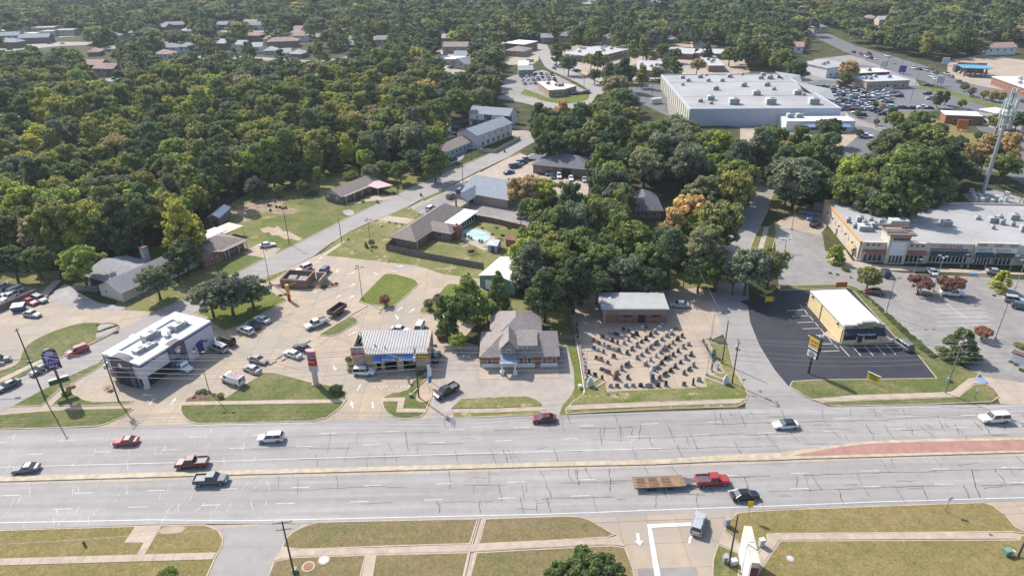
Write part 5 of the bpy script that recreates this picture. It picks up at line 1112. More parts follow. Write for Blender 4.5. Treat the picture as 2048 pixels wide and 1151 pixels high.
# gable or hip roofed houses seen among the trees
HS = [('office_house', 'tan roofed office at the shop court', (886, 107), (935, 107), 5, 2.6, 14, m_shbrown, m_tanbrick, 'x'), ('grey_hall', 'grey gabled hall beside the shop court', (902, 136), (930, 140), 4, 3, 14, m_shblue, m_unit, 'y'),
      ('grey_roof_shop', 'slate roofed shop behind the grey gabled hall', (908, 122), (934, 122), 4, 2.2, 12, m_shblue, m_brownbrick, 'x'),
      ('brown_roof_office', 'mauve brown hip roofed office below the slanting white roof', (1010, 112), (1048, 114), 4, 2.5, 16, m_shbrown, m_tanbrick, 'h'),
      ('white_gable_hall', 'white gable roofed building beside the church cars', (1037, 143), (1056, 143), 4, 2, 12, m_membrane, m_green, 'x'), ('green_hall', 'green walled hall with pale roof beside the church cars', (1038, 153), (1066, 152), 4, 2, 9, m_shwhite, m_green, 'x')]
far = [(500, 79, 40, m_shred), (540, 86, 26, m_shred), (566, 92, 60, m_shred), (600, 80, 34, m_shred), (592, 73, 26, m_shred), (640, 78, 24, m_shred), (745, 84, 22, m_shwhite), (765, 88, 26, m_shmauve), (705, 94, 18, m_shwhite), (700, 83, 20, m_shmauve),
       (335, 104, 46, m_shgrey), (375, 102, 34, m_shgrey), (326, 118, 34, m_shred), (450, 95, 26, m_shwhite), (430, 93, 22, m_shwhite), (478, 98, 28, m_shwhite), (512, 103, 26, m_shwhite), (540, 106, 24, m_shwhite), (573, 111, 22, m_shwhite), (592, 112, 22, m_shwhite),
       (0, 70, 28, m_stucco), (36, 71, 22, m_stucco), (58, 75, 30, m_stucco), (88, 63, 46, m_stucco), (96, 71, 28, m_stucco), (130, 68, 40, m_stucco), (155, 55, 22, m_stucco), (36, 61, 28, m_stucco), (10, 80, 60, m_shblue), (70, 84, 60, m_shblue), (15, 92, 40, m_shblue), (-10, 86, 20, m_shmauve),
       (225, 80, 26, m_shgrey), (255, 73, 30, m_shgrey), (320, 60, 26, m_shgrey), (350, 57, 40, m_shgrey), (375, 66, 24, m_shwhite), (440, 56, 30, m_shgrey), (462, 50, 20, m_shgrey), (500, 52, 26, m_shred), (515, 57, 36, m_shgrey), (600, 62, 24, m_shred),
       (188, 109, 24, m_shred), (185, 140, 40, m_shred), (228, 149, 26, m_shred), (205, 148, 30, m_shred), (290, 148, 16, m_shred), (330, 93, 16, m_shred), (262, 203, 18, m_shwhite), (30, 182, 14, m_shwhite),
       (1130, 80, 26, m_shgrey), (1095, 84, 26, m_shblue), (1215, 84, 26, m_shmauve), (1345, 83, 24, m_shwhite), (1400, 93, 22, m_shgrey), (1640, 63, 26, m_shgrey), (1590, 103, 30, m_shred), (1740, 44, 30, m_shred), (1770, 47, 26, m_shwhite), (1550, 31, 18, m_shwhite), (1970, 18, 22, m_shmauve), (1960, 48, 14, m_shwhite), (2000, 107, 60, m_shred),
       (1055, 3, 46, m_shgrey), (1170, 9, 22, m_membrane), (1190, 4, 20, m_shgrey), (1305, 9, 36, m_shmauve), (1240, 6, 14, m_membrane), (1340, 4, 40, m_shred), (1032, 14, 12, m_membrane), (830, 50, 12, m_shwhite), (655, 48, 16, m_shblue), (895, 80, 22, m_shwhite), (880, 74, 20, m_shgrey), (1505, 38, 12, m_membrane), (1600, 72, 14, m_shwhite)]
nf = {m_shred: 'reddish', m_shgrey: 'grey', m_shblue: 'slate blue', m_shmauve: 'taupe', m_shwhite: 'pale', m_stucco: 'flat white', m_membrane: 'bright white'}
for x, y, wd, rm in far:
	z = 5.0 if wd > 25 else 3.2
	HS.append(('distant_house', f'distant house with {nf[rm]} roof standing among the treetops', (x - wd / 2, y + 4), (x + wd / 2, y + 4 + (random.uniform(-1.5, 1) if wd < 60 else -2)), z, 0 if rm in (m_stucco, m_membrane) else 2.6, 11, rm, random.choice([m_brownbrick, m_whitewall, m_sand]) if rm != m_stucco else m_stucco, random.choice('xxh')))
for nm, lab, A_, B_, H_, rise, dep, rm, wm, ax in HS:
	B = Bld(nm, lab, 'house', A_, B_, 0, H=H_, depth=dep, group=f'distant houses with {lab.split(" with ")[1].split(" roof")[0]} roofs' if nm == 'distant_house' else None); B.walls(wm)
	if rise == 0: B.flat(rm, wm, .5)
	elif ax == 'h': B.hip(rm, rise, .6)
	elif ax == 'y': B.gable(rm, rise, .5, 'y', wm=wm)
	else: B.gable(rm, rise, .5, 'x', wm=wm)
	B.wins('f', max(2, int(B.W / 5)), 1.0 if H_ < 4 else 2.6, 1.5, 1.4, gm=m_glass)
	HOUSE_FP.append((A_, B_))
# ------------------------------------------------------------------ vehicles
def paint(name, c, rough=.25):
	m = mat('paint_' + name, c, rough, .03, .5, fine=3, obj=True); m.node_tree.nodes['Principled BSDF'].inputs['Coat Weight'].default_value = .5; return m
PT = {k: paint(k, v) for k, v in dict(white=(.78, .78, .78), silver=(.42, .43, .44), grey=(.16, .165, .175), black=(.014, .014, .016), red=(.42, .03, .028), maroon=(.14, .014, .02), blue=(.045, .09, .20), darkblue=(.02, .035, .06), bluegrey=(.07, .105, .12), tan=(.36, .33, .28), skyblue=(.16, .34, .60)).items()}
m_tyre = mat('tyre_rubber', (.02, .02, .02), .85, .1); m_rim = mat('wheel_rim', (.42, .42, .43), .35, .05, metal=.6); m_head = mat('headlamp_lens', (.72, .74, .76), .15, .03); m_tail = mat('tail_lamp_lens', (.35, .01, .015), .2, .05)
m_cglass = mat('car_glass', (.02, .025, .03), .06, .03, spec=.9)
CAR = {}
def ring(x, wd, z0, z1, tuck=.12):
	return [(x, -wd + .10, z0), (x, -wd, z0 + (z1 - z0) * .35), (x, -wd + .03, z1 - .12), (x, -wd + tuck + .08, z1), (x, wd - tuck - .08, z1), (x, wd - .03, z1 - .12), (x, wd, z0 + (z1 - z0) * .35), (x, wd - .10, z0)]
SPEC = {  # length, half width, stations (x fraction, z0, z1, width factor), greenhouse (base rear, base front, roof rear, roof front, belt z, roof z), wheel r
	'sedan': (4.7, .9, [(-.5, .35, .80, .80), (-.47, .25, .95, .93), (-.30, .2, 1.0, 1), (.16, .2, .98, 1), (.42, .22, .80, .96), (.49, .3, .68, .84), (.5, .36, .60, .78)], (-.40, .22, -.22, .06, .96, 1.44), .33),
	'coupe': (4.5, .92, [(-.5, .35, .84, .80), (-.46, .25, .95, .95), (-.28, .2, .96, 1), (.12, .2, .93, 1), (.40, .22, .78, .96), (.48, .3, .66, .84), (.5, .36, .58, .78)], (-.42, .16, -.20, .0, .92, 1.32), .34),
	'suv': (4.7, .93, [(-.5, .4, 1.0, .88), (-.48, .3, 1.1, .96), (-.30, .25, 1.12, 1), (.18, .25, 1.10, 1), (.42, .28, .98, .97), (.49, .35, .86, .88), (.5, .42, .74, .8)], (-.48, .24, -.42, .10, 1.08, 1.72), .37),
	'bigsuv': (5.2, 1.0, [(-.5, .45, 1.1, .9), (-.48, .35, 1.2, .97), (-.30, .3, 1.22, 1), (.2, .3, 1.2, 1), (.42, .32, 1.12, .97), (.49, .4, .98, .9), (.5, .45, .85, .84)], (-.48, .23, -.44, .12, 1.18, 1.88), .40),
	'minivan': (5.0, .98, [(-.5, .4, 1.0, .9), (-.48, .3, 1.08, .97), (-.30, .25, 1.1, 1), (.26, .25, 1.06, 1), (.44, .28, .88, .95), (.5, .38, .68, .82)], (-.48, .36, -.43, .14, 1.05, 1.75), .35),
	'pickup': (5.7, 1.0, [(-.5, .5, 1.1, .95), (-.48, .4, 1.12, .98), (-.1, .35, 1.12, 1), (.2, .35, 1.14, 1), (.43, .38, 1.08, .97), (.49, .42, .95, .92), (.5, .45, .85, .88)], (-.115, .25, -.09, .13, 1.1, 1.85), .41),
	'panelvan': (5.6, 1.0, [(-.5, .4, 2.15, .96), (-.49, .35, 2.25, .98), (.20, .35, 2.25, .98), (.235, .35, 2.2, .97), (.36, .35, 1.30, .96), (.47, .38, 1.05, .92), (.5, .42, .8, .86)], None, .38),
	'mailtruck': (4.6, .95, [(-.5, .45, 2.1, .97), (-.49, .4, 2.2, 1), (.10, .4, 2.2, 1), (.14, .4, 2.1, .99), (.26, .4, 1.25, .96), (.48, .42, 1.05, .92), (.5, .45, .8, .88)], None, .36),
}
def car_meshes(kind):
	if kind in CAR: return CAR[kind]
	L, hw, st, gh, wr = SPEC[kind]; R = {}
	b = MB().loft([ring(s[0] * L, hw * s[3], s[1], s[2]) for s in st]); R['body'] = b.mesh('body', PT['white'], True)
	R['body'].polygons.foreach_set('use_smooth', [False] * len(R['body'].polygons))
	if kind == 'pickup':
		b = MB(); x0, x1 = -.485 * L, -.125 * L
		b.box(x0 + .06, -hw + .14, 1.122, x1, hw - .14, 1.126); R['bed_floor'] = b.mesh('bed_floor', m_unitd)
		r = MB(); r.box(x0, -hw + .02, 1.12, x1, -hw + .12, 1.38); r.box(x0, hw - .12, 1.12, x1, hw - .02, 1.38); r.box(x0, -hw + .12, 1.12, x0 + .07, hw - .12, 1.38); R['bed_rail'] = r.mesh('bed_rail', PT['white'])
	if gh:
		br, bf, rr, rf, zb, zr = gh; w0, w1 = hw * .93, hw * .74
		vs = [(br * L, -w0, zb - .05), (bf * L, -w0 * .97, zb - .05), (bf * L, w0 * .97, zb - .05), (br * L, w0, zb - .05), (rr * L, -w1, zr - .04), (rf * L, -w1, zr - .04), (rf * L, w1, zr - .04), (rr * L, w1, zr - .04)]
		fs = [(0, 1, 5, 4), (1, 2, 6, 5), (2, 3, 7, 6), (3, 0, 4, 7), (4, 5, 6, 7)]
		R['windows'] = MB().add(vs, fs).mesh('windows', m_cglass)
		r = MB(); r.loft([[(x * L, -w_, zr - .05), (x * L, -w_ + .08, zr + .01), (x * L, w_ - .08, zr + .01), (x * L, w_, zr - .05)] for x, w_ in ((rr - .006, w1 * .98), ((rr + rf) / 2, w1 * 1.03), (rf + .006, w1 * .98))])
		for s_ in (-1, 1):
			for (xb, xt) in ((bf, rf), (br, rr), ((br * .45 + bf * .55), (rr * .5 + rf * .5))):
				pz = [(xb * L, s_ * (w0 + .012), zb - .06), (xt * L, s_ * (w1 + .012), zr - .03)]
				r.tube(pz[0], pz[1], .045, n=4)
		R['roof'] = r.mesh('roof', PT['white'])
	elif kind == 'panelvan':
		w_ = hw * .975
		g = MB(); g.add([(.243 * L, -w_ + .12, 2.12), (.243 * L, w_ - .12, 2.12), (.352 * L, w_ - .1, 1.40), (.352 * L, -w_ + .1, 1.40)], [(0, 3, 2, 1)])
		for s_ in (-1, 1): g.box(.12 * L, s_ * hw * .98 - .02, 1.35, .25 * L, s_ * hw * .98 + .02, 1.95)
		g.box(-.502 * L, -.75, 1.3, -.495 * L, -.08, 1.95); g.box(-.502 * L, .08, 1.3, -.495 * L, .75, 1.95); R['windows'] = g.mesh('windows', m_cglass)
		rk = MB(); [rk.box(x, -.8, 2.3, x + .06, .8, 2.36) for x in (-2.2, -1.4, -.6, .2)]; [rk.box(-2.4, y, 2.36, .5, y + .05, 2.42) for y in (-.75, -.4, 0, .35, .7)]; R['roof_rack'] = rk.mesh('roof_rack', m_tail)
	else:
		g = MB(); g.add([(.148 * L, -.75, 2.0), (.148 * L, .75, 2.0), (.25 * L, .78, 1.35), (.25 * L, -.78, 1.35)], [(0, 3, 2, 1)])
		for s_ in (-1, 1): g.box(-.02 * L, s_ * .95 - .02, 1.3, .12 * L, s_ * .95 + .02, 1.9)
		R['windows'] = g.mesh('windows', m_cglass); R['roof'] = MB().box(-.49 * L, -.93, 2.2, .11 * L, .93, 2.26).mesh('roof', PT['skyblue'])
		R['side_stripe'] = MB().box(-.48 * L, -.965, 1.1, .1 * L, -.955, 1.25).box(-.48 * L, .955, 1.1, .1 * L, .965, 1.25).mesh('side_stripe', m_tail)
	R['wheel'] = MB().tube((0, -.12, 0), (0, .12, 0), wr, n=14).mesh('wheel', m_tyre); R['rim'] = MB().tube((0, -.13, 0), (0, .13, 0), wr * .62, n=10).mesh('rim', m_rim)
	zf = st[-2][2]; R['headlight'] = MB().box(-.06, -.2, -.09, .06, .2, .05).mesh('headlight', m_head); R['tail_light'] = MB().box(-.03, -.14, -.14, .03, .14, .14).mesh('tail_light', m_tail)
	CAR[kind] = R; return R
def set_paint(o, m):
	o.material_slots[0].link = 'OBJECT'; o.material_slots[0].material = m
NAMES = dict(sedan='sedan', coupe='coupe', suv='suv', bigsuv='large_suv', minivan='minivan', pickup='pickup_truck', panelvan='panel_van', mailtruck='mail_truck')
CATS = dict(sedan='car', coupe='car', suv='car', bigsuv='car', minivan='van', pickup='pickup truck', panelvan='van', mailtruck='mail truck')
def car(kind, col, rear, front, lab, group=None, roofcol=None, at=None, rz=None, name=None):
	R = car_meshes(kind); L, hw, st, gh, wr = SPEC[kind]
	if at is None: a = G(*rear); b = G(*front); p = (a + b) / 2; rz = math.atan2(b.y - a.y, b.x - a.x)
	else: p = at
	t = thing(name or NAMES[kind], lab, CATS[kind], (p.x, p.y, .05), rz, group)
	for k in ('body', 'windows', 'roof', 'bed_rail', 'bed_floor', 'roof_rack', 'side_stripe'):
		if k in R:
			o = inst(k, R[k], t)
			if k in ('body', 'roof', 'bed_rail') and not (kind == 'mailtruck' and k == 'roof'): set_paint(o, PT[roofcol if (roofcol and k == 'roof') else col])
	for fx in (-.31, .32):
		for s_ in (-1, 1):
			wo = inst('wheel', R['wheel'], t, (fx * L, s_ * (hw - .1), wr)); inst('rim', R['rim'], wo)
	zl = st[-2][2] - .1; zt_ = st[1][2] - .2
	for s_ in (-1, 1): inst('headlight', R['headlight'], t, (.49 * L, s_ * hw * .68, zl)); inst('tail_light', R['tail_light'], t, (-.497 * L, s_ * hw * .72, min(zt_, 1.1)))
	return t
C = car
C('suv', 'red', (176, 698), (136, 713), 'red SUV driving down the side street past the grass')
C('sedan', 'bluegrey', (98, 734), (67, 751), 'dark blue sedan on the side street behind the taco sign')
C('sedan', 'bluegrey', (36, 766), (0, 784), 'dark teal sedan low on the side street at the corner')
C('suv', 'grey', (-14, 728), (12, 722), 'grey SUV cut by the frame edge on the tan lot')
C('sedan', 'silver', (51, 630), (80, 634), 'silver sedan parked alone on the tan lot below the blue dumpster')
C('sedan', 'red', (50, 603), (74, 611), 'red sedan between the dumpster and a silver car')
C('suv', 'silver', (70, 598), (92, 606), 'silver boxy SUV at the end of the wall')
C('suv', 'white', (32, 592), (8, 604), 'white SUV second in the row behind the brown wall')
C('bigsuv', 'white', (38, 583), (14, 593), 'white large SUV with roof rack behind the brown wall')
C('suv', 'grey', (20, 583), (-2, 592), 'grey SUV farther back behind the brown wall')
C('sedan', 'white', (14, 574), (-8, 582), 'white sedan at the far edge of the walled lot')
C('mailtruck', 'white', (352, 733), (384, 746), 'white mail truck with blue roof beside the taco restaurant')
C('bigsuv', 'silver', (454, 706), (423, 694), 'tan white large SUV nosed up to the taco restaurant')
C('bigsuv', 'black', (468, 692), (438, 680), 'black SUV beside the tree shade near the restaurant')
C('suv', 'white', (508, 671), (477, 659), 'white SUV under the oak, nearest of three')
C('sedan', 'darkblue', (520, 660), (492, 649), 'dark sedan between two white cars under the oak')
C('sedan', 'white', (541, 648), (508, 637), 'white sedan farthest out under the oak')
C('sedan', 'tan', (496, 718), (538, 729), 'champagne sedan driving through the middle of the lot')
C('sedan', 'silver', (520, 748), (490, 736), 'silver sedan parked between the champagne sedan and the van')
C('panelvan', 'white', (490, 773), (444, 757), 'white work van with ladder rack parked by the grass island')
C('sedan', 'white', (604, 718), (569, 706), 'white sedan in front of the black sedan by the red sign')
C('sedan', 'black', (622, 706), (588, 694), 'black sedan beside the white one behind the red sign')
tr = C('pickup', 'white', (655, 643), (611, 660), 'white pickup towing a dump trailer across the lot')
C('suv', 'white', (622, 535), (596, 546), 'white SUV behind the trash enclosure at the loop drive')
C('suv', 'blue', (656, 540), (639, 555), 'blue SUV turning in the loop drive')
C('suv', 'white', (708, 747), (749, 748), 'white SUV leaving the oil change shop')
C('sedan', 'white', (788, 661), (814, 665), 'white sedan waiting behind the oil change shop roof')
C('minivan', 'white', (843, 652), (834, 670), 'white minivan queuing behind the oil change shop')
C('sedan', 'darkblue', (868, 727), (874, 708), 'dark blue sedan in the shadow beside the oil change shop')
C('sedan', 'white', (886, 650), (893, 640), 'white sedan half hidden by the green trees by the lot')
C('pickup', 'black', (914, 776), (872, 799), 'black pickup turning out of the weathered lot')
C('coupe', 'grey', (80, 938), (27, 944), 'grey coupe driving left beside the median')
C('coupe', 'red', (279, 885), (227, 888), 'bright red coupe driving left in the far lanes')
C('suv', 'white', (568, 879), (518, 881.5), 'white SUV driving left ahead of the red coupe lane')
C('pickup', 'maroon', (419, 929), (352, 933), 'dull red pickup driving left near the median')
C('pickup', 'bluegrey', (392, 966), (456, 963), 'dark grey green pickup driving right near the median')
C('sedan', 'maroon', (1114, 840), (1062, 843), 'dark red sedan driving left below the brick office')
C('sedan', 'white', (1596, 852), (1544, 855), 'white sedan with dark roof driving left past the side road', roofcol='darkblue')  # dark roof, its blue tint put in for the reflected sky
C('bigsuv', 'white', (2014, 840), (1958, 843), 'white large SUV driving left by the mall entrance')
C('pickup', 'red', (1390, 968), (1457, 964), 'bright red pickup towing a flatbed trailer')
C('sedan', 'black', (1462, 997), (1516, 993), 'black sedan driving right below the red pickup')
C('suv', 'silver', (1391, 1071), (1401, 1035), 'silver SUV waiting to leave the painted driveway')
C('minivan', 'grey', (1818, 703), (1790, 684), 'grey minivan parked beside the yellow gold shop', at=None)
C('sedan', 'maroon', (1762, 590), (1731, 586), 'maroon car parked in tree shade behind the yellow shop')
C('pickup', 'white', (1880, 589), (1926, 592), 'white pickup parked below the reddish trees')
C('sedan', 'white', (1870, 553), (1856, 540), 'white sedan parked before the strip mall')
C('suv', 'silver', (2008, 601), (2046, 606), 'silver SUV beside the yellow green tree island')
C('suv', 'bluegrey', (2024, 614), (2064, 622), 'dark SUV beside the silver one at the frame edge')
C('sedan', 'silver', (1980, 546), (2000, 548), 'silver sedan before the far end of the mall')
C('suv', 'darkblue', (1774, 556), (1768, 544), 'dark SUV behind the round tree by the mall walk')
C('suv', 'skyblue', (1618, 431), (1618, 443), 'bright blue SUV parked by the side wall of the mall')
C('suv', 'black', (1620, 456), (1642, 448), 'black SUV driving behind the mall')
C('sedan', 'silver', (1376, 614), (1341, 612), 'silver sedan parked beside the brick monument building')
C('suv', 'blue', (914, 390), (926, 379), 'blue SUV at the corner of the shingle office')
C('suv', 'grey', (896, 399), (911, 392), 'dark grey SUV beside the wheelchair bay at the shingle office')
C('suv', 'white', (854, 425), (870, 415), 'white SUV parked at the foot of the shingle office lot')
C('sedan', 'blue', (905, 431), (920, 426), 'blue car behind the white sunroom roof')
C('sedan', 'white', (1038, 437), (1054, 436), 'white car at the end of the brown fence')
for k, (x, y, c, kd) in enumerate([(1018, 347, 'blue', 'sedan'), (1030, 335, 'blue', 'bigsuv'), (1044, 327, 'blue', 'suv'), (1037, 331, 'silver', 'sedan'), (1056, 321, 'grey', 'suv'), (1067, 315, 'white', 'sedan')]):
	C(kd, c, (x - 8, y + 1.5), (x + 8, y - 1.5), f'{"deep " if k == 1 else ""}{c} {NAMES[kd].replace("_", " ")} number {"one two three four five six".split()[k]} from the front in the row west of the charcoal office'.replace('number one', 'first').replace('number two', 'second').replace('number three', 'third').replace('number four', 'fourth').replace('number five', 'fifth').replace('number six', 'sixth').replace(' in the row west of the charcoal office', ' of the row west of the charcoal office'))
for k, (x, y, c, kd) in enumerate([(1095, 350, 'grey', 'suv'), (1105, 356, 'bluegrey', 'sedan'), (1118, 356, 'white', 'suv'), (1142, 360, 'white', 'sedan'), (1169, 363, 'silver', 'sedan'), (1131, 388, 'silver', 'sedan')]):
	C(kd, c, (x - 2, y - 8 + k % 2), (x + 2, y + 6), f'{c} car {"nearest the yellow tree|second|third|alone in the middle|under the dark oaks|below the office lawn".split("|")[k]} in front of the charcoal office')
C('sedan', 'white', (528, 494), (543, 492), 'white hatchback on the drive of the brick ranch house')
for x, y, c, kd in [(911, 256, 'grey', 'sedan'), (922, 262, 'maroon', 'sedan'), (906, 270, 'black', 'suv'), (900, 276, 'silver', 'sedan'), (893, 283, 'blue', 'sedan'), (888, 288, 'white', 'suv'), (885, 296, 'maroon', 'sedan')]:
	C(kd, c, (x - 6, y + 1), (x + 6, y - 1), 'parked car in the courtyard between the woods and the townhouses', 'cars parked by the townhouses')
C('sedan', 'white', (942, 299), (954, 297), 'white car on the short drive of the townhouses'); C('sedan', 'black', (959, 302), (973, 299), 'black car at the townhouse fence'); C('sedan', 'darkblue', (902, 322), (910, 318), 'dark car beside the tall street tree')
# distant cars: one body, glass and wheels in a single small mesh
def far_mesh(kind):
	L, hw, st, gh, wr = SPEC[kind]; b = MB().loft([ring(s[0] * L, hw * s[3], s[1], s[2]) for s in st])
	br, bf, rr, rf, zb, zr = gh; w0, w1 = hw * .93, hw * .74
	b.add([(br * L, -w0, zb - .05), (bf * L, -w0 * .97, zb - .05), (bf * L, w0 * .97, zb - .05), (br * L, w0, zb - .05), (rr * L, -w1, zr), (rf * L, -w1, zr), (rf * L, w1, zr), (rr * L, w1, zr)], [(0, 1, 5, 4), (1, 2, 6, 5), (2, 3, 7, 6), (3, 0, 4, 7)], 1)
	b.add([(rr * L, -w1, zr), (rf * L, -w1, zr), (rf * L, w1, zr), (rr * L, w1, zr)], [(0, 1, 2, 3)], 0)
	for fx in (-.31, .32):
		for s_ in (-1, 1): b.tube((fx * L, s_ * hw - .12, wr), (fx * L, s_ * hw + .02, wr), wr, n=8, mi=2)
	return b.mesh('distant_car', [PT['white'], m_cglass, m_tyre])
FM = {k: far_mesh(k) for k in ('sedan', 'suv', 'pickup')}
PALN = ['white'] * 5 + ['silver'] * 3 + ['grey', 'black', 'black', 'blue', 'blue', 'red', 'maroon']
def farcar(x, y, rz, where, grp, c=None, k=None, nm='parked_car'):
	c = c or random.choice(PALN); k = k or random.choice(['sedan', 'sedan', 'suv', 'suv', 'pickup']); p = G(x, y)
	o = bpy.data.objects.new(nm, FM[k]); COL.objects.link(o); o.location = (p.x, p.y, .06); o.rotation_euler.z = rz; set_paint(o, PT[c])
	tag(o, f'{"dark " if c in ("black", "darkblue") else ""}{dict(darkblue="blue").get(c, c)} {k} {where}', 'car', grp)
ang = lambda a, b: math.atan2((G(*b) - G(*a)).y, (G(*b) - G(*a)).x)
rz0 = ang((1760, 215), (1700, 213))
seen = []
for r in range(9):
	y = 176 + r * 5.6; x0 = 1634 + r * 5; n = [13, 12, 14, 13, 11, 9, 7, 9, 6][r]
	for k in range(n):
		if random.random() < .2: continue
		farcar(x0 + k * random.uniform(10, 13.5) + random.uniform(-2, 2), y + random.uniform(-1, 1), rz0 + random.choice([0, PI]), 'in the crowded car rows east of the big store', 'cars in the crowded store rows')
for x, y, c in [(1740, 176, 'white'), (1762, 177, 'white'), (1777, 179, 'white'), (1758, 184, 'blue'), (1733, 193, 'white'), (1752, 194, 'white'), (1776, 196, 'red'), (1797, 194, 'black'), (1770, 204, 'silver'), (1778, 206, 'blue'), (1744, 205, 'blue'), (1798, 217, 'blue'), (1806, 217, 'darkblue'), (1821, 218, 'darkblue'), (1845, 217, 'white'), (1857, 218, 'darkblue'), (1854, 189, 'maroon'), (1862, 199, 'silver'), (1698, 218, 'maroon'), (1735, 217, 'silver'), (1748, 223, 'black'), (1757, 226, 'black'), (1767, 230, 'black'), (1720, 230, 'darkblue'), (1712, 227, 'white'), (1731, 275, 'white'), (1854, 172, 'blue'), (1722, 232, 'black')]:
	farcar(x, y, rz0 + random.uniform(-.1, .1), 'standing apart in the open part of the store lot', 'cars in the open part of the store lot', c)
for x, y in [(1707, 106), (1718, 109), (1727, 112), (1733, 115), (1742, 118), (1748, 119), (1738, 110), (1775, 114), (1786, 126), (1768, 128), (1826, 138), (1838, 140), (1852, 142), (1862, 140), (1872, 147), (1864, 155), (1870, 160), (1893, 150), (1902, 155), (1918, 166), (1940, 190), (2048, 205)]:
	farcar(x, y, ang((1700, 100), (1900, 165)) + random.choice([0, PI]), 'driving on the highway beyond the store', 'cars driving on the distant highway', nm='moving_car')
for x, y in [(2012, 170), (2022, 172), (2035, 175), (2046, 178), (1644, 134), (1651, 137), (1660, 140), (1924, 146)]: farcar(x, y, rz0, 'at a shop across the highway', 'cars at the highway shops')
for i in range(26):
	farcar(1040 + (i % 7) * 10.5 + (i // 7) * 3, 150 + (i // 7) * 6 + random.uniform(-1, 1), .2 + PI / 2, 'parked behind the church hall', 'cars behind the church hall')
for i in range(6): farcar(1146 + i * 6, 189 - i * .6, 1.3, 'parked before the church hall', 'cars before the church hall', ['black', 'darkblue', 'maroon', 'red', 'maroon', 'black'][i])
for x, y in [(1108, 138), (1112, 133)]: farcar(x, y, ang((1142, 150), (1109, 137)), 'on the curving road', 'cars on the curving road', nm='moving_car')
for i in range(8): farcar(1246 + i * 3.5, 114 - i * 1.6, 1.2, 'beside the clinic wing', 'cars beside the clinic')
for i in range(14): farcar(1256 + i * 7, 163 + random.uniform(-.5, .5), 1.5, 'under the tree row west of the big store', 'cars under the tree row')
for x, y in [(1150, 142), (1155, 143), (1056, 124), (1063, 123), (888, 112), (900, 137), (938, 148), (928, 150), (920, 149), (912, 150), (943, 146), (820, 102), (840, 108), (868, 112), (1040, 105), (1048, 108), (1370, 117), (700, 106), (1060, 104), (232, 156), (245, 158), (20, 100), (45, 90), (60, 96), (100, 88), (125, 88)]: farcar(x, y, random.uniform(0, 3), 'parked at buildings among the distant trees', 'cars among the distant trees')

# dump trailer behind the white pickup, flatbed behind the red one
a, b = G(688, 617), G(659, 638); p = (a + b) / 2; rz = math.atan2((b - a).y, (b - a).x); L = (b - a).length
m_rust = mat('rusty_steel', (.16, .085, .06), .75, .25, 1.5)
t = thing('dump_trailer', 'rusty black dump trailer hitched to the white pickup', 'trailer', (p.x, p.y, .05), rz)
bx = MB(); h0, h1 = .75, 1.75; bx.box(-L / 2, -1.05, h0, L / 2 - .6, 1.05, h0 + .1); bx.box(-L / 2, -1.12, h0, L / 2 - .6, -1.02, h1); bx.box(-L / 2, 1.02, h0, L / 2 - .6, 1.12, h1); bx.box(-L / 2, -1.02, h0, -L / 2 + .1, 1.02, h1); bx.box(L / 2 - .7, -1.02, h0, L / 2 - .6, 1.02, h1); bx.build('box', m_rust, t)
MB().box(-L / 2 + .1, -1, h0 + .1, L / 2 - .7, 1, h0 + .12).build('box_floor', m_unitd, t); MB().box(L / 2 - .6, -.1, .5, L / 2 + .9, .1, .62).build('drawbar', m_unitd, t)
for x in (-.5, .5):
	for s_ in (-1.15, 1.15): MB().tube((x, s_ - .12, .38), (x, s_ + .12, .38), .38, n=12).build('wheel', m_tyre, t)
for i in range(9): MB().box(-L / 2 + .2 + i * (L - 1) / 9, -1.17, h0, -L / 2 + .28 + i * (L - 1) / 9, -1.12, h1).box(-L / 2 + .2 + i * (L - 1) / 9, 1.12, h0, -L / 2 + .28 + i * (L - 1) / 9, 1.17, h1).build('side_rib', m_rust, t)
a, b = G(1266, 973), G(1386, 968); p = (a + b) / 2; rz = math.atan2((b - a).y, (b - a).x); L = (b - a).length
t = thing('flatbed_trailer', 'long wooden decked flatbed trailer behind the red pickup', 'trailer', (p.x, p.y, .05), rz)
m_deck = mat('trailer_deck', (.30, .19, .10), .9, .2, 1.2)
for i in range(8): MB().box(-L / 2, -1.2 + i * .3, .85, L / 2 - 1.6, -1.2 + i * .3 + .27, .92).build('plank', m_deck, t)
MB().box(-L / 2, -1.28, .7, L / 2 - 1.6, -1.2, .93).box(-L / 2, 1.2, .7, L / 2 - 1.6, 1.28, .93).build('side_rail', m_unitd, t); MB().add([(L / 2 - 1.6, -1, .75), (L / 2 - 1.6, 1, .75), (L / 2 + .4, .08, .75), (L / 2 + .4, -.08, .75), (L / 2 - 1.6, -1, .85), (L / 2 - 1.6, 1, .85), (L / 2 + .4, .08, .85), (L / 2 + .4, -.08, .85)], [(4, 7, 6, 5), (0, 1, 2, 3), (0, 3, 7, 4), (1, 5, 6, 2)]).build('drawbar', m_unitd, t)
for x in (-2.6, -1.8, 1.0):
	for s_ in (-1.05, 1.05): MB().tube((x, s_ - .12, .4), (x, s_ + .12, .4), .4, n=12).build('wheel', m_tyre, t)
for x in (-L / 2 + .5, -L / 2 + 2.6, -L / 2 + 4.8):
	r_ = MB(); [r_.box(x, -1 + k * .35, .92, x + 1.5, -1 + k * .35 + .06, .98) for k in range(6)]; r_.build('ramp_bars', m_rust, t, kind='stuff')
p = G(874, 630); t = thing('motorcycle', 'blue motorcycle parked under the small trees by the loop', 'motorcycle', (p.x, p.y, .03), .6)
for x in (-.7, .7): MB().tube((x, -.06, .32), (x, .06, .32), .32, n=12).build('wheel', m_tyre, t)
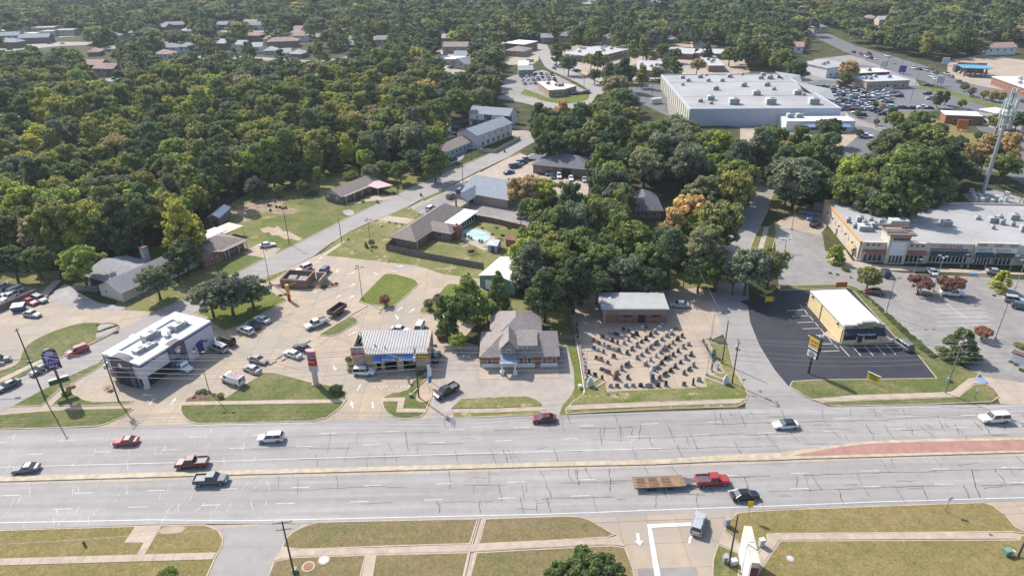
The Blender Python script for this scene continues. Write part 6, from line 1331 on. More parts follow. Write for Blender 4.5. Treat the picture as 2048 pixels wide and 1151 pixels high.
MB().loft([[(x, -w_, z - .15), (x, -w_, z + .1), (x, w_, z + .1), (x, w_, z - .15)] for x, w_, z in ((-.8, .12, .75), (-.3, .2, .72), (.1, .22, .85), (.5, .15, .85))]).build('body', PT['blue'], t); MB().tube((.5, -.4, 1.05), (.5, .4, 1.05), .03).tube((.7, 0, .35), (.5, 0, 1.05), .05).build('handlebar', m_unit, t); MB().box(-.7, -.15, .82, -.1, .15, .9).build('seat', m_tyre, t)
# ------------------------------------------------------------------ trees
LC = dict(
	green=((0.14, 0.18, 0.06), (0.175, 0.225, 0.075), (0.227, 0.293, 0.098)),
	dark=((0.102, 0.134, 0.061), (0.128, 0.168, 0.076), (0.166, 0.218, 0.099)),
	grey=((0.164, 0.186, 0.114), (0.205, 0.232, 0.142), (0.267, 0.302, 0.185)),
	olive=((0.204, 0.216, 0.072), (0.255, 0.27, 0.09), (0.332, 0.351, 0.117)),
	yellow=((0.328, 0.328, 0.068), (0.41, 0.41, 0.085), (0.533, 0.533, 0.111)),
	lime=((0.216, 0.272, 0.068), (0.27, 0.34, 0.085), (0.351, 0.442, 0.111)),
	brown=((0.256, 0.216, 0.148), (0.32, 0.27, 0.185), (0.416, 0.351, 0.24)),
	red=((0.232, 0.124, 0.096), (0.29, 0.155, 0.12), (0.377, 0.202, 0.156)),
	pine=((0.106, 0.152, 0.072), (0.132, 0.19, 0.09), (0.172, 0.247, 0.117)),
	orange=((0.4, 0.292, 0.136), (0.5, 0.365, 0.17), (0.65, 0.474, 0.221)))
LM = {k: leaf_mat('foliage_' + k, v) for k, v in LC.items()}
m_bark = mat('bark', (.11, .085, .065), .95, .25, 2)

def leaf_cloud(clumps, per, size, r, upb=.35):
	"""leaf cards spread over many clumps; clumps: list of (centre, radius)"""
	V = []; n = 0
	cs = np.array([c for c, _ in clumps]); rs = np.array([q for _, q in clumps])
	idx = np.repeat(np.arange(len(clumps)), per); N = len(idx)
	d = r.normal(size=(N, 3)); d[:, 2] = d[:, 2] * .8 + upb; d /= np.linalg.norm(d, axis=1)[:, None]
	rad = rs[idx] * (r.uniform(.55, 1.08, N)); pos = cs[idx] + d * rad[:, None] * np.array([1, 1, .8])
	nrm = d * 1.0 + np.array([-.12, .15, .35]) + r.normal(size=(N, 3)) * .6; nrm /= np.linalg.norm(nrm, axis=1)[:, None]
	a = np.cross(nrm, r.normal(size=(N, 3))); a /= np.linalg.norm(a, axis=1)[:, None]; b = np.cross(nrm, a)
	s = size * r.uniform(.6, 1.35, N)[:, None]
	q = np.stack([pos - a * s * .9, pos - b * s * .55 + a * s * .1, pos + a * s * .9 + nrm * s * .1, pos + b * s * .55 - a * s * .1], 1).reshape(-1, 3)
	return q, np.arange(N * 4).reshape(-1, 4)

def crown_mesh(kind, seed, detail=1.0):
	"""unit trees: crown radius 1 (horizontally), total height given by the kind"""
	r = np.random.default_rng(seed); cl = []
	if kind == 'oak':       # broad uneven dome, height 2.1
		n = int(80 * detail) + 14
		for i in range(n):
			u = r.uniform(0, 2 * PI); h = r.uniform(-.55, 1) ; rr = math.sqrt(max(.05, 1 - (h * .9) ** 2)) * (r.uniform(.45, .92) if r.random() < .8 else r.uniform(0, .5))
			k = 1 + .16 * math.sin(3 * u + seed) + .1 * math.sin(5 * u + 2 * seed)
			cl.append(((rr * math.cos(u) * k, rr * math.sin(u) * k, 1.28 + h * .62 + r.uniform(-.06, .1)), r.uniform(.11, .24)))
	elif kind == 'tall':    # taller forest tree, several tiers, height 2.9
		n = int(90 * detail) + 14
		for i in range(n):
			u = r.uniform(0, 2 * PI); h = r.uniform(0, 1); w_ = (.55 + .45 * math.sin(PI * min(1, h * 1.15 + .1))) * (1.0 if h < .8 else .75)
			rr = w_ * r.uniform(.35, .9) * (1 + .18 * math.sin(2 * u + seed + 4 * h))
			cl.append(((rr * math.cos(u), rr * math.sin(u), .7 + h * 2.0 + r.uniform(-.05, .12)), r.uniform(.11, .23)))
	elif kind == 'pine':    # bare trunk, high irregular crown, height 4.2
		for i in range(int(38 * detail) + 8):
			h = r.uniform(0, 1); u = r.uniform(0, 2 * PI); rr = (1 - h ** 1.6 * .75) * r.uniform(.25, .9) * (.6 + .4 * min(1, h * 4))
			cl.append(((rr * math.cos(u), rr * math.sin(u), 2.1 + h * 1.95), r.uniform(.17, .27)))
	elif kind == 'cone':    # dense ivy clad or conical, height 2.6
		for i in range(int(60 * detail) + 10):
			h = r.uniform(0, 1); u = r.uniform(0, 2 * PI); rr = (1 - h ** 1.3 * .85) * r.uniform(.55, .85)
			cl.append(((rr * math.cos(u), rr * math.sin(u), .15 + h * 2.25), r.uniform(.18, .28) * (1 - .4 * h)))
	elif kind == 'round':   # small clipped or garden tree, height 1.9
		for i in range(int(40 * detail) + 8):
			u = r.uniform(0, 2 * PI); h = r.uniform(-1, 1); rr = math.sqrt(1 - h * h) * r.uniform(.5, .82)
			cl.append(((rr * math.cos(u), rr * math.sin(u), 1.12 + h * .6), r.uniform(.2, .28)))
	elif kind == 'vase':    # crape myrtle: flat wide top on several stems, height 1.6
		for i in range(int(75 * detail) + 8):
			u = r.uniform(0, 2 * PI); rr = math.sqrt(r.uniform(0, .8));
			cl.append(((rr * math.cos(u), rr * math.sin(u), 1.15 + r.uniform(-.25, .22) - rr * .1), r.uniform(.16, .24)))
	elif kind == 'bush':
		for i in range(int(22 * detail) + 6):
			u = r.uniform(0, 2 * PI); rr = math.sqrt(r.uniform(0, .55)); cl.append(((rr * math.cos(u), rr * math.sin(u), .35 + r.uniform(-.1, .25) * (1 - rr)), r.uniform(.25, .36)))
	return cl
KH = dict(oak=2.1, tall=2.9, pine=4.2, cone=2.6, round=1.9, vase=1.6, bush=.85)
KC = dict(oak=1.28, tall=1.75, pine=3.1, cone=1.1, round=1.12, vase=1.12, bush=.4)
PERL = dict(near=(100, .066), far=(24, .13))
TM = {}
def np_mesh(name, q, f, m):
	me = bpy.data.meshes.new(name); me.vertices.add(len(q)); me.vertices.foreach_set('co', q.ravel()); me.loops.add(f.size); me.loops.foreach_set('vertex_index', f.ravel())
	me.polygons.add(len(f)); me.polygons.foreach_set('loop_start', np.arange(0, f.size, f.shape[1])); me.polygons.foreach_set('loop_total', np.full(len(f), f.shape[1])); me.materials.append(m); me.update(calc_edges=True); return me
def trunk_mb(kind, cl, seed):
	r = random.Random(seed); b = MB(); H = KH[kind]
	if kind == 'bush': return b.tube((0, 0, 0), (0, 0, .4), .05)
	if kind == 'vase':
		for k in range(5): u = 2 * PI * k / 5; b.tube((.05 * math.cos(u), .05 * math.sin(u), 0), (.35 * math.cos(u), .35 * math.sin(u), 1.0), .035, .02, 5)
		return b
	tr_ = {'oak': .075, 'tall': .065, 'pine': .055, 'cone': .06, 'round': .06}[kind]; hz = {'oak': .8, 'tall': 1.3, 'pine': 3.6, 'cone': 1.2, 'round': .8}[kind]
	lean = (r.uniform(-.06, .06), r.uniform(-.06, .06)); b.tube((0, 0, -.05), (lean[0], lean[1], hz), tr_, tr_ * .6, 7)
	for c, _ in (cl[::4] if kind != 'pine' else cl[::3]):
		z0 = hz * r.uniform(.75, 1) if kind != 'pine' else min(hz, c[2] - .25)
		b.tube((lean[0], lean[1], z0), (c[0] * .85, c[1] * .85, c[2] - .05), tr_ * .45, tr_ * .15, 4, cap=False)
	return b
def tree_meshes(kind, v, lod='near'):
	k = (kind, v, lod)
	if k not in TM:
		det = 1.0 if lod == 'near' else .55; cl = crown_mesh(kind, 11 * v + len(kind), det); per, sz = PERL[lod]
		if kind in ('pine',) and lod == 'near': per = 100
		q, f = leaf_cloud(cl, per, sz, np.random.default_rng(v + 5))
		TM[k] = (np_mesh('crown', q, f, LM['green']), trunk_mb(kind, cl, v).mesh('trunk', m_bark, True), cl)
	return TM[k]
CORE = {}
TREES = []
def plant(x, y, rad, kind, col, label, group=None, name=None, v=None, zs=1.0, cat=None):
	v = random.randrange(4) if v is None else v; cm, tm, _ = tree_meshes(kind, v)
	t = thing(name or ('shrub' if kind == 'bush' else {'pine': 'pine_tree'}.get(kind, 'tree')), label, cat or ('shrub' if kind == 'bush' else 'tree'), (x, y), random.uniform(0, 2 * PI), group)
	t.scale = (rad, rad, rad * zs)
	c = inst('crown', cm, t); c.material_slots[0].link = 'OBJECT'; c.material_slots[0].material = LM[col]; inst('trunk', tm, t)
	TREES.append((x, y, rad)); return t
def tpx(px, py, r, kind, col, label, zs=1.0, **k):
	"""crown centred at a photo pixel, radius in photo pixels"""
	rad = 4.0
	for _ in range(6):
		z = KC[kind] * rad * zs; p = G(px, py, z); dep = (Vector((p.x, p.y, z - CAM_H))).dot(_F); rad = r * dep / FOC
	return plant(p.x, p.y, rad, kind, col, label, zs=zs, **k)
T = tpx
# named individuals
T(418, 594, 42, 'oak', 'grey', 'wide grey green live oak beside the taco restaurant, left part', .85); T(456, 584, 48, 'oak', 'grey', 'middle crown of the wide live oak beside the taco restaurant', .85); T(500, 580, 40, 'oak', 'grey', 'grey green live oak crown leaning over the parked white cars', .8)
T(910, 620, 42, 'oak', 'green', 'big leafy green tree right of the loop drive', 1.1); T(935, 585, 34, 'tall', 'lime', 'yellow green tree tip behind the leafy green one'); T(895, 655, 26, 'oak', 'green', 'lower green tree beside the dumpster'); T(915, 680, 22, 'round', 'lime', 'light green sapling crown over the service alley')
T(996, 590, 30, 'cone', 'green', 'tall dense ivy covered tree in front of the white garage roof', 1.35); T(975, 618, 24, 'oak', 'lime', 'bright green tree below the ivy covered one'); T(876, 596, 12, 'round', 'brown', 'small dusky tree at the loop edge, upper one'); T(857, 606, 12, 'round', 'brown', 'small dusky tree at the loop edge, lower one'); T(957, 640, 9, 'cone', 'lime', 'slim pale tree with bare stem by the office roof', 1.6)
T(769, 598, 13, 'round', 'red', 'dark reddish round shrub tree on the diamond grass island')
big = [(1075, 480, 46, 'oak', 'green'), (1060, 530, 44, 'tall', 'grey'), (1105, 520, 46, 'oak', 'green'), (1155, 490, 46, 'oak', 'green'), (1090, 580, 42, 'tall', 'dark'), (1150, 560, 44, 'tall', 'dark'), (1200, 520, 46, 'oak', 'green'), (1195, 570, 34, 'oak', 'dark'), (1265, 480, 46, 'oak', 'green'), (1255, 545, 40, 'oak', 'grey'), (1300, 520, 44, 'oak', 'green'), (1300, 558, 34, 'oak', 'dark'), (1340, 480, 34, 'oak', 'grey'), (1405, 505, 44, 'tall', 'grey'), (1400, 545, 36, 'oak', 'green'), (1498, 535, 48, 'oak', 'grey'), (1542, 528, 40, 'oak', 'olive'), (1470, 550, 34, 'oak', 'grey'),
       (1378, 425, 46, 'oak', 'orange'), (1400, 448, 30, 'oak', 'orange'), (1350, 450, 30, 'tall', 'orange'), (1370, 465, 30, 'oak', 'olive'), (1052, 380, 38, 'oak', 'orange'), (1085, 385, 34, 'oak', 'yellow'), (1065, 420, 30, 'oak', 'green'), (1120, 432, 20, 'cone', 'yellow'), (1158, 448, 20, 'oak', 'yellow'), (1105, 410, 20, 'oak', 'dark'), (1215, 370, 46, 'oak', 'dark'), (1205, 425, 36, 'oak', 'green'), (1228, 448, 28, 'oak', 'brown'), (1225, 400, 30, 'oak', 'olive'), (1180, 420, 30, 'tall', 'green'), (1290, 335, 44, 'oak', 'grey'), (1330, 300, 46, 'oak', 'grey'), (1380, 320, 40, 'oak', 'dark'), (1350, 265, 40, 'oak', 'grey'),
       (1440, 300, 34, 'tall', 'lime'), (1425, 340, 30, 'tall', 'lime'), (1450, 378, 34, 'oak', 'grey'), (1420, 385, 28, 'oak', 'grey'), (1478, 402, 26, 'oak', 'dark'), (1435, 415, 26, 'oak', 'dark'), (1595, 355, 52, 'oak', 'grey'), (1575, 375, 36, 'oak', 'grey'), (1240, 325, 40, 'oak', 'dark'), (1200, 260, 34, 'tall', 'olive'), (1150, 285, 34, 'oak', 'green'), (1100, 290, 34, 'oak', 'dark'), (1080, 255, 26, 'tall', 'green'), (1125, 225, 22, 'tall', 'orange'), (1160, 235, 26, 'tall', 'green'), (1205, 215, 30, 'oak', 'green'), (1245, 240, 34, 'oak', 'olive'),
       (1700, 385, 44, 'oak', 'green'), (1755, 350, 48, 'oak', 'green'), (1800, 385, 50, 'tall', 'green'), (1850, 350, 46, 'tall', 'green'), (1740, 405, 38, 'oak', 'grey'), (1860, 395, 36, 'oak', 'dark'), (1820, 315, 40, 'oak', 'green'), (1700, 340, 34, 'oak', 'green'), (1830, 420, 26, 'oak', 'olive'), (1885, 385, 30, 'tall', 'olive'), (1925, 345, 30, 'oak', 'dark'), (1975, 300, 30, 'tall', 'orange'), (2018, 300, 32, 'tall', 'orange'), (2010, 332, 32, 'oak', 'green'), (1905, 300, 36, 'oak', 'dark'), (1860, 275, 34, 'oak', 'green'), (1935, 312, 24, 'tall', 'orange'), (1600, 290, 34, 'tall', 'green'), (1640, 310, 36, 'tall', 'green'), (1545, 280, 36, 'oak', 'green'), (1570, 310, 26, 'tall', 'orange'), (1660, 258, 27, 'oak', 'dark'), (1640, 340, 30, 'oak', 'grey')]
cn_ = dict(green='mid green', dark='dark green', grey='grey green', olive='olive', orange='orange and gold', yellow='bright yellow', lime='bright green', brown='brownish', red='reddish', pine='dark green')
sn = dict(oak='broad crowned', tall='tall', cone='conical', round='round', vase='flat topped', pine='high crowned', bush='low')
def region(x, y):
	if y < 215: return 'behind the big store and shops'
	if x < 900: return 'on the west side of the side street'
	if x < 1240: return 'between the offices and the headstone yard' if y > 400 else 'in the wood behind the charcoal office'
	if x < 1480: return 'in the grove west of the second street' if y > 400 else 'in the wood below the big store'
	return 'in the grove behind the strip mall'
for x, y, r_, k, c in big:
	T(x, y, r_, k, c, f'{cn_[c]} {sn[k]} tree {region(x, y)}', group='trees of the middle groves')
T(1672, 508, 22, 'cone', 'lime', 'lime green young tree in the bed at the mall corner', .75); T(1739, 552, 27, 'round', 'olive', 'round olive tree shading the maroon car', .9); T(1843, 562, 24, 'vase', 'red', 'reddish flat topped tree, first of the pair in the mall lot'); T(1903, 562, 25, 'vase', 'red', 'reddish flat topped tree, second of the pair beside the lamp'); T(2004, 563, 25, 'cone', 'yellow', 'yellow green tree on the kerbed island near the mall end', .7)
T(1922, 688, 44, 'cone', 'green', 'large bright conical green tree beside the mall entrance', .62); T(1968, 662, 17, 'vase', 'red', 'small dusky red tree behind the large conical one'); T(1692, 537, 9, 'bush', 'green', 'low bush at the mall corner bed'); T(2040, 690, 12, 'bush', 'olive', 'olive bush at the mall sign bed')
T(868, 318, 30, 'tall', 'green', 'tall lone green tree beside the side street', .9); T(562, 348, 28, 'round', 'dark', 'round dark tree on the yard, left of a pair', 1.0); T(590, 345, 27, 'round', 'dark', 'round dark tree on the yard, right of a pair', 1.0); T(605, 372, 16, 'round', 'green', 'mid size garden tree above the small brick house'); T(555, 380, 14, 'round', 'green', 'garden tree in the shaded yard'); T(635, 350, 15, 'tall', 'lime', 'light green tree at the yard edge'); T(702, 353, 18, 'round', 'green', 'round bright green tree behind the pink carport', .9)
T(508, 372, 22, 'round', 'grey', 'pale tree at the foot of the wood'); T(625, 385, 12, 'bush', 'dark', 'dark shrub by the small brick house gable'); T(740, 345, 22, 'round', 'grey', 'grey green tree at the wood edge above the lawn'); T(765, 338, 22, 'round', 'green', 'green tree at the wood edge above the lawn'); T(800, 340, 22, 'oak', 'green', 'spreading tree at the wood edge near the lone street tree'); T(830, 318, 26, 'oak', 'dark', 'dark tree behind the pale roofed cottage')
T(160, 528, 40, 'oak', 'lime', 'yellow green tree over the board fence', 1.1); T(310, 560, 36, 'oak', 'grey', 'grey green tree in front of the grey shingled house', .95); T(360, 450, 44, 'tall', 'yellow', 'tall golden yellow tree behind the brick ranch', 1.1); T(395, 470, 26, 'tall', 'olive', 'olive tree touching the ranch roof'); T(368, 510, 36, 'oak', 'dark', 'dark shady tree below the golden one'); T(352, 535, 24, 'oak', 'dark', 'dark tree by the street wires'); T(235, 440, 46, 'tall', 'dark', 'tall dark pine like tree above the grey house'); T(270, 420, 40, 'pine', 'pine', 'pine with bare leaning trunk above the back yard', .8); T(110, 500, 28, 'oak', 'olive', 'olive tree left of the yellow green one'); T(205, 480, 30, 'oak', 'dark', 'dark tree behind the grey house'); T(245, 490, 26, 'oak', 'dark', 'dark tree between the houses'); T(240, 535, 14, 'bush', 'lime', 'light green shrub behind the grey roof'); T(415, 340, 26, 'pine', 'pine', 'tall pine at the wood corner, left one'); T(445, 325, 28, 'pine', 'pine', 'tall pine at the wood corner, right one'); T(70, 520, 34, 'oak', 'green', 'green tree at the wood edge above the car lot'); T(20, 520, 38, 'oak', 'dark', 'dark tree at the wood edge by the frame border')
T(1243, 197, 27, 'oak', 'grey', 'grey green oak left of the store parking'); T(1232, 168, 20, 'oak', 'dark', 'smaller oak above the grey green one'); T(1262, 205, 20, 'oak', 'grey', 'grey green oak near the store parking corner')
for k, (x, y, r_, c) in enumerate([(1218, 145, 18, 'brown'), (1240, 142, 19, 'dark'), (1262, 146, 17, 'olive'), (1285, 148, 16, 'olive'), (1313, 145, 15, 'olive'), (1335, 128, 16, 'green'), (1350, 132, 16, 'green'), (1395, 130, 16, 'brown'), (1182, 120, 16, 'olive'), (1196, 118, 14, 'green'), (1206, 122, 16, 'olive'), (1137, 126, 19, 'grey'), (1113, 105, 15, 'dark'), (1190, 150, 14, 'dark'), (1130, 95, 13, 'green'), (1288, 95, 16, 'green'), (1325, 100, 16, 'dark'), (1350, 108, 14, 'dark'), (1415, 100, 14, 'dark'), (1460, 108, 18, 'green')]):
	T(x, y, r_, 'oak' if k % 3 else 'tall', c, f'{cn_[c]} tree in the clinic grounds', group='trees of the clinic grounds')
for k, (x, y, r_, c, kk) in enumerate([(1699, 140, 22, 'orange', 'oak'), (1690, 158, 18, 'dark', 'round'), (1595, 140, 24, 'dark', 'oak'), (1567, 120, 26, 'green', 'oak'), (1878, 195, 12, 'dark', 'tall'), (1893, 193, 10, 'dark', 'tall'), (1930, 172, 10, 'olive', 'round'), (1944, 182, 10, 'brown', 'round'), (1970, 188, 10, 'olive', 'round'), (1988, 190, 12, 'orange', 'round'), (2003, 192, 12, 'orange', 'round'), (1925, 206, 10, 'green', 'round'), (1998, 245, 22, 'olive', 'oak'), (2036, 240, 20, 'dark', 'oak'), (1957, 270, 10, 'dark', 'round'), (1751, 209, 8, 'green', 'round'), (1766, 213, 8, 'brown', 'round'), (1716, 226, 8, 'green', 'round'), (1787, 222, 10, 'dark', 'oak'), (1753, 243, 7, 'olive', 'round'), (1719, 265, 9, 'dark', 'round'), (1790, 240, 20, 'green', 'oak'), (1840, 240, 24, 'green', 'oak'), (1880, 258, 16, 'dark', 'oak'), (1820, 265, 28, 'green', 'oak'), (1780, 275, 24, 'grey', 'oak'), (1760, 290, 20, 'grey', 'tall')]):
	T(x, y, r_, kk, c, f'{cn_[c]} tree near the store lots and the highway', group='trees round the store lots')
T(985, 372, 8, 'cone', 'red', 'slim reddish street tree before the shingle office roof', 1.2); T(1122, 370, 9, 'round', 'brown', 'small brown tree below the charcoal office', 1.2); T(743, 484, 8, 'round', 'grey', 'small tree on the ranch lawn'); T(732, 490, 5, 'cone', 'dark', 'tiny conifer on the ranch lawn')
T(1175, 1138, 50, 'oak', 'green', 'green tree top with red leaves at the bottom edge of the frame', .9); T(1215, 1142, 36, 'oak', 'dark', 'darker tree beside the green one at the bottom edge'); T(1120, 1148, 34, 'oak', 'green', 'lower green tree at the bottom edge'); T(334, 1150, 22, 'round', 'lime', 'small lime green tree at the bottom left edge')
# bushes and beds
T(672, 777, 15, 'bush', 'dark', 'clipped dark mound shrub beside the red sign pole', 1.5); T(676, 786, 9, 'bush', 'dark', 'lower side of the clipped shrub by the island end', 1.2)
for k, (x, y, r_, c) in enumerate([(397, 783, 8, 'olive'), (406, 781, 8, 'grey'), (388, 794, 5, 'dark'), (412, 787, 5, 'dark'), (421, 787, 4, 'brown'), (428, 789, 4, 'brown'), (441, 789, 8, 'olive'), (443, 796, 6, 'dark'),
                               (133, 786, 10, 'green'), (138, 776, 7, 'red'), (146, 772, 5, 'brown'), (697, 717, 9, 'olive'), (700, 728, 8, 'grey'), (712, 733, 8, 'dark'), (703, 738, 9, 'grey'), (724, 736, 7, 'dark'), (736, 736, 7, 'dark'), (842, 733, 9, 'green'), (840, 745, 9, 'green'), (852, 738, 8, 'dark'), (870, 690, 5, 'dark'),
                               (639, 568, 5, 'green'), (651, 572, 4, 'dark'), (664, 568, 4, 'dark'), (672, 566, 4, 'dark'), (561, 590, 5, 'green'), (570, 588, 4, 'olive'), (558, 570, 3, 'brown'), (546, 570, 3, 'brown'), (977, 714, 15, 'olive'), (1106, 708, 12, 'olive')]):
	T(x, y, r_, 'bush' if k < 29 else 'round', c, f'{cn_[c]} shrub in a planting bed of the restaurant and shop lots', group='shrubs in the planting beds')
for k in range(16):
	a_ = G(196 + (k * 37 % 40), 651 + (k * 23 % 22)); plant(a_.x, a_.y, .5, 'bush', random.choice(['dark', 'olive', 'green']), 'small tuft plant in the rock garden beside the street', 'tufts in the rock garden')
for k in range(30):   # hedge row between the yellow shop and the mall lot
	f = k / 29; a_ = G(1722 + (1862 - 1722) * f, 584 + (712 - 584) * f); plant(a_.x + random.uniform(-.2, .2), a_.y, random.uniform(.55, .8) if f < .35 else random.uniform(.8, 1.05), 'bush', random.choice(['green', 'dark', 'green']), 'clipped shrub in the hedge row beside the mall lot', 'shrubs of the hedge row')
for x, y, r_ in [(1875, 712, 4), (1884, 716, 4), (1892, 720, 4), (2022, 722, 5), (2032, 728, 5), (2042, 738, 6), (1835, 588, 4), (1850, 590, 4), (1862, 590, 4), (1660, 545, 4), (1675, 548, 4), (1988, 590, 4), (776, 387, 5), (788, 385, 5), (716, 400, 4), (726, 402, 5), (735, 394, 5), (1000, 478, 5), (1005, 470, 5), (985, 468, 4), (965, 455, 4), (958, 448, 4), (1018, 455, 5), (1015, 483, 4), (993, 455, 4), (1030, 485, 8), (540, 410, 4), (838, 428, 3), (846, 430, 3), (764, 452, 3), (779, 444, 3), (791, 446, 3), (804, 448, 3), (696, 478, 3)]:
	T(x, y, r_, 'bush', random.choice(['green', 'dark', 'olive']), 'low garden shrub in a bed or yard', group='scattered garden shrubs')

# ---- woods: fill the ground with trees wherever the photo shows neither clearing nor roof
CLEAR = [
	[(-400, 1300), (-400, 610), (0, 545), (70, 548), (140, 545), (215, 520), (280, 500), (330, 500), (330, 545), (400, 530), (395, 480), (430, 455), (430, 420), (490, 385), (560, 390), (610, 375), (650, 352), (720, 352), (800, 352), (860, 350), (886, 310), (884, 262), (936, 238), (1040, 238), (1090, 255), (1062, 290), (1075, 312), (1130, 310), (1195, 335), (1190, 385), (1150, 395), (1110, 440), (1060, 460), (1030, 480), (1035, 560), (1000, 610), (1140, 620), (1200, 590), (1450, 580), (1440, 500), (1470, 440), (1488, 368), (1550, 366), (1560, 430), (1640, 430), (1700, 432), (1900, 415), (2100, 420), (2500, 450), (2500, 1300)],
	[(1248, 165), (1325, 140), (1600, 138), (1590, 105), (1640, 108), (1690, 82), (1700, 88), (1850, 122), (1900, 118), (1925, 112), (2060, 120), (2600, 200), (2600, 330), (2048, 310), (1960, 300), (1900, 290), (1780, 268), (1740, 300), (1700, 312), (1640, 268), (1400, 240), (1330, 228), (1262, 205)],
	[(1640, 50), (1690, 70), (1720, 96), (1690, 105), (1600, 62)],
	[(985, 185), (990, 160), (1030, 150), (1050, 125), (1000, 120), (1000, 78), (1095, 86), (1130, 95), (1125, 135), (1180, 160), (1215, 180), (1210, 205), (1150, 218), (1060, 205)],
	[(1128, 130), (1200, 128), (1260, 128), (1262, 142), (1200, 148), (1180, 160), (1140, 142)], [(1255, 108), (1290, 104), (1296, 118), (1250, 124)], [(1340, 112), (1400, 118), (1396, 124), (1335, 122)],
	[(870, 100), (952, 104), (952, 150), (880, 148)], [(865, 82), (905, 84), (900, 95), (860, 95)], [(-200, 96), (60, 90), (185, 80), (185, 92), (60, 100), (-200, 106)], [(330, 116), (480, 114), (700, 108), (700, 116), (480, 120)], [(600, 108), (700, 104), (700, 118), (600, 124)], [(560, 68), (600, 62), (640, 64), (620, 74)],
	[(180, 136), (245, 136), (262, 156), (225, 166), (180, 152)], [(1252, 380), (1345, 380), (1338, 446), (1252, 446)], [(1325, 338), (1400, 340), (1398, 368), (1325, 365)], [(1925, 368), (2200, 368), (2200, 430), (1900, 420)],
	[(1735, 40), (1790, 42), (1790, 52), (1735, 50)], [(1965, 92), (2200, 100), (2200, 125), (1965, 122)], [(1028, 0), (1095, 0), (1095, 6), (1028, 6)], [(1155, 0), (1200, 0), (1200, 14), (1155, 14)], [(1285, 0), (1360, 0), (1360, 14), (1290, 16)], [(-60, 226), (90, 215), (90, 226), (0, 242), (-60, 242)], [(150, 105), (230, 104), (230, 114), (150, 118)]]
def inside(px, py, poly):
	c = np.zeros(px.shape, bool); n = len(poly); j = n - 1
	for i in range(n):
		xi, yi = poly[i]; xj, yj = poly[j]; cnd = ((yi > py) != (yj > py)) & (px < (xj - xi) * (py - yi) / ((yj - yi) or 1e-9) + xi); c ^= cnd; j = i
	return c
cand = []
y = 108.0
while y < 1350:
	s = 7.4 if y < 330 else (8.4 if y < 600 else 11.5)
	x = -(y * .82 + 40)
	while x < y * .82 + 40:
		cand.append((x + random.uniform(-.42, .42) * s, y + random.uniform(-.42, .42) * s, s)); x += s
	y += s
cand = np.array(cand); X, Y, S = cand.T
rad = S * rng.uniform(.5, .98, len(X)); ht = rng.uniform(11, 21, len(X)) * np.where(Y > 420, .85, 1)
bx_, by_ = PX(X, Y, np.zeros_like(X)); tx_, ty_ = PX(X, Y, ht * .55); ux_, uy_ = PX(X, Y, ht * .9)
ok = (tx_ > -160) & (tx_ < 2208) & (uy_ < 1200)
for P in CLEAR: ok &= ~inside(bx_, by_, P) & ~inside(tx_, ty_, P) & ~inside(ux_, uy_, P) if P is not CLEAR[0] else ~inside(bx_, by_, P)
ok &= ~inside(tx_, ty_, CLEAR[0])
TA = np.array(TREES)
near_ = np.zeros(len(X), bool)
for tx0, ty0, tr0 in TREES: near_ |= (X - tx0) ** 2 + (Y - ty0) ** 2 < (tr0 * .8) ** 2
ok &= ~near_
for A_, B_ in HOUSE_FP:
	mx, my = (A_[0] + B_[0]) / 2, A_[1]; hw_ = abs(B_[0] - A_[0]) / 2 + 2
	ok &= ~((abs(ux_ - mx) < hw_) & (uy_ < my) & (by_ > my - 7) & ((by_ > my + 1) | (abs(bx_ - mx) < hw_)))
X, Y, S, rad, ht, sx_, sy_ = X[ok], Y[ok], S[ok], rad[ok], ht[ok], tx_[ok], ty_[ok]
def pick(px, py, r):
	"""kinds of tree by area, as the photo shows them: yellowing wood at left, duller and darker far away"""
	u = r.random()
	if px < 900 and py > 150:
		yel = .36 + .16 * math.sin(px * .013 + py * .021)
		return ('yellow' if u < yel * .30 else 'olive' if u < yel + .10 else 'lime' if u < yel + .22 else 'green' if u < .80 else 'grey' if u < .90 else 'dark' if u < .96 else 'brown' if u < .992 else 'orange')
	if py > 215: return 'green' if u < .35 else 'dark' if u < .55 else 'grey' if u < .75 else 'olive' if u < .9 else 'lime' if u < .97 else 'brown'
	return 'green' if u < .36 else 'dark' if u < .66 else 'grey' if u < .82 else 'olive' if u < .96 else 'brown' if u < .985 else 'yellow'
rr_ = random.Random(3); order = np.argsort(np.hypot(X, Y)); inview = (sx_ > -20) & (sx_ < 2068) & (sy_ < 640)
LIM = 300 - len([1 for t in TREES if t[2] > 1.3]); cnt = 0; rest = []
for i in order:
	c = pick(sx_[i], sy_[i], rr_); kd = rr_.choice(['oak', 'tall', 'tall', 'oak', 'oak']) if rr_.random() > .07 else 'pine'
	if kd == 'pine': c = 'pine'
	if cnt < LIM and inview[i]:
		r_ = float(rad[i]) * (.8 if kd == 'pine' else 1)
		if kd == 'tall': r_ *= .92
		plant(float(X[i]), float(Y[i]), r_, kd, c, f'{cn_[c]} {sn[kd]} tree {"in the yellowing wood west of the side street" if sx_[i] < 900 else region(sx_[i], sy_[i])}', 'trees of the near woods', zs=min(1.25, float(ht[i]) / (KH[kd] * r_)) if kd != 'pine' else .9); cnt += 1
	else: rest.append((i, kd, c))
print('woods: individual', cnt, 'massed', len(rest))
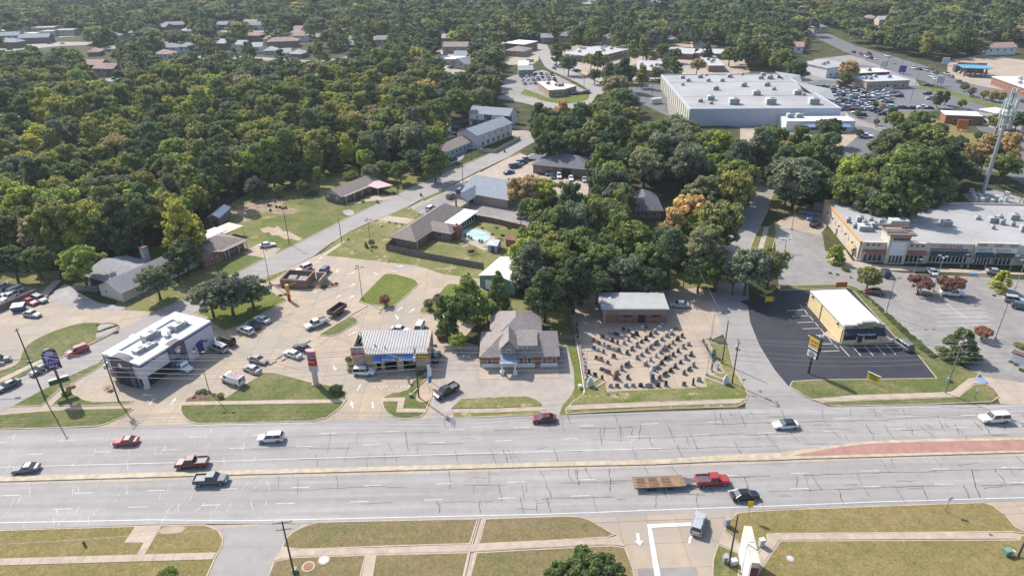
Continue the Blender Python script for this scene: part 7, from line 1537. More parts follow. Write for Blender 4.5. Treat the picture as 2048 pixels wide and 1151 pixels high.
# massed rest of the woods
PC = bpy.data.collections.new('woods_tree_kinds'); VAR = {}
names = []
for lod in ('near', 'far'):
	for kd in ('oak', 'tall', 'pine'):
		for v in (range(3) if kd != 'pine' else range(1)):
			cm, tm, cl = tree_meshes(kd, v, lod)
			for c in (LC if kd != 'pine' else ['pine']):
				if c in ('red', 'pine') and kd != 'pine': continue
				if c in ('yellow', 'lime', 'orange', 'brown') and v > 0: continue
				q = np.array([p.co for p in cm.vertices]) if False else np.empty(len(cm.vertices) * 3); cm.vertices.foreach_get('co', q); q = q.reshape(-1, 3)
				me = cm.copy(); me.materials.clear(); me.materials.append(LM[c])
				nm = f'k{len(names):03d}'; o = bpy.data.objects.new(nm, me); PC.objects.link(o); VAR[(lod, kd, v, c)] = len(names); names.append(nm)
pts, idx, scl, rot = [], [], [], []
for i, kd, c in rest:
	lod = 'near' if Y[i] < 420 else 'far'
	v = 0 if (kd == 'pine' or c in ('yellow', 'lime', 'orange', 'brown')) else rr_.randrange(3)
	r_ = float(rad[i]) * (.8 if kd == 'pine' else .92 if kd == 'tall' else 1); zs = min(1.25, float(ht[i]) / (KH[kd] * r_)) if kd != 'pine' else .9
	pts.append((X[i], Y[i], 0)); idx.append(VAR[(lod, kd, v, c)]); scl.append((r_, r_, r_ * zs)); rot.append(rr_.uniform(0, 6.28))
me = bpy.data.meshes.new('woods'); me.from_pydata(pts, [], [])
for nm, ty, dat in (('kind_index', 'INT', idx), ('turn', 'FLOAT', rot)):
	a_ = me.attributes.new(nm, ty, 'POINT'); a_.data.foreach_set('value', dat)
a_ = me.attributes.new('size', 'FLOAT_VECTOR', 'POINT'); a_.data.foreach_set('vector', np.array(scl, dtype=float).ravel())
wo = bpy.data.objects.new('woods', me); COL.objects.link(wo); tag(wo, 'dense mixed woods stretching from behind the lots to the top of the frame', 'woods', None, 'stuff')
gn = bpy.data.node_groups.new('woods', 'GeometryNodeTree'); gn.interface.new_socket('Geometry', in_out='INPUT', socket_type='NodeSocketGeometry'); gn.interface.new_socket('Geometry', in_out='OUTPUT', socket_type='NodeSocketGeometry')
N = gn.nodes.new; gi = N('NodeGroupInput'); go = N('NodeGroupOutput'); iop = N('GeometryNodeInstanceOnPoints'); ci = N('GeometryNodeCollectionInfo'); ci.inputs['Collection'].default_value = PC; ci.inputs['Separate Children'].default_value = True; ci.inputs['Reset Children'].default_value = True
def attr(nm, ty): a = N('GeometryNodeInputNamedAttribute'); a.data_type = ty; a.inputs[0].default_value = nm; return a.outputs[0]
cx = N('ShaderNodeCombineXYZ'); Lk = gn.links.new
Lk(gi.outputs[0], iop.inputs['Points']); Lk(ci.outputs[0], iop.inputs['Instance']); iop.inputs['Pick Instance'].default_value = True; Lk(attr('kind_index', 'INT'), iop.inputs['Instance Index']); Lk(attr('turn', 'FLOAT'), cx.inputs[2]); Lk(cx.outputs[0], iop.inputs['Rotation']); Lk(attr('size', 'FLOAT_VECTOR'), iop.inputs['Scale']); Lk(iop.outputs[0], go.inputs[0])
md_ = wo.modifiers.new('scatter', 'NODES'); md_.node_group = gn
# ------------------------------------------------------------------ poles, wires, lamps
def pole(base, top, lab, arms=((.9, 1.2),), trans=(), r=.16, name='utility_pole', m=None, armrz=0.0, cat='utility pole'):
	b = G(*base); h = height_at(top[0], top[1], base); t = thing(name, lab, cat, b, armrz)
	MB().tube((0, 0, -.1), (0, 0, h), r, r * .62, 8).build('pole', m or m_pole, t)
	for dz, hw_ in arms:
		a = MB().box(-hw_, -.06, h - dz - .06, hw_, .06, h - dz + .06).build('crossarm', m_poleg if m is None else m, t)
		for k in (-.9, -.3, .3, .9): MB().tube((k * hw_, 0, h - dz + .06), (k * hw_, 0, h - dz + .26), .05, .03, 6).build('insulator', m_unit, a)
	for s_ in trans: MB().tube((s_ * .42, .1, h - 2.6), (s_ * .42, .1, h - 1.6), .26, n=10).build('transformer', m_unit, t)
	return b, h
def wire(p, q, sag=.6, r=.034, lab='thin cable strung between the roadside poles', grp='cables along the main road'):
	n = 10; b = MB(); pr = None
	for k in range(n + 1):
		f = k / n; c = Vector(p).lerp(Vector(q), f); c.z -= sag * 4 * f * (1 - f)
		if pr is not None: b.tube(pr, c, r, n=4, cap=False)
		pr = c
	tag(b.build('power_cable', m_wire), lab, 'cable', grp)
rdz = math.radians(89)
P1 = pole((91, 800), (36, 657), 'tall leaning utility pole at the street corner below the taco sign', ((.3, .5),), armrz=rdz)
P2 = pole((238, 803), (202, 713), 'utility pole with transformers before the taco restaurant', ((.3, 1.2), (1.2, 1.0)), (-1, 1), armrz=rdz)
P3 = pole((838, 795), (829, 697), 'utility pole with twin transformers before the oil change shop', ((.3, 1.2), (1.0, 1.2)), (-1, 1), armrz=rdz)
P4 = pole((1464, 766), (1473, 680), 'utility pole with transformer beside the side road corner', ((.3, 1.0),), (1,), armrz=rdz)
P4b = pole((1444, 726), (1453, 641), 'bare wooden pole beside the headstone yard', ())
P5 = pole((1890, 786), (1913, 667), 'leaning utility pole in front of the conical green tree', ((.3, 1.2),), (-1,), m=m_poleg, armrz=.6)
P0 = (G(-260, 812), 11.0); P6 = (G(2330, 760), 13.0)
dr_ = [(P1, P2), (P2, P3), (P3, P4), (P4, P5), (P5, P6), (P0, P1)]
SPN = ['from the corner pole to the taco restaurant pole', 'from the taco restaurant pole to the oil shop pole', 'from the oil shop pole to the side road pole', 'from the side road pole to the leaning pole', 'from the leaning pole out to the right edge', 'from the left edge to the corner pole']
for si_, (a, b) in enumerate(dr_):
	za, zb = min(a[1], 12.2), min(b[1], 12.2)
	for (off, dz), wn_ in zip(((-.9, .1), (.1, .05), (.9, .1), (0, 2.4), (.1, 3.6), (-.1, 4.6)), ('near top', 'middle top', 'far top', 'upper middle', 'lower middle', 'lowest')):
		wire((a[0].x, a[0].y + off, za - dz), (b[0].x, b[0].y + off, zb - dz), .9 if dz < 1 else 1.3, lab=f'{wn_} cable {SPN[si_]}')
wall_p = OIL.P(OIL.W * .35, OIL.D * .2)
for k in range(3): q = OIL.P(OIL.W * (.3 + .02 * k), -3); wire((P3[0].x, P3[0].y, 9 - k * .4), (G(700 + k * 12, 700).x, G(700, 715).y, 4.0), .2, .022, 'service wire from the pole to the oil change shop', 'service wires')
wire((P3[0].x, P3[0].y, 8.6), (G(975, 700).x, G(975, 735).y, 4.5), .4, .022, 'service wire from the pole to the brick office', 'service wires')
wire((P4b[0].x, P4b[0].y, 9.5), (G(1350, 500).x, G(1350, 480).y, 8), .5, .022, 'wire running from the bare pole into the grove', 'service wires')
BP = [pole((594, 1170), (557, 1042), 'dark utility pole at the bottom edge left of the south drive', ((.2, 1.3), (1.5, 1.0)), armrz=.15), pole((1457, 1131), (1475, 1029), 'plain wooden pole on the corner grass by the tall sign', ()), pole((2036, 1112), (2075, 1050), 'dark pole at the bottom right corner with a guard frame', ())]
wire((BP[0][0].x, BP[0][0].y, BP[0][1] - .3), (-95, 66, 10.5), .8, .025, 'cable leading off from the bottom pole'); wire((BP[0][0].x, BP[0][0].y, BP[0][1] - .3), (BP[1][0].x, BP[1][0].y, BP[1][1] - .3), .9, .022, 'cable between the two poles south of the road'); wire((BP[1][0].x, BP[1][0].y, BP[1][1] - .3), (BP[2][0].x, BP[2][0].y, 9), .9, .022, 'cable from the corner pole to the right bottom pole')
for base, top, lab in [((579, 488), (566, 425), 'wooden pole with lamp on the lawn west of the side street'), ((684, 487), (677, 436), 'wooden pole at the end of the walk east of the side street'), ((796, 390), (789, 347), 'wooden lamp pole behind the pink carport'), ((926, 366), (925, 323), 'wooden pole beside the office parking'), ((944, 322), (940, 281), 'wooden pole before the white townhouses'), ((438, 552), (425, 498), 'bare pole in the ranch front lawn'), ((1042, 448), (1045, 415), 'dark pole at the end of the fence'), ((1133, 394), (1134, 362), 'dark pole below the charcoal office'), ((1366, 578), (1368, 517), 'dark pole in the shaded yard behind the monument building'), ((1553, 421), (1560, 382), 'dark pole under the spreading oak'), ((1467, 383), (1470, 363), 'ivy wrapped pole in the grove gap'), ((1256, 62 + 70), (1256, 125), 'far pole by the clinic'), ((1078, 122), (1078, 112), 'pole beside the curving road, far one'), ((1128, 152), (1130, 137), 'pole at the bend of the curving road'), ((1168, 176), (1170, 150), 'pole along the curving road near the trees'), ((1303, 205), (1305, 180), 'pole in the west store parking'), ((1773, 134), (1782, 110), 'highway pole beside the white store'), ((1800, 148), (1810, 115), 'highway pole near the purple sign'), ((1732, 122), (1736, 98), 'highway pole furthest up the road')]:
	pole(base, top, lab, ((.3, .5),) if 'bare' not in lab else (), r=.13)
def lamp(base, top, lab, heads=2, m=None, rz=0, arm=.9, r=.09):
	b = G(*base); h = height_at(top[0], top[1], base); t = thing('lot_lamp', lab, 'street lamp', b, rz, 'lamps in the store lots' if 'store parking' in lab else None); m = m or m_bronze
	MB().tube((0, 0, 0), (0, 0, .7), .28, n=10).build('lamp_base', m_kerb, t); MB().tube((0, 0, .7), (0, 0, h), r, r * .7, 8).build('pole', m, t)
	for k in range(heads):
		q = 2 * PI * k / heads; a = MB().tube((0, 0, h - .1), (arm * math.cos(q), arm * math.sin(q), h), .04, n=5).build('arm', m, t)
		MB().box(arm * math.cos(q) - .3, arm * math.sin(q) - .2, h - .08, arm * math.cos(q) + .3, arm * math.sin(q) + .2, h + .12).build('lamp_head', m, a)
lamp((419, 784), (397, 704), 'twin headed lamp at the tip of the long grass island', 2, m_poleg); lamp((725, 598), (716, 534), 'twin headed lamp on the diamond island corner', 3); lamp((540, 567), (525, 500), 'slender lamp by the mulch bed', 1); lamp((743, 502), (736, 439), 'triple headed lamp on the north lawn', 3)
lamp((1771, 629), (1794, 556), 'dark lamp in the hedge row beside the gold shop', 2); lamp((1866, 582), (1888, 513), 'tall lamp between the two reddish trees', 3, m_steel); lamp((2026, 590), (2046, 520), 'tall lamp by the yellow green tree', 2, m_steel); lamp((1990, 678), (2016, 606), 'tall lamp on the small kerbed island right of the conical tree', 1); lamp((1583, 459), (1591, 396), 'tall lamp at the mall side lot entrance', 1, m_poleg); lamp((1569, 503), (1573, 479), 'short twin lamp by the striped bays', 2)
lamp((1209, 647), (1216, 596), 'white twin lamp before the monument building', 2, m_signw, r=.06); lamp((1172, 760), (1175, 701), 'lamp at the left edge of the headstone yard', 2, m_steel, r=.06); lamp((1413, 750), (1422, 626), 'thin lamp at the right edge of the headstone yard', 1, m_steel, r=.05); lamp((1421, 572 + 106), (1418 + 6, 630), 'thin grey lamp behind the headstone yard corner', 1, m_steel, r=.05)
for k, (x, y, tx, ty) in enumerate([(1700, 555, 1702, 520), (1828, 545, 1832, 519), (1922, 534, 1930, 509), (2014, 555, 2022, 512), (1935, 535, 1936, 522), (1970, 536, 1971, 523)]): lamp((x, y), (tx, ty), f'{"first second third fourth fifth sixth".split()[k]} walkway post before the strip mall, counted from the left', 1, m_steel, r=.05)
for x, y, tx, ty in [(1820, 206, 1828, 172), (1617, 170, 1621, 148), (1708, 212, 1712, 195), (1832, 168, 1836, 148), (1864, 182, 1870, 140), (1751, 255, 1756, 232), (1666, 238, 1667, 226), (1331, 222, 1332, 195), (1304, 186, 1305, 160)]: lamp((x, y), (tx, ty), 'tall lamp pole in the store parking lot', 2, m_bronze, r=.12)
# signals arm shadow casters: signal mast at left
b0 = G(-40, 775); t = thing('signal_mast', 'traffic signal mast arm reaching in from the left edge', 'traffic signal', b0, .06)
MB().tube((0, 0, 0), (0, 0, 6.2), .15, n=8).build('pole', m_unitd, t); MB().tube((0, 0, 6), (13, 0, 6.6), .1, .05).build('mast_arm', m_unitd, t)
for u in (6.5, 12): MB().box(u - .5, -.15, 5.6, u + .5, .15, 6.0).build('signal_head', m_unitd, t)

# ------------------------------------------------------------------ cell tower and its compound
base = (1963, 392); b0 = G(*base); h = height_at(2033, 183, base); t = thing('cell_tower', 'tall grey monopole cell tower crowded with antenna panels', 'cell tower', b0)
MB().tube((0, 0, 0), (0, 0, h), .75, .35, 14).build('pole', m_steel, t)
for zi, (zz, rr, n) in enumerate([(h - .5, .7, 4), (h - 4.0, 1.7, 12), (h - 7.5, 1.9, 12), (h - 10.5, 1.5, 9)]):
	pf = MB().tube((0, 0, zz - .1), (0, 0, zz + .1), rr * .9, n=6).build('platform', m_unit, t)
	for k in range(n):
		q = 2 * PI * k / n + zi * .2; MB().box(rr * math.cos(q) * 1.15 - .2, rr * math.sin(q) * 1.15 - .12, zz - 1.3, rr * math.cos(q) * 1.15 + .2, rr * math.sin(q) * 1.15 + .12, zz + 1.5, rz=q).build('antenna_panel', m_pale, pf)
for k in range(3): MB().tube((.9, .3 * k, 0), (.45, .1 * k, h * .8), .03, n=4).build('cable_run', m_wire, t)
for k, (x, y) in enumerate([(1945, 392), (1950, 404), (1962, 406), (1972, 402), (1982, 408), (1990, 402), (2000, 406), (2010, 403), (1958, 399), (1978, 397), (1946, 400), (2012, 394), (1942, 385)]):
	p = G(x, y); t = thing('equipment_cabinet', 'pale equipment cabinet at the foot of the cell tower', 'equipment cabinet', p, .2 * k, 'cabinets at the cell tower'); MB().box(-.7, -.5, .1, .7, .5, 1.5 + .2 * (k % 3)).build('cabinet', m_pale, t); MB().box(-.6, -.54, .3, -.05, -.5, 1.4).build('door', m_unit, t)
fp = [G(*q) for q in [(1928, 398), (1998, 380), (2060, 408)]]; t = thing('chain_fence', 'grey wire fence round the cell tower compound', 'fence')
for a, b in zip(fp, fp[1:]):
	n = int((b - a).length / 3)
	for k in range(n + 1): q = a + (b - a) * k / n; MB().tube((q.x, q.y, 0), (q.x, q.y, 2.1), .04, n=5).build('post', m_steel, t)
	MB().tube((a.x, a.y, 2.05), (b.x, b.y, 2.05), .03, n=4).tube((a.x, a.y, .2), (b.x, b.y, .2), .03, n=4).build('rail', m_steel, t)
for k, x in enumerate((2035, 2042)): pole((x, 418), (x + 16, 380), f'{"left" if k == 0 else "right"} pole of the pair behind the mall roof', (), r=.13)

# ------------------------------------------------------------------ fences
def board_fence(pts, m, lab, h=1.9, name='board_fence'):
	P = GP(pts); o = thing(name, lab, 'fence')
	for a, b in zip(P, P[1:]):
		L = (b - a).length; n = max(1, round(L / 2.4)); d = (b - a).normalized(); rz = math.atan2(d.y, d.x)
		for k in range(n):
			p = a + (b - a) * (k / n); s = L / n; nb = max(2, int(s / .2)); w_ = s / nb; f = MB()
			for j in range(nb): f.box(j * w_ + .01, 0, .05, (j + 1) * w_ - .01, .03 + .01 * (j % 2), h - .05 + random.uniform(-.04, .04))
			f.box(0, .04, .4, s, .1, .5); f.box(0, .04, h - .5, s, .1, h - .4); f.build('fence_panel', m, o, (p.x, p.y), rz, kind='stuff')
			MB().box(-.06, .03, 0, .06, .15, h + .03).build('post', m, o, (p.x, p.y), rz)
board_fence([(773, 500), (820, 511), (880, 522), (968, 538)], m_wood, 'long weathered grey board fence below the pool house lawn')
board_fence([(773, 500), (792, 483)], m_wood, 'short return of grey fence at the house corner'); board_fence([(932, 437), (985, 446), (1040, 459), (1052, 462)], m_woodb, 'brown board fence between the pool garden and the office lot')
board_fence([(1114, 684), (1150, 682)], m_wood, 'grey board fence between the brick office and the headstone yard', 1.6); board_fence([(1139, 625), (1147, 670)], m_poleg, 'narrow pale fence along the back lawn'); board_fence([(955, 304), (990, 306), (1030, 285), (1040, 279)], m_sand, 'pale fence before the white townhouses', 1.7); board_fence([(1015, 256), (1062, 262)], m_sand, 'pale fence at the courtyard end', 1.7); board_fence([(1244, 583), (1290, 580)], m_wood, 'grey fence behind the monument building'); board_fence([(886, 252), (936, 244)], m_wood, 'board fence along the wood behind the courtyard')
t = MB(); P = GP([(-30, 632), (0, 622), (73, 590)]); tag(t.prism(ccw(strip_poly(P, .25)), 0, 1.7).build('brown_wall', m_brownbrick), 'brown wall dividing the two western car lots', 'wall')
t = MB(); P = GP([(1597, 425), (1640, 431), (1690, 438)]); tag(t.prism(ccw(strip_poly(P, .3)), 0, 1.0).build('retaining_wall', m_trim), 'low grey wall behind the mall side lot', 'wall')
t = MB(); P = GP([(1155, 690), (1169, 787)]); tag(t.prism(ccw(strip_poly(P, .2)), 0, .3).build('yard_kerb', m_stucco), 'pale low kerb along the left side of the headstone yard', 'kerb')
p = G(1681, 577); t = thing('banner_sign', 'orange brown board sign on the grass behind the gold shop', 'sign', p, .05); MB().box(-1.5, -.05, .5, 1.5, .05, 1.9).build('panel', m_orange, t); MB().box(-1.4, -.05, 0, -1.3, .05, .5).build('post', m_wood, t); MB().box(1.3, -.05, 0, 1.4, .05, .5).build('post', m_wood, t)
p = G(1537, 607); t = thing('yellow_board', 'yellow board sign in the shade at the sealed lot', 'sign', p, .05); MB().box(-1, -.05, .6, 1, .05, 2.0).build('panel', m_yel, t); MB().box(-.9, -.05, 0, -.8, .05, .6).build('post', m_wood, t); MB().box(.8, -.05, 0, .9, .05, .6).build('post', m_wood, t)

# ------------------------------------------------------------------ signs
base = (129, 788); b0 = G(*base); h = height_at(96, 697, base); t = thing('taco_sign', 'tall purple TACO BELL pylon sign with arched top and lower message box', 'pylon sign', b0, .6)
MB().box(-.22, -.22, 0, .22, .22, h - 3.2).build('pole', m_unitd, t)
w_ = 1.3; pts = [(-w_, h - 4.4), (w_, h - 4.4), (w_, h - 1.3)] + [(w_ * math.cos(PI * k / 10), h - 1.3 + 1.3 * math.sin(PI * k / 10)) for k in range(11)] + [(-w_, h - 1.3)]
def slab(pts, y0, y1, m, nm, par):
	b = MB(); n = len(pts); vs = [(p[0], y0, p[1]) for p in pts] + [(p[0], y1, p[1]) for p in pts]; b.add(vs, [tuple(range(n)), tuple(range(2 * n - 1, n - 1, -1))] + [(i, i + n, (i + 1) % n + n, (i + 1) % n) for i in range(n)]); return b.build(nm, m, par)
cab = slab(pts, -.35, .35, m_blackpaint, 'sign_cabinet', t); m_vio = mat('violet_face', (.10, .035, .30), .4, .1); m_lil = mat('lilac_face', (.36, .33, .60), .4, .1)
slab([(p[0] * .84, h - 3.0 + (p[1] - h + 3.0) * .86 + .1) for p in pts], -.40, -.35, m_vio, 'face', cab)
slab([(-.9, h - 2.3), (-.1, h - 2.6), (.8, h - 1.0), (.55, h - .5), (0, h - .4), (-.6, h - .7), (-.95, h - 1.4)], -.44, -.40, m_lil, 'bell_emblem', cab); slab([(-.5, h - 2.45), (.1, h - 2.6), (.45, h - 1.9), (.2, h - 1.2), (-.2, h - 1.7)], -.46, -.44, m_vio, 'bell_shadow', cab)
lettering('TACO', .75, m_signw, cab, (.05, -.5, h - 2.95)); lettering('BELL', .75, m_signw, cab, (.05, -.5, h - 3.85)); MB().box(-w_ - .1, -.5, h - 4.75, w_ + .1, .5, h - 4.5).build('cabinet_base', m_unitd, t)
mb_ = MB().box(-1.8, -.4, 3.0, 1.8, .4, 4.1).build('message_box', m_unitd, t); MB().box(-1.65, -.44, 3.15, 1.65, -.4, 3.95).build('message_face', mat('message_green', (.03, .09, .04), .4, .4, 2), mb_); MB().box(-1.65, -.3, 4.1, -.3, .3, 4.13).box(.3, -.3, 4.1, 1.65, .3, 4.13).build('box_lid', m_pale, mb_)
base = (633, 769); b0 = G(*base); h = height_at(624, 700, base); t = thing('oil_change_sign', 'red and blue curved pylon sign on a thick stone pole', 'pylon sign', b0, -.15)
MB().box(-.42, -.42, 0, .42, .42, h - 2.6).build('pole', m_sand, t); MB().box(-.9, -.5, 0, .9, .5, .25).build('footing', m_kerb, t)
n = 12; cabm = MB(); e_ = [(1.0 * math.cos(2 * PI * k / n), .55 * math.sin(2 * PI * k / n)) for k in range(n)]; cabm.prism(e_, h - 3.6, h - .1); cab = cabm.build('sign_drum', m_red, t); MB().prism([(a * 1.15, b * 1.15) for a, b in e_], h - .1, h + .05).build('sign_cap', mat('pink_cap', (.60, .26, .26), .5), t)
MB().add([(-.8, -.62, h - .5), (-.3, -.62, h - .5), (0, -.62, h - 1.1), (.3, -.62, h - .5), (.8, -.62, h - .5), (.25, -.62, h - 1.7), (-.25, -.62, h - 1.7)], [(0, 6, 2, 1), (6, 5, 2), (3, 2, 5, 4)]).build('blue_emblem', MATS['emblem_blue'], cab); lettering('Valvoline', .4, m_signw, cab, (0, -.62, h - 2.4)); MB().box(-.85, -.35, h - 5.1, .85, .35, h - 3.65).build('lower_panel', m_ltblue, t)
base = (1617, 746); b0 = G(*base); t = thing('gold_buyers_sign', 'yellow and black pole sign with white letter board before the sealed lot', 'pylon sign', b0, math.radians(-62) + PI * 0)
h = 9.2; MB().box(-.16, -.16, 0, .16, .16, 4.5).build('pole', m_blackpaint, t); cab = MB().box(-1.3, -.35, 5.9, 1.3, .5, 8.9).build('sign_cabinet', m_blackpaint, t); MB().box(-1.15, -.39, 6.5, 1.15, -.35, 8.75).build('yellow_face', mat('amber_face', (.85, .50, .03), .4, .05), cab); lettering('GOLD', .7, m_terra, cab, (0, -.42, 7.9)); lettering('BUYERS', .45, m_terra, cab, (0, -.42, 7.1)); MB().box(-1.15, -.39, 6.05, 1.15, -.35, 6.4).build('white_strip', m_signw, cab)
cb2 = MB().box(-1.2, -.3, 4.0, 1.2, .35, 5.7).build('letter_board', m_blackpaint, t); MB().box(-1.1, -.34, 4.1, 1.1, -.3, 5.6).build('board_face', m_signw, cb2)
for k, s_ in enumerate(('WE BUY', 'JEWELRY', 'SILVER')): lettering(s_, .38, m_blackpaint, cb2, (0, -.37, 5.3 - k * .48))
base = (1744, 766); b0 = G(*base); t = thing('yellow_banner', 'yellow banner sign standing askew on the grass before the sealed lot', 'sign', b0, math.radians(-52)); MB().box(-1.3, -.04, .7, 1.3, .04, 2.2).build('panel', m_yel, t); MB().box(-1.35, -.07, 2.2, 1.35, .07, 2.32).build('top_rail', m_signw, t); lettering('WE BUY', .55, m_blackpaint, t, (0, -.07, 1.85)); lettering('GOLD', .6, m_blackpaint, t, (0, -.07, 1.2));
for s_ in (-1.25, 1.25): MB().box(s_ - .04, -.04, 0, s_ + .04, .04, .7).build('post', m_signw, t)
# tall cream sign at the bottom right, slanting away
base = (1492, 1151); b0 = G(*base); t = thing('cream_plaza_sign', 'tall cream plaza sign with maroon end seen from above at the bottom edge', 'pylon sign', b0, math.radians(82))
MB().box(-3.0, -.55, 0, 3.6, .55, 6.2).build('sign_body', m_stucco, t); MB().box(-2.7, .55, .6, 3.3, .62, 5.6).build('sign_face', m_signw, t); MB().box(-3.05, -.5, 2.2, -3.0, .5, 5.2).build('maroon_end', mat('maroon_panel', (.12, .03, .05), .5), t); MB().box(.6, -.3, 6.2, 2.0, .3, 6.28).build('hatch', m_pale, t)
def road_sign(base, top, lab, m, wd=.75, hh=.75, rz=0, diamond=False, txt=None):
	b = G(*base); h = height_at(top[0], top[1], base); t = thing('road_sign', lab, 'road sign', b, rz); MB().tube((0, 0, 0), (0, 0, h), .04, n=6).build('post', m_unitd, t); z = h - hh / 2
	pl_ = MB();
	if diamond: pl_.add([(0, -.05, z - hh * .7), (wd * .7, -.05, z), (0, -.05, z + hh * .7), (-wd * .7, -.05, z), (0, -.02, z - hh * .7), (wd * .7, -.02, z), (0, -.02, z + hh * .7), (-wd * .7, -.02, z)], [(0, 1, 2, 3), (7, 6, 5, 4), (0, 4, 5, 1), (1, 5, 6, 2), (2, 6, 7, 3), (3, 7, 4, 0)])
	else: pl_.box(-wd / 2, -.06, h - hh, wd / 2, -.03, h)
	pp_ = pl_.build('sign_plate', m, t)
	if txt: lettering(txt, .3, m_blackpaint, pp_, (0, -.1, h - hh / 2))
m_ysign = mat('warning_yellow', (.85, .62, .02), .5, .03)
road_sign((1496, 1035), (1498, 1001), 'yellow rectangular warning sign on the south verge', m_ysign, .9, 1.3); road_sign((1891, 1022), (1897, 992), 'white square road sign on the south verge by the road line', m_signw, .8, .8, diamond=True); road_sign((1540, 410), (1539, 404), 'small brown diamond sign at the second street', m_orange, .8, .8, diamond=True); road_sign((1484, 780), (1486, 757), 'small green street name sign at the corner', m_green, .9, .3); road_sign((1948, 798), (1956, 776), 'thin sign post on the verge by the mall entrance', m_signw, .5, .7)
p = G(577, 600); h = 5.0; t = thing('orange_menu_board', 'orange and yellow drive-through clearance post beside the grass', 'clearance post', G(579, 601), .5); MB().box(-.35, -.3, 0, .35, .3, 2).build('lower_post', m_red, t); MB().box(-.4, -.33, 2, .4, .33, 4.6).build('upper_post', mat('amber_paint', (.75, .38, .04), .5), t); MB().tube((.3, 0, 4.3), (2.6, .3, 4.6), .06).build('clearance_bar', m_yel, t)
p = G(2045, 735); t = thing('plaza_sign', 'white lettered monument sign with rusty cap in the shrub bed', 'sign', G(2040, 728), -.9); MB().box(-1.8, -.5, 0, 1.8, .5, 2.2).build('sign_body', m_signw, t); MB().box(-2, -.7, 2.2, 2, .7, 2.5).build('cap', m_rust, t)
for x, y, tx, ty, m, lab in [(1803, 148, 1806, 142, m_vio, 'purple pylon sign by the highway'), (1765, 137, 1768, 122, m_pale, 'grey blue pylon sign behind the white store'), (1878, 172, 1886, 152, m_pale, 'white and red pylon sign by the highway lamp'), (1890, 131, 1893, 117, m_ltblue, 'pale billboard before the far trees'), (1921, 262, 1926, 245, m_orange, 'orange sign standing on the dry verge by the bank')]:
	b0 = G(x, y); h = max(5, height_at(tx, ty, (x, y))); t = thing('pylon_sign', lab, 'pylon sign', b0, -.3); MB().tube((-1, 0, 0), (-1, 0, h - 2), .15).build('post', m_unitd, t); MB().tube((1, 0, 0), (1, 0, h - 2), .15).build('post', m_unitd, t); MB().box(-2, -.3, h - 4, 2, .3, h).build('panel', m, t)
# trash enclosure and bins
B = Bld('trash_enclosure', 'open brown block trash enclosure with two dumpsters', 'enclosure', (562, 574), (614, 577), 0, H=2.2, depth=6.0)
W, D = B.W, B.D
for bx in ((0, 0, W, .25), (0, D - .25, W, D), (0, .25, .25, D - .25), (W - .25, .25, W, D - .25)): B.part('wall', m_brownbrick, MB().box(bx[0], bx[1], 0, bx[2], bx[3], 2.3))
for bx in ((-.04, -.04, W + .04, .29), (-.04, D - .29, W + .04, D + .04), (-.04, .29, .29, D - .29), (W - .29, .29, W + .04, D - .29)): B.part('wall_cap', m_terra, MB().box(bx[0], bx[1], 2.3, bx[2], bx[3], 2.38))
B.part('side_wall', m_tanbrick, MB().box(W + .5, D - .5, 0, W + 3.5, D - .2, 2.2).box(W + 3.2, .8, 0, W + 3.5, D - .5, 2.2))
def dumpster(p, rz, lab, m, s=1.0, z=0):
	t = thing('dumpster', lab, 'dumpster', (p.x, p.y, z), rz); MB().loft([[(-1 * s, -.8 * s, .2), (1 * s, -.8 * s, .2), (1 * s, .8 * s, .2), (-1 * s, .8 * s, .2)], [(-1.15 * s, -.95 * s, 1.4), (1.15 * s, -.95 * s, 1.4), (1.15 * s, .95 * s, 1.5), (-1.15 * s, .95 * s, 1.5)]]).build('bin', m, t)
	for x in (-.57, .57): MB().add([(x * s - .54 * s, -.98 * s, 1.42), (x * s + .54 * s, -.98 * s, 1.42), (x * s + .54 * s, .98 * s, 1.62), (x * s - .54 * s, .98 * s, 1.62), (x * s - .54 * s, -.98 * s, 1.48), (x * s + .54 * s, -.98 * s, 1.48), (x * s + .54 * s, .98 * s, 1.68), (x * s - .54 * s, .98 * s, 1.68)], [(0, 3, 2, 1), (4, 5, 6, 7), (0, 1, 5, 4), (1, 2, 6, 5), (2, 3, 7, 6), (3, 0, 4, 7)]).build('lid', m_unitd, t)
	for s_ in (-1, 1): MB().box(s_ * 1.1 - .08, -.5, .8, s_ * 1.1 + .08, .5, .95).build('lift_pocket', m, t)
dumpster(B.P(W * .28, D * .55), B.rz, 'grey dumpster in the left half of the block enclosure', m_unit); dumpster(B.P(W * .7, D * .5), B.rz, 'pale dumpster in the right half of the block enclosure', m_pale); dumpster(G(886, 676), .1, 'dark brown dumpster under the green trees by the alley', m_rust, 1.2); dumpster(G(39, 620), .3, 'blue dumpster with black lid below the brown wall', mat('dumpster_blue', (.03, .10, .28), .5, .1), 1.3)
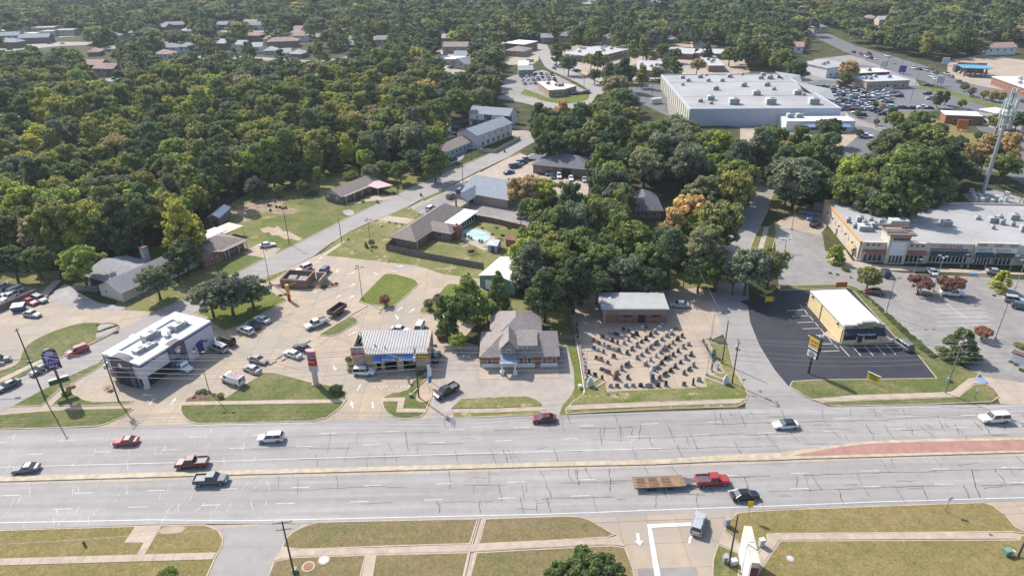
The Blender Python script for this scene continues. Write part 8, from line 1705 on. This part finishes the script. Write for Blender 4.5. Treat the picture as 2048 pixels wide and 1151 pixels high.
# utility boxes, hydrant, manholes
def ubox(x, y, lab, m, sx=.5, sy=.35, h=1.0):
	t = thing('utility_box', lab, 'utility box', G(x, y), .2); MB().box(-sx, -sy, 0, sx, sy, h).build('cabinet', m, t); MB().box(-sx - .05, -sy - .05, h, sx + .05, sy + .05, h + .08).build('lid', m, t)
ubox(1522, 1091, 'grey utility pedestal on the grass beside the corner walk', m_pale, .4, .3, 1.4); ubox(1467, 1128, 'green grey utility box at the foot of the corner pole', m_pale, .4, .3, 1.0); ubox(1449, 1124, 'meter post cluster left of the corner pole', m_steel, .3, .25, 1.2); ubox(2012, 1108, 'green transformer box at the bottom right', m_green, .5, .4, 1.0); ubox(2023, 1110, 'short pale post box beside the green transformer', m_pale, .2, .2, .9); ubox(1896, 762, 'small green box at the foot of the leaning pole', m_green, .4, .3, .7); ubox(590, 1143, 'pale green cap at the foot of the dark bottom pole', m_green, .3, .3, .7); ubox(822, 793, 'pale green pedestal on the small island', m_green, .3, .3, .7)
ubox(1160, 776, 'pale pedestal at the left yard grass', m_pale, .3, .3, .8); ubox(1453, 1045 + 6, 'fat grey utility can on the corner grass', m_steel, .35, .35, 1.6)
for x, y, r_, m, lab in [(617, 1133, 1.0, m_terra, 'round manhole with pale ring in the brown turf'), (1981, 1070, .4, m_rust, 'rusty manhole cover in the south walk'), (1580, 1117, .6, m_unit, 'square grey cover in the southern grass'), (1520, 776 + 6, .35, m_unitd, 'drain cover in the second street'), (648, 1120, .9, m_unit, 'grey square lid on the south grass')]:
	p = G(x, y); t = thing('manhole', lab, 'manhole', (p.x, p.y, .12)); MB().tube((0, 0, 0), (0, 0, .03), r_, n=18).build('ring', m_walk, t); MB().tube((0, 0, .03), (0, 0, .05), r_ * .72, n=18).build('cover', m, t)
p = G(170, 1090); t = thing('fire_hydrant', 'dark hydrant standing on the southern grass', 'hydrant', p); MB().tube((0, 0, 0), (0, 0, .8), .18, .15, 10).build('barrel', m_unitd, t); MB().ball((0, 0, .82), .19, .19, .15).build('bonnet', m_unitd, t); MB().tube((-.32, 0, .5), (.32, 0, .5), .08).build('nozzle', m_unitd, t)
for k, (x0, y0, x1, y1, c) in enumerate([(538, 731, 553, 722, m_unitd), (553, 718, 566, 710, m_unitd), (563, 722, 577, 715, m_unitd), (606, 689, 621, 681, m_unitd), (573, 709, 590, 700, m_kerb)]):
	o = MB().prism(ccw(strip_poly(GP([(x0, y0), (x1, y1)]), .22)), .03, .18).build('wheel_stop', c); tag(o, f'{"dark" if c is m_unitd else "pale"} parking wheel stop in the middle row of the tan lot', 'wheel stop', 'wheel stops in the tan lot')
for x0, y0, x1, y1 in [(826, 787, 836, 777), (841, 769, 852, 759)]: tag(MB().prism(ccw(strip_poly(GP([(x0, y0), (x1, y1)]), .25)), .12, .3).build('timber', m_kerb), 'pale landscape timber lying on the small island', 'timber', 'timbers on the small island')
# guy wires and tall A frame of the lamp near the monument office
wire((*G(1209, 647), 6.2), (*G(1203, 655), 0), 0, .05, 'leaning guy pole beside the white twin lamp', 'guy poles')
# feather flag
b0 = G(858, 774); t = thing('feather_flag', 'white and blue feather flag beside the oil change lot', 'flag', b0, .3); MB().tube((0, 0, 0), (0, 0, 5.5), .05).build('pole', m_signw, t)
slab([(0, 2.4), (.75, 2.9), (.8, 4.6), (.5, 5.4), (0, 5.7)], -.02, .02, m_signw, 'flag_cloth', t); slab([(0, .9), (.6, 1.3), (.75, 2.9), (0, 2.4)], -.022, .018, MATS['emblem_blue'], 'flag_foot', t)
b0 = G(862, 764); t = thing('slim_post', 'slim dark post beside the feather flag', 'post', b0); MB().tube((0, 0, 0), (0, 0, 3.0), .06).build('post', m_unitd, t)
# swale sculpture pieces in front yard: upturned boat shaped stones
def gpx(zx, zy): return (1130 + zx / 5.005, 560 + zy / 5.005)
# ------------------------------------------------------------------ headstones
SM = dict(grey=mat('grey_granite', (.34, .34, .35), .4, .15, 3, obj=True), black=mat('black_granite', (.035, .035, .04), .2, .1, 3, obj=True), red=mat('red_granite', (.20, .09, .07), .3, .15, 3, obj=True), brown=mat('brown_granite', (.11, .075, .06), .3, .15, 3, obj=True), white=mat('white_marble', (.62, .62, .62), .4, .08, 3, obj=True))
shp = {}
def prof(kind):
	if kind == 'serpentine': return [(-.5, 0), (.5, 0), (.5, .72), (.3, .74), (.12, .84), (0, .87), (-.12, .84), (-.3, .74), (-.5, .72)]
	if kind == 'flat': return [(-.45, 0), (.45, 0), (.45, .8), (-.45, .8)]
	if kind == 'round': return [(-.32, 0), (.32, 0), (.32, .75)] + [(.32 * math.cos(PI * k / 6), .75 + .3 * math.sin(PI * k / 6)) for k in range(1, 6)] + [(-.32, .75)]
	if kind == 'wide': return [(-.8, 0), (.8, 0), (.85, .65), (.4, .8), (-.4, .8), (-.85, .65)]
	if kind == 'heart': return [(-.25, 0), (.25, 0), (.5, .5), (.45, .85), (.2, .95), (0, .8), (-.2, .95), (-.45, .85), (-.5, .5)]
	return [(-.22, 0), (.22, 0), (.18, 1.4), (0, 1.6), (-.18, 1.4)]
for k in ('serpentine', 'flat', 'round', 'wide', 'heart', 'column'):
	pr = prof(k); b = MB(); n = len(pr); vs = [(p[0], -.11, p[1] + .3) for p in pr] + [(p[0], .11, p[1] + .3) for p in pr]; b.add(vs, [tuple(range(n)), tuple(range(2 * n - 1, n - 1, -1))] + [(i, i + n, (i + 1) % n + n, (i + 1) % n) for i in range(n)])
	w_ = max(p[0] for p in pr) + .16; shp[k] = (b.mesh('tablet', SM['grey']), MB().box(-w_, -.2, 0, w_, .2, .3).mesh('plinth', SM['grey']))
hs = [(585, 505), (637, 515), (715, 545), (775, 495), (810, 480), (970, 455), (945, 490), (1110, 490), (1052, 510), (455, 530), (513, 550), (567, 575), (680, 565), (375, 575), (425, 590), (473, 610), (525, 635), (285, 610), (340, 635), (392, 655), (438, 680), (490, 700), (537, 715), (290, 690), (335, 700), (385, 725), (315, 785), (362, 800), (428, 830), (487, 770), (378, 900), (425, 925), (240, 930), (300, 960), (370, 990),
      (590, 630), (635, 600), (620, 730), (670, 690), (720, 655), (765, 615), (808, 590), (855, 550), (900, 520), (722, 780), (765, 745), (815, 710), (858, 675), (910, 635), (968, 590), (1015, 555), (1060, 530), (805, 840), (855, 800), (910, 760), (955, 720), (993, 690), (1040, 665), (1078, 630), (1125, 590), (1170, 560), (885, 895), (920, 870), (965, 830), (1005, 785), (1035, 775), (1080, 750), (1130, 710), (1183, 670), (1235, 640),
      (880, 985), (945, 985), (1000, 945), (1055, 905), (1100, 865), (1155, 820), (1205, 780), (1260, 745), (1190, 930), (1240, 890), (1285, 855), (515, 930), (565, 890), (620, 850), (510, 970), (628, 975), (455, 1060), (520, 1060), (610, 1055), (680, 1055), (757, 1055), (838, 1060), (928, 1055), (1008, 1050), (1190, 1045), (1280, 1040), (1340, 1000),
      (1385, 620), (1400, 660), (1420, 690), (1445, 735), (1475, 765), (1490, 820), (1510, 870), (1465, 900), (120, 455), (130, 490), (125, 520), (130, 570), (140, 610), (150, 650), (160, 680), (165, 720), (172, 765), (178, 800), (183, 840), (190, 870), (195, 905), (205, 950)]
rs = random.Random(5); diag = len(hs)
for k, (zx, zy) in enumerate(hs):
	x, y = gpx(zx, zy + 8); p = G(x, y); left = k < 35
	rz = (math.radians(-28) if left else math.radians(38)) + (rs.uniform(-.1, .1));
	if 86 <= k < 97: rz = rs.uniform(-.05, .1)
	if k >= 97: rz = math.radians(-80)
	kd = rs.choice(['serpentine', 'serpentine', 'flat', 'wide', 'round', 'heart', 'column' if k > 90 else 'serpentine']); c = rs.choices(['grey', 'black', 'brown', 'red', 'white'], [4, 5, 3.5, 2, .3])[0]
	tb_, pl_ = shp[kd]; s_ = .88 * rs.uniform(.85, 1.15)
	o = thing('headstone', f'{c} granite {dict(serpentine="curved top", flat="square", round="round topped", wide="wide", heart="heart shaped", column="narrow pillar")[kd]} headstone standing in the rows of the display yard'.replace('white granite', 'white marble'), 'headstone', p, rz, 'headstones in the display yard'); o.scale = (s_,) * 3; o.location.z = .03
	a = inst('tablet', tb_, o); set_paint(a, SM[c]); a = inst('plinth', pl_, o); set_paint(a, SM['grey' if c != 'black' else rs.choice(['grey', 'black'])])
# yard ornaments: tall monument, white stones, ramps
o = thing('statue_monument', 'pale statue on a column in the middle of the headstone rows', 'statue', G(*gpx(990, 695)), .3); MB().box(-.35, -.35, 0, .35, .35, .8).build('plinth', SM['grey'], o); MB().loft([[(-.16, -.14, .8), (.16, -.14, .8), (.16, .14, .8), (-.16, .14, .8)], [(-.22, -.15, 1.4), (.22, -.15, 1.4), (.22, .15, 1.4), (-.22, .15, 1.4)], [(-.07, -.07, 1.6), (.07, -.07, 1.6), (.07, .07, 1.6), (-.07, .07, 1.6)]]).ball((0, 0, 1.75), .13, .13, .16).build('figure', SM['white'], o)
o = thing('upright_slab', 'tall bluish white slab leaning at the yard centre bottom', 'monument', G(*gpx(865, 1000)), 1.2); MB().loft([[(-.9, -.1, 0), (.9, -.1, 0), (.9, .1, 0), (-.9, .1, 0)], [(-.9, .3, 2.6), (.9, .3, 2.6), (.9, .45, 2.6), (-.9, .45, 2.6)]]).build('slab', SM['white'], o)
o = thing('tent_monument', 'red brown wedge shaped monument at the yard front', 'monument', G(*gpx(505, 985)), .2); MB().box(-.7, -.5, 0, .7, .5, .2).build('plinth', SM['grey'], o); MB().loft([[(-.6, -.4, .2), (.6, -.4, .2), (.6, .4, .2), (-.6, .4, .2)], [(-.1, -.3, 1.9), (.1, -.3, 1.9), (.1, .3, 1.9), (-.1, .3, 1.9)]]).build('wedge', SM['red'], o)
for (zx, zy, lab, m) in ((250, 1060, 'grey green statue between ramps at the left yard corner', m_pale), (1605, 1035, 'white veined boulder stone on the corner grass', SM['white']), (1480, 770, 'green weathered large monument at the right yard edge', m_green)):
	o = thing('corner_monument', lab, 'monument', G(*gpx(zx, zy)), .4); MB().box(-.8, -.45, 0, .8, .45, .25).build('plinth', SM['grey'], o); MB().loft([[(-.6, -.3, .25), (.6, -.3, .25), (.6, .3, .25), (-.6, .3, .25)], [(-.75, -.25, 1.2), (.6, -.25, 1.2), (.6, .2, 1.2), (-.75, .2, 1.2)], [(-.3, -.12, 2.2), (.25, -.12, 2.2), (.25, .1, 2.2), (-.3, .1, 2.2)]]).build('stone', m, o)
for a, b in (((270, 1030), (335, 990)), ((285, 1090), (400, 1020)), ((1440, 945), (1600, 1000)), ((1400, 975), (1585, 1045))):
	o = MB().prism(ccw(strip_poly(GP([gpx(*a), gpx(*b)]), .45)), .1, .22).build('stone_strip', m_walk); tag(o, 'pale stone strip set in the grass at a corner of the headstone yard', 'stone strip', 'stone strips at the yard corners')
# firewood and feeder in west yard
for x, y in ((537, 412), (553, 415), (560, 416), (566, 418), (572, 417), (550, 404), (541, 422)):
	o = thing('tree_stump', 'short cut stump standing on the dirt of the west yard', 'stump', G(x, y), 0, 'stumps in the west yard'); MB().tube((0, 0, 0), (0, 0, .8), .45, .4, 9).build('log', m_bark, o)
for x, y, lab in ((755, 406, 'rubbish bin at the kerb below the small brick house'), (1009, 304, 'green rubbish bin at the townhouse kerb'), (842, 392, 'mail box post at the office verge')):
	o = thing('wheelie_bin', lab, 'bin', G(x, y), .3); MB().loft([[(-.28, -.3, 0), (.28, -.3, 0), (.28, .3, 0), (-.28, .3, 0)], [(-.36, -.38, 1), (.36, -.38, 1), (.36, .38, 1), (-.36, .38, 1)]]).build('bin', m_unitd, o); MB().box(-.38, -.42, 1, .38, .4, 1.08).build('lid', m_unitd, o)
o = thing('shipping_container', 'pale blue box trailer standing beside the big store', 'container', G(1312, 207), .3); MB().box(-3, -1.2, .2, 3, 1.2, 2.8).build('box', m_pale, o); MB().box(-3.05, -1.1, .3, -3, 1.1, 2.7).build('door', m_unit, o)

# ------------------------------------------------------------------ person beside the small island
def person(px, lab, shirt, trousers, rz):
	import bmesh
	t = thing('person', lab, 'person', G(*px), rz); bm = bmesh.new(); ly = bm.verts.layers.skin.verify()
	J = [(0, 0, .95, .15), (0, 0, 1.15, .14), (0, .01, 1.38, .16), (0, .02, 1.5, .06), (0, 0, 1.62, .10), (0, -.01, 1.74, .08), (.18, .01, 1.40, .075), (.25, .02, 1.14, .05), (.22, -.14, .93, .04), (-.18, .01, 1.40, .075), (-.26, .03, 1.14, .05), (-.25, -.06, .88, .04), (.1, 0, .9, .1), (.12, -.03, .5, .07), (.12, .03, .09, .05), (.12, -.13, .04, .045), (-.1, 0, .9, .1), (-.12, .02, .5, .07), (-.13, .06, .09, .05), (-.13, -.1, .04, .045)]
	vs = []
	for x, y, z, r in J: v = bm.verts.new((x, y, z)); v[ly].radius = (r, r); vs.append(v)
	vs[0][ly].use_root = True
	for a, b in [(0, 1), (1, 2), (2, 3), (3, 4), (4, 5), (2, 6), (6, 7), (7, 8), (2, 9), (9, 10), (10, 11), (0, 12), (12, 13), (13, 14), (14, 15), (0, 16), (16, 17), (17, 18), (18, 19)]: bm.edges.new((vs[a], vs[b]))
	sc = bpy.data.meshes.new('body'); bm.to_mesh(sc); sc.materials.append(m_skin); o = bpy.data.objects.new('body', sc); COL.objects.link(o); o.parent = t
	o.modifiers.new('skin', 'SKIN'); o.modifiers.new('sub', 'SUBSURF').levels = 1; o.modifiers['sub'].render_levels = 1
	MB().loft([[(-.16 - .0, -.11, .5 + .45), (.16, -.11, .95), (.16, .11, .95), (-.16, .11, .95)], [(-.2, -.12, 1.45), (.2, -.12, 1.45), (.2, .12, 1.45), (-.2, .12, 1.45)]]).build('shirt', shirt, t)
	for s_ in (-.11, .11): MB().tube((s_, 0, .12), (s_, 0, .95), .085, .11, 8).build('trouser_leg', trousers, t)
	MB().ball((0, .01, 1.78), .11, .12, .08).build('hair', m_unitd, t)
	return t
m_skin = mat('skin', (.45, .27, .19), .6, .05)
pp = person((818, 766), 'person in pale grey shirt and light trousers standing by the small island', mat('grey_shirt', (.42, .40, .40), .8), mat('light_trousers', (.40, .36, .32), .8), .4)

# ------------------------------------------------------------------ labels: say where each of the many look-alikes stands
LMK = [(330, 690, 'the taco restaurant'), (96, 720, 'the taco sign'), (790, 690, 'the oil change shop'), (628, 730, 'the red pole sign'), (1035, 690, 'the brick office'), (1265, 600, 'the flat brick building'), (1300, 690, 'the statue in the yard'), (1210, 760, 'the wedge monument'), (1300, 755, 'the white slab'), (1424, 712, 'the green monument'), (1180, 770, 'the left corner statue'), (1172, 700, 'the yard edge lamp'), (1700, 620, 'the yellow gold shop'), (1785, 470, 'the mall tower'), (1890, 500, 'the purple mall letters'), (2000, 510, 'the far mall end'), (1840, 560, 'the reddish tree pair'), (1922, 688, 'the big conical tree'), (1965, 400, 'the cell tower foot'), (2030, 200, 'the cell tower top'), (1640, 440, 'the mall side lot'), (1520, 385, 'the second street gap'), (1375, 425, 'the orange tree'), (1290, 410, 'the shaded charcoal roof'), (1360, 350, 'the pale green roof'), (1440, 310, 'the bright green tree'), (1125, 335, 'the charcoal office'), (975, 390, 'the shingle office'), (1070, 385, 'the golden tree'), (855, 460, 'the pool house'), (955, 470, 'the covered pool'), (1000, 550, 'the green garage'), (590, 560, 'the trash enclosure'), (770, 580, 'the diamond island'), (215, 650, 'the rock garden'), (230, 575, 'the grey gabled house'), (455, 485, 'the brick ranch'), (360, 450, 'the golden yellow tree'), (705, 385, 'the pink carport'), (868, 320, 'the lone street tree'), (980, 270, 'the white townhouses'), (905, 270, 'the courtyard cars'), (430, 330, 'the tall corner pines'), (565, 350, 'the round dark pair'), (210, 150, 'the left clearing roofs'), (60, 75, 'the white flat blocks'), (400, 105, 'the long grey terrace'), (560, 90, 'the red roofed terrace'), (760, 85, 'the right terrace end'), (910, 120, 'the shop court'), (1030, 95, 'the slanting white roof'), (1110, 180, 'the church hall'), (1160, 100, 'the courtyard clinic'), (1390, 105, 'the long clinic wing'), (1430, 125, 'the square clinic'), (1290, 190, 'the store parking'), (1380, 160, 'the store roof corner'), (1500, 185, 'the middle of the store roof'), (1630, 235, 'the blue store awning'), (1610, 180, 'the store entrance gable'), (1700, 195, 'the crowded car rows'), (1820, 200, 'the open store lot'), (1780, 155, 'the grey fast food building'), (1690, 125, 'the white roadside store'), (1850, 140, 'the highway bend'), (1955, 140, 'the gas canopy'), (1925, 230, 'the bank canopy'), (2020, 165, 'the brown front shop'), (1178, 9, 'the bright top roofs'), (1750, 45, 'the upper right roofs'), (200, 300, 'the middle of the west wood'), (60, 400, 'the left frame side'), (650, 230, 'the wood centre'), (800, 180, 'the dark tree clump')]
HEADS = {'trees of the middle groves': 5, 'trees of the near woods': 5, 'trees round the store lots': 3, 'trees of the clinic grounds': 3, 'scattered garden shrubs': 3, 'shrubs in the planting beds': 3, 'headstones in the display yard': 0, 'cabinets at the cell tower': 2, 'cars parked by the townhouses': 2}
def where(x, y):
	d, lx, ly, nm = min(((x - a) ** 2 + (1.6 * (y - b)) ** 2, a, b, n) for a, b, n in LMK)
	d = math.sqrt(d); dx, dy = x - lx, (y - ly) * 1.6
	v = 'above' if dy < 0 else 'below'; h_ = 'left' if dx < 0 else 'right'
	w_ = v if abs(dy) > 2.2 * abs(dx) else f'{h_} of' if abs(dx) > 2.2 * abs(dy) else f'{"upper" if dy < 0 else "lower"} {h_} of'
	return f'{"close " if d < 22 else "" if d < 55 else "well " if d < 110 else "far "}{w_} {nm}'
bpy.context.view_layer.update()
for o in list(COL.objects):
	g_ = o.get('group')
	if o.parent or not g_ or o.get('kind') == 'stuff' or o.get('category') == 'cable': continue
	x, y = PX(np.array([o.location.x]), np.array([o.location.y]), np.array([o.location.z + (KC['oak'] * o.scale.x if o.get('category') == 'tree' else 0)])); lb = o['label'].split()
	if o.get('category') == 'tree': lb = lb[:lb.index('tree') + 1] if 'tree' in lb else lb[:3]
	elif o.get('category') == 'street lamp': lb = ['tall', 'lot', 'lamp', 'pole']
	elif 'headstone' in lb: lb = lb[:lb.index('headstone') + 1]
	elif o.get('category') == 'air unit': lb = ['metal', 'roof', 'air', 'unit']
	elif o.get('category') == 'house': lb = ('distant ' + o['label'].split(' with ')[1].split(' roof')[0] + ' roofed house').split()
	elif o.get('category') == 'shrub': lb = lb[:lb.index('shrub') + 1] if 'shrub' in lb else lb[:3]
	elif o.get('category') == 'car': lb = lb[:3] if lb[0] == 'dark' else lb[:2]
	elif len(lb) > 8: lb = lb[:4] if o.get('category') not in ('wheel stop', 'stone strip', 'timber', 'chair', 'stump') else lb
	if o.get('category') in ('wheel stop', 'stone strip', 'timber', 'chair', 'stump'): lb = lb[:2] + [o['category'].split()[-1]] if o['category'] not in ('chair',) else ['dark', 'pool', 'chair']
	o['label'] = ' '.join(lb) + ' ' + where(float(x[0]), float(y[0]))
dup = {}
for o in COL.objects:
	if not o.parent and o.get('group'): dup.setdefault(o.get('label'), []).append(o)
for L_ in dup.values():
	if 2 <= len(L_) <= 5:
		L_.sort(key=lambda o: float(PX(o.location.x, o.location.y, o.location.z)[0])); nm_ = {2: ['left', 'right'], 3: ['left', 'middle', 'right'], 4: ['left', 'second', 'third', 'right'], 5: ['left', 'second', 'middle', 'fourth', 'right']}[len(L_)]
		for o, w_ in zip(L_, nm_):
			if len(o['label'].split()) < 15: o['label'] += f', {w_} one'
# ------------------------------------------------------------------ air: thin even haze over the whole place
hm = bpy.data.materials.new('haze_air'); hm.use_nodes = True; ht_ = hm.node_tree; ht_.nodes.remove(ht_.nodes['Principled BSDF']); pv = ht_.nodes.new('ShaderNodeVolumePrincipled')
pv.inputs['Color'].default_value = (.80, .88, 1, 1); pv.inputs['Density'].default_value = .00009; pv.inputs['Anisotropy'].default_value = .2; ht_.links.new(pv.outputs[0], ht_.nodes['Material Output'].inputs['Volume'])
hz = MB().box(-2900, -300, -1.2, 2900, 3500, 87).build('haze', hm); hz['kind'] = 'stuff'
print('objects', len(bpy.data.objects))
